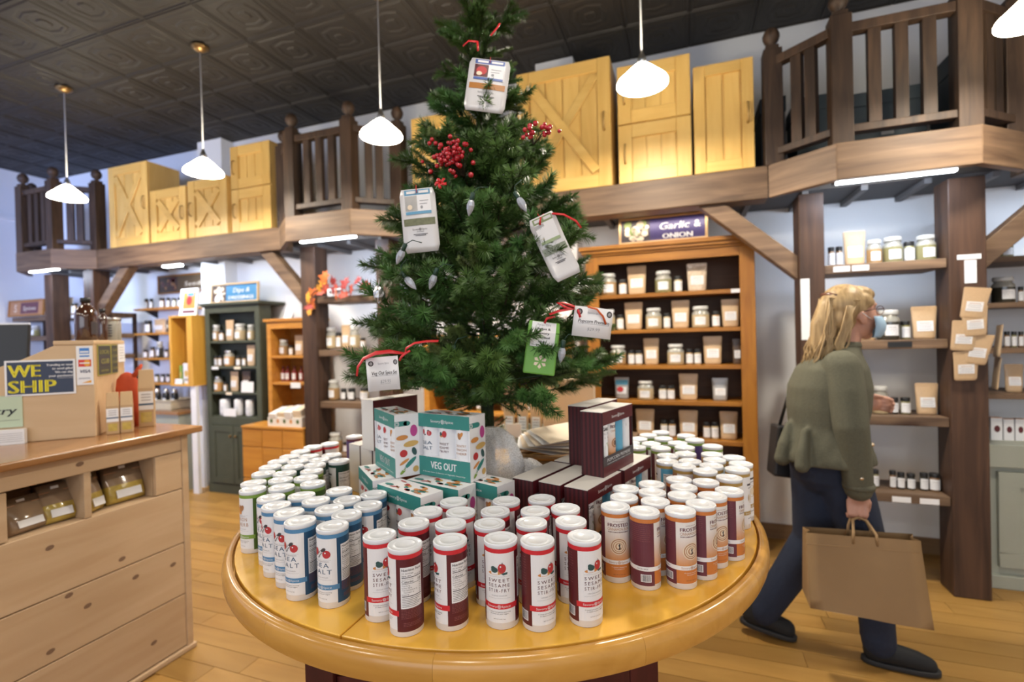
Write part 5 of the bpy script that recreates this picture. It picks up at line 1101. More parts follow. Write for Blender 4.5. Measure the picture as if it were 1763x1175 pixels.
def pop_meshes():
    W, D, H_ = .19, .064, BH; out = []
    mb = MB(); mb.box(-W, 0, 0, D, 0, .046); mb.box(-W, 0, 0, D, H_ - .034, H_ - .0008); mb.box(-W, 0, .016, D, .046, H_ - .034); mb.box(-W, -W + .004, 0, .016, .046, H_ - .034); mb.box(-.004, 0, 0, .016, .046, H_ - .034)
    out.append(('box_shell', mb.mesh('box_shell', stripm)))
    out.append(('box_flap', MB().box(-W, 0, 0, D, H_ - .0007, H_ + .0012).mesh('box_flap', M['card'])))
    f = Flat(); f.rect(0, 0, W, .046, VM['maroon'], 0); f.rect(0, H_ - .034, W, H_, VM['maroon'], 0); mb = MB(); f.rect(0, .026, W, .052, VM['dark'], 1)
    brand(f, W/2, H_ - .021, .0075, VM['wh'], 1, .085); f.text('POPCORN PREMIERE', W/2, .036, .0095, VM['wh'], 2, w=.145, bold=.0004); f.text('A SAVORY SPICE POPCORN SEASONING COLLECTION', W/2, .029, .0034, VM['wh'], 2, w=.15)
    f.emit(mb, box_fn('front', W, D, H_)); out.append(('box_print', mb.mesh('box_print', [M[n] for n in VMATS], fix=False)))
    nm = VMATS[:-1] + ['sky', 'bun', 'lgreen']
    for k in range(4):
        x = -W + .026 + k*.046; r = .0225; mb = MB().lathe([(r, .045), (r, H_ - .033)], 20, c=(x, .0235, 0), cap0=False, cap1=False, mat=[0, 13, 12, 0][k]); f = Flat()
        if k == 0: f.text('GARLIC', 0, .118, .009, 8, 2, w=.030, bold=.0003); f.text('DILL PICKLE', 0, .108, .006, 9, 2, w=.030); f.poly([(-.012, .05), (.012, .05), (.008, .075), (0, .088), (-.009, .078)], 14, 1); f.rect(-.009, .098, .008, .101, 8, 2)
        elif k == 1: f.text('FROSTED', 0, .118, .009, 11, 2, w=.032, bold=.0003); f.text('CINNAMON', 0, .108, .006, 10, 2, w=.030); f.ring(0, .078, .009, .013, 10, 2); f.ring(0, .078, .004, .007, 10, 2); f.ell(0, .078, .003, .007, 8, 3)
        elif k == 3: f.rect(-.012, .11, .012, .118, 9, 2)
        f.emit(mb, lambda u, v, l: (x + (r + .0003*l)*math.sin(u/r), .0235 - (r + .0003*l)*math.cos(u/r), v))
        out.append(('inner_can', mb.mesh('inner_can', [M[n] for n in nm], fix=False)))
    return out
VEG = veg_meshes(); POP = pop_meshes()
def gift(meshes, corner, ang, z, lab, name, grp):
    r = empty(name, (corner[0], corner[1], z), ang, label=lab, cat='gift box', group=grp)
    for n, me in meshes: link(n, me, r)
    return r
G1, G2 = 'vegetable seasoning gift boxes', 'popcorn seasoning gift boxes'
z1 = TZ + .0005; z2 = TZ + BH + .0022
gift(VEG, (-.783, 1.083), R_(-41.7), z1, 'teal veg out box on the table, leftmost of the lower veg boxes', 'veg_gift_box', G1)
gift(VEG, (-.590, .998), R_(-22), z1, 'teal veg out box in the lower row, nearest the viewer', 'veg_gift_box', G1)
gift(VEG, (-.529, 1.073), R_(-15), z1, 'teal veg out box in the lower row, third from the left', 'veg_gift_box', G1)
gift(VEG, (-.446, 1.122), R_(-20), z1, 'teal veg out box in the lower row, next to the maroon boxes', 'veg_gift_box', G1)
gift(VEG, (-.733, 1.116), R_(-38), z2, 'upright teal veg out box on top, the left one', 'veg_gift_box', G1)
gift(VEG, (-.521, 1.130), R_(-13), z2, 'upright teal veg out box on top, the right one facing the viewer', 'veg_gift_box', G1)
pa = math.atan2(.954, .30)
# the long printed face looks right (+x side): front along the row
def pop(cx, cy, z, lab, ang=pa): 
    # corner given is the near right one; the front runs away from it
    e = Vector((math.cos(ang), math.sin(ang))); gift(POP, (cx + e.x*.19, cy + e.y*.19), ang, z, lab, 'popcorn_gift_box', G2)
pop(-.226, 1.150, z1, 'maroon popcorn box in the lower row, nearest right one')
pop(-.298, 1.172, z1, 'maroon popcorn box in the lower row, middle near one')
pop(-.374, 1.188, z1, 'maroon popcorn box in the lower row, left near one')
pop(-.162, 1.346, z1, 'maroon popcorn box in the lower row, far right one')
pop(-.236, 1.366, z1, 'maroon popcorn box in the lower row, far middle one hidden below the upright pair')
pop(-.312, 1.384, z1, 'maroon popcorn box in the lower row, far left one')
pop(-.204, 1.257, z2, 'upright maroon popcorn box on top, the nearer one')
pop(-.259, 1.352, z2, 'upright maroon popcorn box on top, the farther one')
# maroon boxes with white ends at the back left
whitem = MB().box(-.19, 0, 0, .066, 0, BH).mesh('box_shell', M['maroon']); whitee = MB().box(-.1903, -.1895, .0005, .0655, .0005, BH - .0005).mesh('box_end', M['card']); whitt = MB().box(-.19, 0, .0, .066, BH, BH + .001).mesh('box_flap', M['card'])
WB = [('box_shell', whitem), ('box_end', whitee), ('box_flap', whitt)]
wa = math.atan2(.945, .33); e = Vector((math.cos(wa), math.sin(wa))); nrm = Vector((-e.y, e.x))   # box depth runs along +nrm
for (nx, ny, z, lab) in ((-1.088, 1.436, z1, 'white-ended maroon box at the back left, lower left one'), (-1.020, 1.412, z1, 'white-ended maroon box at the back left, lower middle one'), (-.952, 1.388, z1, 'white-ended maroon box at the back left, lower right one'), (-.982, 1.372, z2, 'white-ended maroon box standing on top at the back left')):
    gift(WB, (nx + e.x*.19, ny + e.y*.19), wa, z, lab, 'maroon_gift_box', 'white-ended maroon boxes')
# boxes kept on the shelf of the pedestal
def ped_pt(x, y): p = mz @ Vector((x, y, 0)); return (TC.x - .05 + p.x, TC.y + .02 + p.y)
gift(WB, ped_pt(-.285, -.215), YAW + math.pi/2, .6005, 'white-ended box on the shelf under the table, left opening', 'maroon_gift_box', 'white-ended maroon boxes')
gift(VEG, ped_pt(-.06, -.405), YAW, .6005, 'teal veg out box on the shelf under the table', 'veg_gift_box', G1)

# ================================================================ things around the tree foot
tulle = bpy.data.materials.new('white_sparkle_tulle'); tulle.use_nodes = True; nt = tulle.node_tree; b = nt.nodes['Principled BSDF']
b.inputs['Base Color'].default_value = (.95, .96, .98, 1); b.inputs['Roughness'].default_value = .4
tc = nt.nodes.new('ShaderNodeTexCoord'); v = nt.nodes.new('ShaderNodeTexVoronoi'); v.inputs['Scale'].default_value = 420; nt.links.new(tc.outputs['Object'], v.inputs['Vector'])
mr = nt.nodes.new('ShaderNodeMapRange'); mr.inputs['From Min'].default_value = .28; mr.inputs['From Max'].default_value = .5; mr.inputs['To Min'].default_value = .12; mr.inputs['To Max'].default_value = .75; nt.links.new(v.outputs['Distance'], mr.inputs['Value']); nt.links.new(mr.outputs['Result'], b.inputs['Alpha'])
tu = empty('tulle_bow', (-.585, 1.41, TZ + .0005), label='bunched white sparkling tulle around the tree foot', cat='fabric')
g = random.Random(4)
for k, (cx, cy, cz, rx, ry, rz_) in enumerate(((.03, -.04, .145, .085, .065, .125), (-.05, -.01, .10, .08, .06, .10), (.115, .0, .085, .075, .055, .085))):
    mb = MB(); nu, nv = 26, 14; vs = []
    for j in range(nv + 1):
        t = j/nv
        for i in range(nu):
            a = 2*math.pi*i/nu; rr = math.sin(math.pi*(.06 + .80*t)) * (1 + .16*math.sin(5*a + k*2 + 3*t) + .05*g.uniform(-1, 1))
            vs.append((cx + rx*rr*math.cos(a), cy + ry*rr*math.sin(a), max(.001, cz - rz_*math.cos(math.pi*(.06 + .80*t))*-1)))
    mb.add(vs, [(j*nu + i, j*nu + (i+1) % nu, (j+1)*nu + (i+1) % nu, (j+1)*nu + i) for j in range(nv) for i in range(nu)], 0, True); mb.build('tulle_loop', tulle, tu)
# second small display table behind, with a kraft carrier bag, pouch tray and a basket of leaflets
dt = empty('side_table', (-.60, 2.62, 0), label='low dark side table behind the tree, mostly hidden', cat='table')
MB().box(-.42, .34, -.28, .28, .835, .87).build('table_board', M['timberX'], dt, bevel=.004)
for sx in (-.39, .31):
    for sy in (-.25, .25): MB().box(sx - .03, sx + .03, sy - .03, sy + .03, 0, .835).build('leg', M['timberZ'], dt)
kb = empty('carrier_bag', (-.565, 2.45, .8705), label='plain kraft carrier bag behind the tree, right of the trunk', cat='bag', rz=.1)
kbm = mat('kraft_carrier', (.68, .54, .39), .6, noise=.06)
MB().box(-.13, .13, -.05, .05, 0, .35).build('bag_body', kbm, kb, bevel=.004); MB().tube([(-.05, -.052, .33), (-.05, -.056, .40), (.05, -.056, .40), (.05, -.052, .33)], .004, 6).build('handle', kbm, kb)
tr2 = empty('pouch_tray', (-.83, 2.46, .8705), label='pale tray of kraft pouches behind the tree trunk', cat='tray')
mb = MB(); mb.box(-.12, .12, -.09, .09, 0, .01); mb.box(-.12, .12, -.09, -.08, .01, .09); mb.box(-.12, .12, .08, .09, .01, .09); mb.box(-.12, -.11, -.08, .08, .01, .09); mb.box(.11, .12, -.08, .08, .01, .09); mb.build('tray_body', M['sage'], tr2); MB().box(-.05, .03, -.094, -.09, .05, .12).build('tray_label', M['paper'], tr2)
for i in range(3):
    r = empty('kraft_pouch', (-.90 + .075*i, 2.47, .8815), label='kraft pouch in the tray behind the tree, %s from the left' % ordinal(i), cat='pouch', group='kraft pouches in the tray behind the tree'); r.scale = (.07, .05, .24)
    for nme, me in proto('K', ''): link(nme, me, r)
wick = wood('wicker', (.30, .16, .055), (.15, .075, .025), 'X', 60, .6)
bs = empty('wicker_basket', (-.47, 1.75, TZ + .0005), label='low wicker basket of leaflets behind the maroon boxes', cat='basket', rz=.3)
for k in range(6):
    rr = .115 + .006*k; MB().tube([(rr*1.1*math.cos(a*math.pi/12), rr*.72*math.sin(a*math.pi/12), .012 + .02*k) for a in range(25)], .0105, 6).build('wicker_coil', wick, bs)
MB().lathe([(.12, .002), (.12, .010)], 24, sx=1.1, sy=.72).build('basket_floor', wick, bs)
for i in range(6):
    o = MB().box(-.10, .10, -.065, .065, 0, .0015).build('leaflet', M['paper'] if i % 2 == 0 else M['cream'], None, (-.50 + .012*i, 1.74 + .005*i, TZ + .125 + .011*i), (.10 + .03*i, .22 - .05*i, .3 + .12*i)); put(o, 'leaflet fanned in the wicker basket, %s from the bottom' % ordinal(i), 'leaflet', 'leaflets in the wicker basket')

# ================================================================ artificial Christmas tree
TX, TY = -.615, 1.478
tree = empty('christmas_tree', (TX, TY, TZ + .0005), label='green artificial Christmas tree standing on the round table', cat='tree')
def leafmat(name, c1, c2):
    m = bpy.data.materials.new(name); m.use_nodes = True; nt = m.node_tree; b = nt.nodes['Principled BSDF']; oi = nt.nodes.new('ShaderNodeObjectInfo'); cr = nt.nodes.new('ShaderNodeValToRGB')
    cr.color_ramp.elements[0].color = (*c1, 1); cr.color_ramp.elements[1].color = (*c2, 1); nt.links.new(oi.outputs['Random'], cr.inputs['Fac']); nt.links.new(cr.outputs['Color'], b.inputs['Base Color']); b.inputs['Roughness'].default_value = .42; b.inputs['Specular IOR Level'].default_value = .35; return m
nm1 = leafmat('needle_dark', (.052, .108, .022), (.090, .170, .038)); nm2 = leafmat('needle_bright', (.055, .140, .034), (.090, .200, .048)); nm3 = leafmat('needle_olive', (.115, .165, .045), (.17, .22, .075))
twigm = mat('twig_brown', (.045, .032, .018), .7)
def needles(mb, a, b, n, ln, rr, lean=.55, mt=1, t0=.0):
    a = Vector(a); b = Vector(b); d = (b - a).normalized(); u = d.orthogonal().normalized(); q = d.cross(u)
    for i in range(n):
        t = t0 + (1 - t0)*(i + rr.random())/n; an = rr.uniform(0, 2*math.pi); o_ = u*math.cos(an) + q*math.sin(an)
        le = lean + rr.uniform(-.15, .2) + .35*max(0, t - .85)/.15; v = (o_ + d*le*1.3).normalized(); L_ = ln*rr.uniform(.75, 1.1)*(1 - .25*max(0, t - .8)/.2)
        p = a.lerp(b, t); s = v.cross(d).normalized()*.0012 if v.cross(d).length > 1e-4 else u*.0012
        tip = p + v*L_ + Vector((0, 0, -.0015)); mid = p + v*L_*.55
        mb.add([p - s, p + s, mid + s*.9, tip, mid - s*.9], [(0, 1, 2, 3, 4)], mt)
def brush(seed, L_, nside, mt, ln, dens, wide=.45):
    rr = random.Random(seed); mb = MB(); tip = Vector((L_, 0, .02))
    mb.tube([(0, 0, 0), (L_*.5, 0, .006), tuple(tip)], [.0028, .002, .0008], 5, 0); needles(mb, (L_*.12, 0, 0), tuple(tip), int(dens*L_*1500), ln, rr, mt=mt)
    for k in range(nside):
        t = .22 + .60*k/max(1, nside - 1); s = 1 if k % 2 else -1; p = Vector((L_*t, 0, .012*t)); sl = L_*(.55 - .22*t)*rr.uniform(.85, 1.15); an = rr.uniform(.55, .95)*s
        e = p + Vector((math.cos(an)*sl, math.sin(an)*sl*wide*1.6, rr.uniform(-.25, .45)*sl)); mb.tube([tuple(p), tuple(e)], [.0018, .0008], 4, 0); needles(mb, tuple(p), tuple(e), int(dens*sl*1700), ln*.92, rr, mt=mt)
    return mb.mesh('branch', [twigm, nm1, nm2, nm3], fix=False)
BR = [brush(1, .20, 5, 1, .032, 1.15), brush(2, .18, 4, 1, .036, 1.15), brush(3, .19, 5, 2, .031, 1.15), brush(4, .16, 4, 1, .038, 1.1), brush(5, .17, 4, 3, .020, 1.9), brush(6, .16, 1, 3, .019, 2.4), brush(7, .15, 3, 2, .042, 1.0)]
print('needles per branch', [len(b.polygons) for b in BR])
MB().tube([(0, 0, 0), (0, 0, .6), (.0, 0, 1.2), (0, 0, 1.62)], [.022, .020, .014, .006], 12).build('trunk', mat('trunk_wrap', (.018, .035, .012), .8, noise=.4, nscale=60, bump=.6), tree)
MB().lathe([(.12, 0), (.12, .012), (.05, .02), (.03, .09), (.024, .1)], 20).build('stand', M['black'], tree)
def tree_r(z):   # crown radius over height above the table top
    K = [(.33, .40), (.42, .41), (.52, .385), (.70, .345), (.88, .29), (1.07, .235), (1.26, .158), (1.36, .130), (1.44, .085), (1.52, .05), (1.60, .03)]
    if z <= K[0][0]: return K[0][1]
    for (a, r0), (b, r1) in zip(K, K[1:]):
        if z <= b: return r0 + (r1 - r0)*(z - a)/(b - a)
    return .03
rr = random.Random(77); nb = 0; z = .375; lev = 0
while z < 1.50:
    R0 = tree_r(z); n = max(4, int(2*math.pi*R0/.125)); ph = rr.uniform(0, 6.28)
    for k in range(n):
        if nb >= 298: break
        a = ph + 2*math.pi*(k + rr.uniform(-.3, .3))/n; me = rr.choice(BR[:4]) if rr.random() < .62 else rr.choice(BR[4:])
        Lb = {0: .20, 1: .18, 2: .19, 3: .16, 4: .17, 5: .16, 6: .15}[BR.index(me)]
        Rt = R0*rr.uniform(.80, 1.07); sc = 1.0 if R0 > .2 else max(.62, R0/.2); tilt = rr.uniform(.02, .62) if z > .46 else rr.uniform(-.02, .30)
        zz = z + rr.uniform(-.035, .035)
        if z < .50 and -2.7 < math.atan2(math.sin(a), math.cos(a)) < -1.05: tilt = rr.uniform(.15, .4); zz = max(zz, .395)
        rb = max(.012, Rt - Lb*sc*math.cos(tilt))
        o = link('branch', me, tree, (rb*math.cos(a), rb*math.sin(a), zz), (rr.uniform(-.7, .7), -tilt, a + rr.uniform(-.25, .25)), (sc, sc, sc)); nb += 1
    z += .062; lev += 1
print('branches', nb, 'top', z)
# leader and crown tips
for (t, a, s) in ((1.35, 0, .9), (1.2, 2.2, .75), (.55, .25, .9), (.6, 3.0, .85), (.8, 4.6, .8)):
    link('branch', BR[3 if t > 1 else 1], tree, (0, 0, 1.50), (0, -t, a), (s, s, s))
# bare boughs and inner foliage carrying the tips
inner = brush(31, .20, 8, 1, .022, .75, .8)
for zt in (.06, .16, .26, .36): link('inner_branch', inner, tree, (0, 0, zt), (zt*9, -1.5, zt*7), (.62, .62, .62))
z = .33; c = 0
while z < 1.40:
    n = max(3, int(tree_r(z)*(26 if z < .5 else 18))); ph = rr.uniform(0, 6)
    for k in range(n):
        a = ph + 2*math.pi*k/n; s = max(.35, tree_r(z)*2.2)*rr.uniform(.8, 1.0); s = min(s, .95)
        o = link('inner_branch', inner, tree, (.01*math.cos(a), .01*math.sin(a), z), (rr.uniform(-1, 1), -rr.uniform(-.05, .4), a), (s, s, s)); c += 1
    z += .075
wirem = mat('green_wire', (.012, .032, .012), .6)
z = .40
while z < 1.3:
    n = max(4, int(tree_r(z)*18)); ph = rr.uniform(0, 6)
    for k in range(n):
        a = ph + 2*math.pi*k/n; R0 = tree_r(z)*.72; MB().tube([(0, 0, z - .02), (R0*.5*math.cos(a), R0*.5*math.sin(a), z + .01), (R0*math.cos(a), R0*math.sin(a), z + .03)], [.0035, .003, .002], 5).build('bough_wire', wirem, tree)
    z += .16

# ---------------------------------------------------------------- what hangs on the tree
def frame_at(TL, TRr, BL, zfirst=False):
    TL, TRr, BL = Vector(TL), Vector(TRr), Vector(BL); x = (TRr - TL); W = x.length; x.normalize(); z = (TL - BL); z = z - x*z.dot(x); z.normalize(); y = z.cross(x)
    if zfirst: z = (TL - BL).normalized(); x = (TRr - TL); x = (x - z*x.dot(z)).normalized(); y = z.cross(x)
    m = Matrix((x, y, z)).transposed().to_4x4(); m.translation = BL; return m, W, (TL - BL).length
def hang(name, TL, TRr, BL, lab, cat, grp=None, zf=False):
    m, W, H_ = frame_at(TL, TRr, BL, zf); r = empty(name, label=lab, cat=cat, group=grp); r.matrix_world = m; return r, W, H_
def rounded(W, H_, r, n=4):
    pts = []
    for cx, cz, a0 in ((W - r, r, -math.pi/2), (W - r, H_ - r, 0), (r, H_ - r, math.pi/2), (r, r, math.pi)):
        for i in range(n + 1): a = a0 + math.pi/2*i/n; pts.append((cx + r*math.cos(a), cz + r*math.sin(a)))
    return pts
foil = mat('pearl_pouch_film', (.66, .65, .66), .28, noise=.06, nscale=20, bump=.25, coat=.3)
def packet(TL, TRr, BL, lab, top, pict, fill, bend=0.0):
    r, W, H_ = hang('spice_packet', TL, TRr, BL, lab, 'packet', 'spice packets hung on the tree', bend > 0)
    def bow(u, v): return -bend*((v/H_ - .5)**2)*.06
    pts = rounded(W, H_, .008); mb = MB(); n = len(pts)
    # subdivided sheet with thickness
    nu, nv = 6, 10; vs = []
    for side in (-1, 1):
        for j in range(nv + 1):
            for i in range(nu + 1):
                u, v = W*i/nu, H_*j/nv
                if j in (0, nv) : u = min(max(u, .006), W - .006)
                th = .0010 + .0035*math.sin(math.pi*min(1, max(0, (v/H_)*1.15)))*math.sin(math.pi*i/nu)
                vs.append((u, side*th + bow(u, v), v))
    N = (nu + 1)*(nv + 1); fs = []
    for s in (0, 1):
        for j in range(nv):
            for i in range(nu): a = s*N + j*(nu + 1) + i; fs.append((a, a + 1, a + nu + 2, a + nu + 1))
    edge = [i for i in range(nu + 1)] + [j*(nu + 1) + nu for j in range(1, nv + 1)] + [nv*(nu + 1) + i for i in range(nu - 1, -1, -1)] + [j*(nu + 1) for j in range(nv - 1, 0, -1)]
    for a, b in zip(edge, edge[1:] + edge[:1]): fs.append((a, b, b + N, a + N))
    mb.add(vs, fs, 0, True); mb.build('pouch_film', foil, r)
    f = Flat(); c0, c1 = W*.14, W*.86
    f.rect(c0, H_*.90, c1, H_*.985, 0, 0, W*.06); f.rect(c0, H_*.60, c1, H_*.90, 1, 0, W*.06); f.rect(c0, H_*.65, W*.48, H_*.89, 2, 1, W*.06); f.ell(W*.32, H_*.77, W*.13, H_*.085, 3, 2); f.ell(W*.27, H_*.71, W*.07, H_*.04, 4, 3)
    f.rect(c0, H_*.595, c1, H_*.64, 0, 2, W*.06); f.rect(W*.55, H_*.80, W*.80, H_*.81, 5, 2); f.rect(W*.55, H_*.75, W*.76, H_*.76, 5, 2); f.ell(W*.6, H_*.70, W*.035, H_*.025, 5, 2); f.text('gravy', W*.5, H_*.92, H_*.03, 1, 2, w=W*.25) if False else None
    f.rect(W*.06, H_*.42, W*.94, H_*.53, 6, 0, W*.06); brand(f, W*.5, H_*.345, H_*.028, 7, 1, W*.42); f.rect(W*.40, H_*.315, W*.60, H_*.325, 5, 1); f.rect(W*.3, H_*.275, W*.7, H_*.285, 7, 1, W*.06); f.rect(W*.35, H_*.255, W*.65, H_*.265, 7, 1, W*.06); f.rect(W*.20, H_*.925, W*.46, H_*.965, 1, 2) ; f.rect(W*.54, H_*.925, W*.82, H_*.965, 1, 2)
    mb = MB(); f.emit(mb, lambda u, v, l: (u, -(.0014 + .0035*math.sin(math.pi*min(1, max(0, (v/H_)*1.15)))*math.sin(math.pi*min(1, max(0, u/W)))) + bow(u, v) - .0004*(l + 1), v))
    mb.build('pouch_print', [M[top], M['paper'], M['maroon'] if pict == 'appler' else M['greyp'], M[pict], M['cream'], M['grey'], M[fill], M['dark']], r, fix=False)
    MB().ribbon([(W*.5, -.003, H_*.93), (W*.5, -.008, H_*.98), (W*.48, .006, H_*1.06)], .006, (1, 0, 0)).build('ribbon_tie', M['redrib'], r)
    return r
M['bluep'] = mat('packet_blue', (.07, .13, .40), .4); M['packblue'] = mat('packet_light_blue', (.12, .33, .52), .4); M['packgreen'] = mat('packet_sage', (.32, .40, .22), .4); M['rub'] = mat('orange_rub', (.42, .17, .035), .35, noise=.2, nscale=90); M['herbs'] = mat('dried_herbs', (.16, .17, .09), .5, noise=.5, nscale=120); M['pepper'] = mat('grey_green_mix', (.26, .29, .22), .4, noise=.4, nscale=100)
packet((-.578, 1.282, 2.243), (-.468, 1.318, 2.224), (-.583, 1.279, 2.094), 'pearl spice packet with blue header high on the tree', 'bluep', 'appler', 'rub')
packet((-.668, 1.148, 1.835), (-.578, 1.178, 1.842), (-.698, 1.135, 1.668), 'pearl spice packet with light blue header at the left of the tree', 'packblue', 'greyp', 'herbs')
packet((-.389, 1.244, 1.741), (-.318, 1.269, 1.734), (-.322, 1.267, 1.578), 'tilted pearl spice packet with sage header at the right of the tree', 'packgreen', 'beet', 'pepper', 1.2)
# green candied nut pouch
r, W, H_ = hang('nut_pouch', (-.370, 1.228, 1.480), (-.292, 1.254, 1.468), (-.403, 1.215, 1.346), 'bright green pouch for sweet and savory candied nuts', 'pouch')
gp = mat('bright_green_pouch', (.16, .40, .06), .42, noise=.08)
MB().prism([(0, -.012, 0), (W, -.012, 0), (W, .012, 0), (0, .012, 0)], (0, .0, H_*.8)).build('pouch_body', gp, r, bevel=.004)
mb = MB(); mb.add([(0, -.012, H_*.8), (W, -.012, H_*.8), (W, .012, H_*.8), (0, .012, H_*.8), (.002, -.001, H_), (W - .002, -.001, H_), (W - .002, .001, H_), (.002, .001, H_)], [(0, 1, 5, 4), (1, 2, 6, 5), (2, 3, 7, 6), (3, 0, 4, 7), (4, 5, 6, 7)]); mb.build('pouch_neck', gp, r)
f = Flat(); f.rect(W*.12, H_*.52, W*.88, H_*.80, 0, 0); f.rect(W*.12, H_*.80, W*.88, H_*.99, 0, 0)
for i, t in enumerate(('Recipe Card', 'Sweet &', 'Savory', 'Candied', 'Nuts')): f.text(t, W*.5, H_*(.92 - .08*i), H_*.042, 1 if i else 2, 1, w=W*(.42, .42, .38, .42, .26)[i], bold=.0004 if i else 0)
f.rect(W*.2, H_*.545, W*.6, H_*.553, 2, 1); f.rect(W*.74, H_*.535, W*.83, H_*.57, 3, 1)
mb = MB(); f.emit(mb, lambda u, v, l: (u, -.0126 - .0004*(l + 1) + (max(0, v - H_*.8)/(H_*.2))*.0105, v)); mb.build('recipe_card', [M['paper'], M['dark'], M['grey'], M['dgreen']], r, fix=False)
f = Flat()
for k in range(6):
    a = k*math.pi/3 + .5; c, s = math.cos(a), math.sin(a); q = W*.20; f.poly([(W*.5 + c*q*.25, H_*.24 + s*q*.25), (W*.5 + c*q*.8 - s*q*.3, H_*.24 + s*q*.8 + c*q*.3), (W*.5 + c*q*1.1, H_*.24 + s*q*1.1), (W*.5 + c*q*.8 + s*q*.3, H_*.24 + s*q*.8 - c*q*.3)], 0, 0)
mb = MB(); f.emit(mb, lambda u, v, l: (u, -.0126, v)); mb.build('petal_emblem', [M['cream']], r, fix=False)
MB().ribbon([(W*.5, -.004, H_*.97), (W*.55, -.012, H_*1.06), (W*.8, -.004, H_*1.12)], .006, (0, -1, .2)).build('ribbon_tie', M['redrib'], r)
# price tags
def ptag(TL, TRr, BL, lab, title, price, curl):
    r, W, H_ = hang('price_tag_card', TL, TRr, BL, lab, 'tag', 'paper price tags on the tree')
    fn = lambda u, v: curl*((u/W - .5)**2)*.05
    mb = MB(); nu = 10; vs = [(W*i/nu, fn(W*i/nu, 0) + dy, zz) for zz in (0, H_) for dy in (-.0004, .0004) for i in range(nu + 1)]; k = nu + 1
    fs = [(i, i + 1, 2*k + i + 1, 2*k + i) for i in range(nu)] + [(k + i, k + i + 1, 3*k + i + 1, 3*k + i) for i in range(nu)] + [(i, i + 1, k + i + 1, k + i) for i in range(nu)] + [(2*k + i, 2*k + i + 1, 3*k + i + 1, 3*k + i) for i in range(nu)] + [(0, k, 3*k, 2*k), (nu, k + nu, 3*k + nu, 2*k + nu)]
    mb.add(vs, fs, 0, True); mb.build('card', M['paper'], r)
    f = Flat()
    for x in (W*.13, W*.90): f.ring(x, H_*.82, W*.045, W*.075, 0, 0, 16, sy=1.1); flower(f, x, H_*.82, W*.045, 0, 0)
    f.text('Savory Spice', W*.5, H_*.78, H_*.06, 1, 0, w=W*.34); f.text(title, W*.52, H_*.47, H_*.12, 0, 0, w=W*.80, shear=.15, bold=.0002); f.rect(W*.12, H_*.435, W*.92, H_*.442, 0, 0, W*.08); f.text(price, W*.52, H_*.22, H_*.10, 1, 0, w=W*.32, shear=.15); f.rect(W*.36, H_*.19, W*.68, H_*.196, 1, 0)
    mb = MB(); f.emit(mb, lambda u, v, l: (u, fn(u, v) - .0008, v)); mb.build('lettering', [M['dark'], M['grey']], r, fix=False)
    return r, W, H_
r, W, H_ = ptag((-.730, 1.036, 1.394), (-.654, 1.061, 1.399), (-.745, 1.030, 1.312), 'white price tag reading Veg Out Spice Set at lower left of the tree', 'Veg Out Spice Set', '$29.95', -1)
rb = empty('red_ribbon', (-.655, 1.050, 1.400), label='shiny red ribbon tied above the Veg Out tag', cat='ribbon')
P_ = lambda l: [tuple(Vector(p) - Vector((-.655, 1.050, 1.400))) for p in l]
MB().ribbon(P_([(-.655, 1.052, 1.405), (-.690, 1.036, 1.411), (-.722, 1.025, 1.408), (-.750, 1.014, 1.395), (-.764, 1.010, 1.375), (-.768, 1.010, 1.352)]), [.006, .012, .013, .010, .008, .006], (0, -.75, .65)).build('ribbon_tail', M['redrib'], rb)
MB().ribbon(P_([(-.655, 1.052, 1.405), (-.650, 1.050, 1.418), (-.630, 1.056, 1.430), (-.602, 1.066, 1.434), (-.574, 1.076, 1.434)]), [.005, .007, .007, .007, .007], (0, -.75, .65)).build('ribbon_tail', M['redrib'], rb)
MB().ribbon(P_([(-.668, 1.046, 1.388), (-.660, 1.044, 1.398), (-.650, 1.050, 1.407), (-.640, 1.052, 1.412)]), .006, (0, -1, .3)).build('knot', M['redrib'], rb)
r, W, H_ = ptag((-.305, 1.219, 1.509), (-.211, 1.252, 1.495), (-.272, 1.230, 1.440), 'white price tag reading Popcorn Premiere at the right of the tree', 'Popcorn Premiere', '$29.99', 1)
rb = empty('red_ribbon', (-.268, 1.222, 1.520), label='red ribbon bow above the Popcorn Premiere tag', cat='ribbon')
P_ = lambda l: [tuple(Vector(p) - Vector((-.268, 1.222, 1.520))) for p in l]
MB().ribbon(P_([(-.262, 1.226, 1.512), (-.285, 1.216, 1.522), (-.302, 1.210, 1.524), (-.285, 1.212, 1.512), (-.262, 1.222, 1.508), (-.300, 1.205, 1.502), (-.322, 1.198, 1.494)]), .008, (0, -.7, .7)).build('bow_loop', M['redrib'], rb)
MB().ribbon(P_([(-.232, 1.24, 1.512), (-.210, 1.248, 1.505), (-.196, 1.256, 1.486), (-.190, 1.262, 1.466)]), .005, (0, -.8, .5)).build('ribbon_tail', mat('orange_red_ribbon', (.60, .10, .02), .4), rb)
MB().ribbon(P_([(-.255, 1.228, 1.505), (-.252, 1.228, 1.495), (-.25, 1.232, 1.485)]), .006, (0, -1, 0)).build('knot', M['redrib'], rb)
rb = empty('red_ribbon', (-.525, 1.27, 2.255), label='red ribbon strands above the highest packet', cat='ribbon')
for pts_ in ([(-.05, 0, .012), (-.03, -.004, .020), (-.005, 0, .014)], [(.035, .0, .022), (.055, .006, .045), (.06, .008, .055)], [(-.002, -.008, .01), (0, -.010, -.008), (0, -.010, -.018)]): MB().ribbon(pts_, .006, (0, -1, .2)).build('ribbon_strand', M['redrib'], rb)
rb = empty('red_ribbon', (-.333, 1.25, 1.752), label='thin red ribbon above the tilted packet', cat='ribbon')
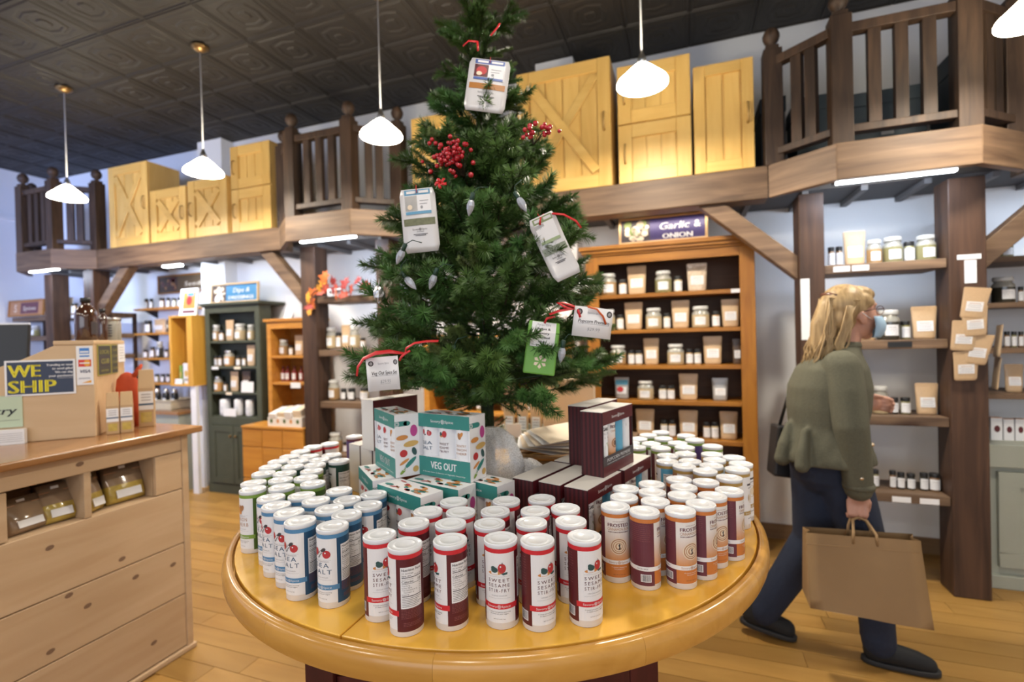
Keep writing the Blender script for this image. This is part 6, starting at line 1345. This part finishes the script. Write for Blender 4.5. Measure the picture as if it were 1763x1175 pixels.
for pts_ in ([(-.02, -.01, -.02), (-.018, -.012, 0), (-.01, 0, .01)], [(.01, 0, .01), (.04, .01, .006), (.07, .02, -.012), (.082, .025, -.03)]): MB().ribbon(pts_, .0055, (0, -1, .2)).build('ribbon_strand', M['redrib'], rb)
# red berries
berm = mat('glossy_berry', (.42, .008, .018), .18, coat=.6)
def berries(loc, n, sx, sz, seed, lab, dirx=0):
    g = random.Random(seed); r = empty('berry_pick', loc, label=lab, cat='berries'); me = MB().ball((0, 0, 0), .0062, 8).mesh('berry', berm)
    for i in range(n):
        u = g.gauss(0, .42); v = g.gauss(0, .42); p = Vector((sx*u + dirx*abs(g.gauss(0, .5)), -.02 + .02*g.uniform(-1, 1), sz*v))
        if i < 6: p = Vector((sx*g.uniform(-1.2, -.5) if not dirx else dirx*g.uniform(.6, 1.3), -.01, sz*g.uniform(-.6, 1.1)))
        s = g.uniform(.8, 1.25); link('berry', me, r, tuple(p), (0, 0, 0), (s, s, s))
        if i % 2 == 0: MB().tube([(sx*.2, .03, -sz*.8), tuple(p*.6 + Vector((0, .01, -sz*.2))), tuple(p)], .0011, 5).build('stem', twigm, r)
berries((-.592, 1.235, 1.942), 72, .062, .055, 3, 'large cluster of red berries on the tree left of centre')
berries((-.395, 1.30, 1.998), 20, .028, .020, 9, 'small sprig of red berries sticking out right of the tree', .05)
rf = empty('red_rosette', (-.598, 1.158, 1.850), label='small red ribbon rosette above the left packet', cat='rosette')
for k in range(5): MB().ribbon([(.018*math.cos(k*1.26 + t*1.0)*t, -.006*math.sin(3*t), .014*math.sin(k*1.26 + t*1.0)*t) for t in (.1, .5, .9, 1.0, .6)], .007, (0, -1, 0)).build('petal_loop', M['redrib'], rf)
# clear faceted bulbs and a silver foil ornament
bulbm = mat('frosted_bulb', (.42, .45, .52), .12, coat=.6, spec=.7); sock = mat('green_socket', (.012, .045, .030), .4)
BL_ = [(-.611, 1.128, 1.596, .5), (-.562, 1.140, 1.392, 0), (-.394, 1.205, 1.790, -.5), (-.514, 1.160, 1.786, .3), (-.688, 1.100, 1.662, .6), (-.672, 1.105, 1.592, -.7), (-.301, 1.236, 1.399, .2)]
BN = ['beside the left packet lower edge', 'at the lower middle of the tree', 'above the tilted packet', 'in the upper middle below the berries', 'left of the light blue packet foot', 'at the left flank of the tree', 'right behind the green nut pouch']
for (x, y, z_, tl), nme in zip(BL_, BN):
    r = empty('light_bulb', (x, y, z_), label='clear pointed light bulb %s' % nme, cat='bulb', group='clear bulbs on the tree', rot=(.15, tl, 0))
    MB().lathe([(.004, .012), (.0085, .006), (.0105, -.004), (.009, -.014), (.005, -.024), (.0008, -.031)], 8, smooth=False).build('bulb_glass', bulbm, r); MB().lathe([(.0055, .010), (.0062, .012), (.006, .028), (.004, .030)], 10).build('socket', sock, r); MB().tube([(0, 0, .028), (.008, .01, .045), (.03, .02, .05)], .0013, 5).build('wire', sock, r)
r = empty('foil_ornament', (-.787, 1.140, 1.565), label='crumpled silver foil ornament at the left tip of the tree', cat='ornament')
g = random.Random(12); mb = MB().ball((0, 0, 0), (.017, .015, .024), 8); mb.v = [tuple(c*g.uniform(.72, 1.15) for c in v) for v in mb.v]; mb.sm = [False]*len(mb.sm); mb.build('foil_body', mat('silver_foil', (.62, .62, .64), .35, 1.0), r); MB().tube([(0, 0, .02), (0, .004, .045)], .0012, 5).build('hook', M['steel'], r)
# autumn leaf garland over the shelf left of the tree
gl = empty('leaf_garland', (-2.60, 3.17, 1.80), label='autumn maple leaf garland draped along the shelf beside the post', cat='garland')
lfm = [mat('leaf_yellow', (.62, .27, .01), .6), mat('leaf_orange', (.50, .10, .01), .6), mat('leaf_red', (.24, .012, .008), .6), mat('leaf_pink', (.42, .07, .04), .6)]
def maple(m_):
    pts = [(0, 0), (.1, .12), (.5, .0), (.42, .25), (.8, .45), (.5, .5), (.55, .75), (.25, .62), (0, 1.05), (-.25, .62), (-.55, .75), (-.5, .5), (-.8, .45), (-.42, .25), (-.5, 0), (-.1, .12)]
    mb = MB().prism([(x, .12*abs(x), z - .1) for x, z in pts], (0, .03, 0)); return mb.mesh('maple_leaf', m_)
LM = [maple(m) for m in lfm]; g = random.Random(8)
path = [(-.24, -.03, -.10), (-.22, -.04, -.02), (-.17, -.03, .04), (-.08, 0, .07), (.02, .03, .03), (.10, .02, .02), (.20, .02, .04), (.30, .0, .03)]
MB().tube(path, .004, 6).build('vine', twigm, gl)
for i, (x, z_, m_) in enumerate(((-.27, -.12, 0), (-.25, -.08, 0), (-.22, -.04, 1), (-.20, -.09, 2), (-.24, .0, 0), (-.18, .02, 1), (-.14, .04, 0), (-.09, .10, 0), (-.06, .05, 3), (-.03, .14, 1), (-.01, .10, 2), (.05, .05, 2), (.09, .06, 2), (.12, -.01, 3), (.15, .08, 2), (.19, .02, 3), (.23, .09, 2), (.28, .04, 3), (-.11, .02, 3), (.02, .02, 1), (.32, .06, 2))):
    s = g.uniform(.062, .085); link('maple_leaf', LM[m_], gl, (x, g.uniform(-.05, 0), z_ - .01), (g.uniform(-.6, .3), g.uniform(-1.5, 1.5), g.uniform(-.7, .7)), (s, s, s))
r = empty('shelf_placard', (-2.56, 3.14, 1.8005), label='small white placard with dark lettering among the autumn leaves', cat='placard', rz=.1)
MB().box(-.075, .075, 0, .004, 0, .05).build('placard_board', M['paper'], r); f = Flat(); f.rect(-.062, .012, .062, .038, 0, 0); f.text('Recipes', 0, .018, .014, 1, 1, w=.09); mb = MB(); f.emit(mb, lambda u, v, l: (u, -.0005*(l + 1), v)); mb.build('lettering', [M['dark'], M['paper']], r, fix=False)

# ================================================================ the shopper
def fuse(mb, name, m_, parent, voxel, it=6, fac=.5):
    me = mb.mesh('tmp', m_); o = bpy.data.objects.new('tmp', me); COL.objects.link(o)
    md = o.modifiers.new('r', 'REMESH'); md.mode = 'VOXEL'; md.voxel_size = voxel; md.use_smooth_shade = True
    if it: s = o.modifiers.new('s', 'SMOOTH'); s.factor = fac; s.iterations = it
    bpy.context.view_layer.update()
    nm = bpy.data.meshes.new_from_object(o.evaluated_get(bpy.context.evaluated_depsgraph_get())); nm.name = name
    bpy.data.objects.remove(o); nm.materials.clear(); nm.materials.append(m_)
    for p in nm.polygons: p.use_smooth = True
    return link(name, nm, parent)
def limb(mb, pts, rad, n=14, flat=1.0):
    mb.tube(pts, rad, n, 0, True, flat)
    for p, r in zip(pts, rad): mb.ball(tuple(p), (r, r, r), 8)
def ellip(mb, c, r, rot=None, n=12):
    k = len(mb.v); mb.ball((0, 0, 0), r, n); Mr = Euler(rot).to_matrix() if rot else Matrix.Identity(3)
    for i in range(k, len(mb.v)): mb.v[i] = tuple(Mr @ Vector(mb.v[i]) + Vector(c))
PX, PY = .58, 2.48
per = empty('person', (PX, PY, 0), label='shopper in an olive jacket and jeans walking right with a paper bag', cat='person')
def q(x, y, z): return (x - PX, y - PY, z)
skin = mat('skin', (.50, .26, .185), .5, noise=.05); olive = mat('olive_wool', (.098, .095, .064), .85, noise=.22, nscale=160, bump=.25); denim = mat('dark_denim', (.013, .021, .046), .8, noise=.25, nscale=90, bump=.15)
shoem = mat('black_shoe', (.010, .010, .011), .75, noise=.2); solem = mat('black_sole', (.022, .022, .023), .6); hairm = wood('blond_hair', (.52, .37, .19), (.24, .15, .065), 'Z', 60, .45, vary=0)
# --- body: head, neck, trunk, arms, hands, legs as one skin
B = MB(); YH = 2.505; hz = 1.505; fy = .28     # the face looks right and slightly away
def hp(a, s, z): return q(.688 + a*math.cos(fy) - s*math.sin(fy), YH + a*math.sin(fy) + s*math.cos(fy), hz + z)   # a forward, s to her left
ellip(B, hp(-.012, 0, .022), (.098, .074, .094), (0, 0, fy)); ellip(B, hp(.032, 0, -.045), (.058, .054, .068), (0, .25, fy)); ellip(B, hp(.045, 0, -.012), (.05, .056, .062), (0, 0, fy)); ellip(B, hp(.060, 0, -.095), (.024, .026, .02), (0, 0, fy))
limb(B, [hp(.088, 0, .018), hp(.104, 0, -.006), hp(.112, 0, -.018), hp(.098, 0, -.026)], [.008, .010, .011, .008], 8); ellip(B, hp(.090, 0, -.054), (.012, .022, .010), (0, 0, fy)); ellip(B, hp(.072, 0, .035), (.02, .05, .014), (0, 0, fy))
for s in (-1, 1): ellip(B, hp(.002, s*.074, -.022), (.019, .009, .031), (0, -.2, fy)); ellip(B, hp(.072, s*.03, .012), (.012, .012, .008), (0, 0, fy)); ellip(B, hp(.058, s*.042, -.03), (.022, .015, .02), (0, 0, fy))
limb(B, [q(.652, 2.50, 1.33), q(.672, 2.502, 1.42), q(.680, YH, 1.47)], [.058, .052, .05])
limb(B, [q(.575, 2.49, .92), q(.575, 2.49, 1.05), q(.59, 2.49, 1.18), q(.62, 2.495, 1.29)], [.135, .125, .13, .09], 18)
SHr, ELr, WRr = q(.612, 2.375, 1.27), q(.622, 2.315, 1.02), q(.655, 2.335, .80); SHl, ELl, WRl = q(.625, 2.62, 1.27), q(.62, 2.69, 1.05), q(.745, 2.64, 1.085)
limb(B, [SHr, ELr, WRr], [.040, .036, .026]); limb(B, [SHl, ELl, WRl], [.040, .036, .026])
HIPf, KNf, ANf = q(.600, 2.455, .88), q(.715, 2.465, .48), q(.752, 2.47, .10); HIPt, KNt, ANt = q(.555, 2.525, .88), q(.530, 2.54, .48), q(.335, 2.55, .13)
limb(B, [HIPf, KNf, ANf], [.085, .058, .04]); limb(B, [HIPt, KNt, ANt], [.085, .058, .04])
# right hand closed on the bag handles: palm, four fingers, thumb
wr = Vector(WRr); ellip(B, tuple(wr + Vector((-.004, 0, -.045))), (.036, .018, .050), (0, .05, 0)); limb(B, [tuple(wr), tuple(wr + Vector((-.004, 0, -.05)))], [.024, .026], 10)
HB = Vector((.648 - PX, 2.335 - PY, .722))
for k, (dx, ln) in enumerate(((.030, .92), (.010, 1.0), (-.010, .95), (-.029, .78))):
    b0 = HB + Vector((dx, -.004, -.002 - .004*abs(k - 1.2))); p1 = b0 + Vector((-.002, -.012, -.036*ln)); p2 = p1 + Vector((0, .020*ln, -.022*ln)); p3 = p2 + Vector((0, .022*ln, .010*ln))
    limb(B, [tuple(b0 + Vector((0, .004, .02))), tuple(b0), tuple(p1), tuple(p2), tuple(p3)], [.0095, .0098, .0090, .0082, .0070], 8)
limb(B, [tuple(HB + Vector((.028, .008, .035))), tuple(HB + Vector((.046, .014, .005))), tuple(HB + Vector((.044, .020, -.028))), tuple(HB + Vector((.030, .028, -.046)))], [.012, .011, .0095, .008], 8)
# left hand half raised, fingers loosely curled
wl_ = Vector(WRl); ellip(B, tuple(wl_ + Vector((.045, -.004, .008))), (.046, .020, .034), (0, -.15, 0))
for k, (dz, ln) in enumerate(((.028, .9), (.010, 1.0), (-.008, .95), (-.026, .8))):
    b0 = wl_ + Vector((.082, -.002, .012 + dz)); p1 = b0 + Vector((.030*ln, -.006, -.004)); p2 = p1 + Vector((.014*ln, -.020*ln, -.004)); p3 = p2 + Vector((-.006, -.018*ln, 0))
    limb(B, [tuple(b0 + Vector((-.02, 0, 0))), tuple(b0), tuple(p1), tuple(p2), tuple(p3)], [.0095, .0095, .0088, .008, .007], 8)
limb(B, [tuple(wl_ + Vector((.03, -.012, .035))), tuple(wl_ + Vector((.058, -.022, .048))), tuple(wl_ + Vector((.082, -.030, .044)))], [.012, .0105, .0085], 8)
body = fuse(B, 'body', skin, per, .0055, 3, .4)
# --- jeans
J = MB(); limb(J, [q(.578, 2.49, .98), q(.578, 2.49, .90), q(.575, 2.488, .84)], [.148, .155, .140], 20)
ellip(J, q(.515, 2.49, .86), (.085, .125, .10))
limb(J, [HIPf, q(.662, 2.46, .68), KNf, q(.742, 2.467, .28), q(.755, 2.47, .095)], [.115, .098, .082, .068, .064], 18); limb(J, [HIPt, q(.548, 2.533, .66), KNt, q(.43, 2.546, .30), q(.322, 2.55, .115)], [.115, .100, .084, .073, .066], 18)
for (c, r_) in ((q(.748, 2.47, .16), .066), (q(.752, 2.47, .12), .068), (q(.355, 2.55, .175), .07), (q(.535, 2.54, .50), .088), (q(.50, 2.542, .43), .083)): J.lathe([(r_*.9, -.012), (r_, 0), (r_*.9, .012)], 16, c=c)
fuse(J, 'jeans', denim, per, .009, 3, .5)
# --- shoes
def shoe(toe, heel, lift, name_parent):
    t = Vector(toe); h = Vector(heel); d = t - h; L_ = d.length; r = link('shoe', None, None) if False else None
    ex = d.normalized(); S_ = MB()
    ey = Vector((-ex.y, ex.x, 0)).normalized(); ez = ex.cross(ey)
    ez = ez if ez.z > 0 else -ez
    def P(a, b, c): return tuple(h + ex*a + ey*b + ez*c)
    limb(S_, [P(.045, 0, .055), P(.12, 0, .055), P(.19, 0, .045), P(L_ - .04, 0, .036)], [.043, .043, .040, .034], 14); limb(S_, [P(.05, 0, .06), P(.065, 0, .11)], [.046, .046], 14); limb(S_, [P(.19, .012, .036), P(L_ - .045, .008, .032)], [.036, .032], 12)
    so = fuse(S_, 'shoe', shoem, per, .008, 4)
    Q_ = MB(); n = 20; prof = []
    for i in range(n):
        a = 2*math.pi*i/n; ca, sa = math.cos(a), math.sin(a); wl = .040 + .008*max(0, ca); prof.append((L_/2 + (L_/2 + .004)*math.copysign(abs(ca)**.75, ca), wl*math.copysign(abs(sa)**.8, sa)))
    Q_.prism([P(a, b, .003) for a, b in prof], ez*.022, 0, True); o = Q_.build('sole', solem, so, bevel=.004)
shoe(q(.962, 2.455, .0), q(.694, 2.475, .0), 0, per); shoe(q(.455, 2.545, -.002), q(.222, 2.553, .042), 0, per)
# --- jacket with peplum
K_ = MB()
def ringloft(mb, rows, n=28):
    vs = []
    for (cx, cy, z, rx, ry, w_) in rows:
        for i in range(n):
            a = 2*math.pi*i/n; wv = 1 + w_*math.sin(7*a + z*20); vs.append(q(cx + rx*math.cos(a)*wv, cy + ry*math.sin(a)*wv, z))
    m = len(rows); mb.add(vs, [(k*n + i, k*n + (i+1) % n, (k+1)*n + (i+1) % n, (k+1)*n + i) for k in range(m - 1) for i in range(n)] + [tuple(range(n))[::-1], tuple((m-1)*n + i for i in range(n))], 0, True)
ringloft(K_, [(.575, 2.49, .865, .182, .205, .045), (.575, 2.49, .90, .180, .20, .035), (.580, 2.49, .97, .158, .185, .02), (.582, 2.49, 1.02, .148, .176, 0), (.588, 2.49, 1.10, .160, .180, 0), (.594, 2.492, 1.19, .160, .182, 0), (.605, 2.495, 1.27, .135, .175, 0), (.625, 2.498, 1.325, .095, .125, 0), (.642, 2.50, 1.362, .075, .075, 0)])
S1 = MB(); limb(S1, [q(.612, 2.375, 1.275), q(.618, 2.335, 1.17), q(.624, 2.305, 1.04), q(.640, 2.312, .93), q(.652, 2.328, .79)], [.076, .070, .064, .057, .053], 18); S2 = MB(); limb(S2, [q(.622, 2.615, 1.275), q(.62, 2.68, 1.06), q(.735, 2.645, 1.08)], [.076, .064, .05], 18)
limb(K_, [q(.612, 2.42, 1.255), q(.612, 2.39, 1.24)], [.088, .070], 14)
# raised folds of the peplum and waist seam
limb(K_, [q(.428, 2.44, 1.02), q(.405, 2.42, .94), q(.395, 2.42, .875)], [.018, .028, .034], 8); limb(K_, [q(.47, 2.345, 1.01), q(.455, 2.32, .93), q(.45, 2.315, .87)], [.016, .024, .030], 8); limb(K_, [q(.60, 2.31, .99), q(.605, 2.30, .92), q(.61, 2.295, .88)], [.012, .018, .022], 8)
jk = fuse(K_, 'jacket', olive, per, .008, 3, .5); fuse(S1, 'sleeve', olive, jk, .008, 2, .5); fuse(S2, 'sleeve', olive, jk, .008, 2, .5)
for (c, r_) in ((q(.653, 2.328, .80), .0555),): MB().lathe([(r_, -.012), (r_ + .002, 0), (r_, .012)], 18, c=c).build('cuff', olive, jk)
brassb = mat('pale_gold_button', (.75, .62, .45), .25, .9)
for c in ((.724, 2.40, .955), (.648, 2.272, .845)): MB().ball(q(*c), (.009, .006, .009), 8).build('button', brassb, jk)
MB().lathe([(.074, 0), (.077, .012), (.070, .028), (.062, .030)], 24, c=q(.645, 2.50, 1.352)).build('collar', olive, jk)
# --- hair: skull cap plus swept strands gathered in a clip, ends falling on the back
Hm = MB(); ellip(Hm, hp(-.030, 0, .036), (.098, .086, .094), (0, .25, fy)); ellip(Hm, hp(-.058, 0, -.02), (.068, .076, .08), (0, 0, fy)); ellip(Hm, hp(.040, 0, .086), (.050, .062, .030), (0, .45, fy)); ellip(Hm, hp(.016, -.060, .052), (.046, .020, .028), (0, .35, fy))
limb(Hm, [hp(-.095, 0, .03), hp(-.118, 0, -.05), hp(-.130, 0, -.14), hp(-.145, .0, -.215)], [.045, .052, .046, .026], 14)
hair = fuse(Hm, 'hair', hairm, per, .006, 4)
g = random.Random(6); SM = MB()
for i in range(150):
    s = g.uniform(-1, 1); st_ = hp(.06 - .02*abs(s) + g.uniform(-.02, .02), s*.055, .093 - .03*s*s); m1 = hp(-.03, s*.086, .100 - .055*s*s + g.uniform(-.012, .012)); m2 = hp(-.108 + g.uniform(-.01, .01), s*.045, .04 + g.uniform(-.03, .03)); m3 = hp(-.125 + g.uniform(-.02, .03), s*.055, -.07 + g.uniform(-.02, .02)); m4 = hp(-.135 + g.uniform(-.045, .04), s*.065, -.165 + g.uniform(-.03, .02)); m5 = hp(-.145 + g.uniform(-.055, .04), s*.055 + g.uniform(-.02, .02), -.225 + g.uniform(-.05, .03))
    SM.tube([st_, m1, m2, m3, m4, m5], [.002, .0045, .0045, .0045, .004, .0006], 5)
for i in range(26):   # loose locks behind the ear down to the collar
    s = -1 if i % 3 else 1; SM.tube([hp(-.05 + g.uniform(-.02, .02), s*.082, .03), hp(-.065 + g.uniform(-.02, .02), s*.080, -.05), hp(-.085 + g.uniform(-.03, .03), s*.07, -.13), hp(-.095 + g.uniform(-.04, .04), s*.065, -.19 + g.uniform(-.03, .03))], [.003, .006, .005, .0006], 5)
SM.build('hair_strands', hairm, hair)
MB().tube([hp(-.085, -.05, .075), hp(-.105, -.02, .085), hp(-.110, .02, .085), hp(-.095, .05, .075)], .009, 8).build('hair_clip', mat('tortoise_clip', (.10, .03, .015), .3, coat=.4), hair)
# --- mask and glasses
mk = MB(); nu, nv = 12, 8; vs = []
for j in range(nv + 1):
    t = j/nv
    for i in range(nu + 1):
        a = (i/nu - .5)*2.3; rad = .062 + .052*math.cos(a)*math.sin(math.pi*(.25 + .55*(1 - t))); vs.append(hp(.012 + rad*math.cos(a)*1.02, rad*math.sin(a)*1.10, -.108 + .092*t))
mk.add(vs, [(j*(nu + 1) + i, j*(nu + 1) + i + 1, (j+1)*(nu + 1) + i + 1, (j+1)*(nu + 1) + i) for j in range(nv) for i in range(nu)], 0, True); o = mk.build('face_mask', mat('blue_mask', (.34, .50, .66), .7), per); sd_ = o.modifiers.new('t', 'SOLIDIFY'); sd_.thickness = .002
for s in (-1, 1): MB().tube([hp(.045, s*.066, -.03), hp(.02, s*.080, -.02), hp(-.005, s*.082, .0)], .0013, 5).build('ear_loop', M['paper'], o)
gl_ = MB()
for s in (-1, 1):
    gl_.tube([hp(.098 + .0*math.cos(a), s*(.033 + .025*math.cos(a)), .010 + .018*math.sin(a)) for a in [2*math.pi*i/16 for i in range(17)]], .0016, 5); gl_.tube([hp(.098, s*.058, .014), hp(.05, s*.078, .014), hp(.0, s*.083, .004)], .0020, 5)
gl_.tube([hp(.098, -.009, .012), hp(.103, 0, .016), hp(.098, .009, .012)], .0018, 5); gl_.build('glasses', mat('glasses_frame', (.10, .03, .022), .3), per)
# --- black handbag on her far side, brown paper bag in her right hand
hb = empty('handbag', (.425, 2.66, .735), label='black handbag hanging behind the shopper back', cat='bag', rot=(0, .12, .2))
MB().prism([(-.05, -.05, 0), (.09, -.05, 0), (.10, -.05, .235), (-.055, -.05, .245)], (0, .10, 0)).build('bag_body', mat('black_leather', (.018, .017, .018), .45, noise=.2, bump=.2), hb, bevel=.012, seg=3)
MB().tube([(-.03, 0, .235), (.0, .0, .42), (.10, -.02, .56), (.15, -.03, .57)], .008, 8).build('strap', M['black'], hb)
pb = empty('paper_bag', (.650, 2.28, .322), label='large plain brown paper bag carried by the shopper', cat='bag', rot=(0, -.005, -.02))
kp = mat('brown_kraft_paper', (.30, .185, .085), .7, noise=.10, nscale=8, bump=.15)
mb = MB(); W0, W1, H_ = .400, .378, .300; D0 = .075; nz, nx = 8, 8
def side(sgn):
    vs = []
    for j in range(nz + 1):
        t = j/nz
        for i in range(nx + 1):
            u = i/nx - .5; w_ = W0 + (W1 - W0)*t; d = D0*(1 - .55*t)*(1 + .05*math.sin(9*u + 3*t)); vs.append((u*w_ - .012*t, sgn*(d + .006*math.sin(7*u)*math.sin(math.pi*t)), H_*t + (.012*u if j == nz else 0) - .02*u*(1 - t)))
    mb.add(vs, [(j*(nx + 1) + i, j*(nx + 1) + i + 1, (j+1)*(nx + 1) + i + 1, (j+1)*(nx + 1) + i) for j in range(nz) for i in range(nx)], 0, True); return vs
a_ = side(-1); b_ = side(1)
for col in (0, nx):
    ed = [a_[j*(nx + 1) + col] for j in range(nz + 1)]; ee = [b_[j*(nx + 1) + col] for j in range(nz + 1)]; md = [((p[0] + r[0])/2 + (.02 if col == 0 else -.02)*(j/nz), 0, p[2]) for j, (p, r) in enumerate(zip(ed, ee))]
    n0 = nz + 1; mb.add(ed + md + ee, [(j, j + 1, n0 + j + 1, n0 + j) for j in range(nz)] + [(n0 + j, n0 + j + 1, 2*n0 + j + 1, 2*n0 + j) for j in range(nz)], 0)
mb.add([a_[0], a_[nx], b_[nx], b_[0]], [(0, 1, 2, 3)], 0)
mb.build('bag_body', kp, pb)
MB().box(-.195, .178, -.0405, -.0385, H_ - .045, H_ - .042).build('top_fold', kp, pb, rot=(0, -.03, 0))
for s in (-1, 1): MB().tube([(-.040, s*.036, H_ - .03), (-.038, s*.035, H_ + .015), (-.024, s*.014 + .040, H_ + .044), (0, s*.008 + .05, H_ + .050), (.024, s*.014 + .040, H_ + .043), (.038, s*.035, H_ + .012), (.040, s*.036, H_ - .03)], .0055, 8).build('handle', kp, pb)
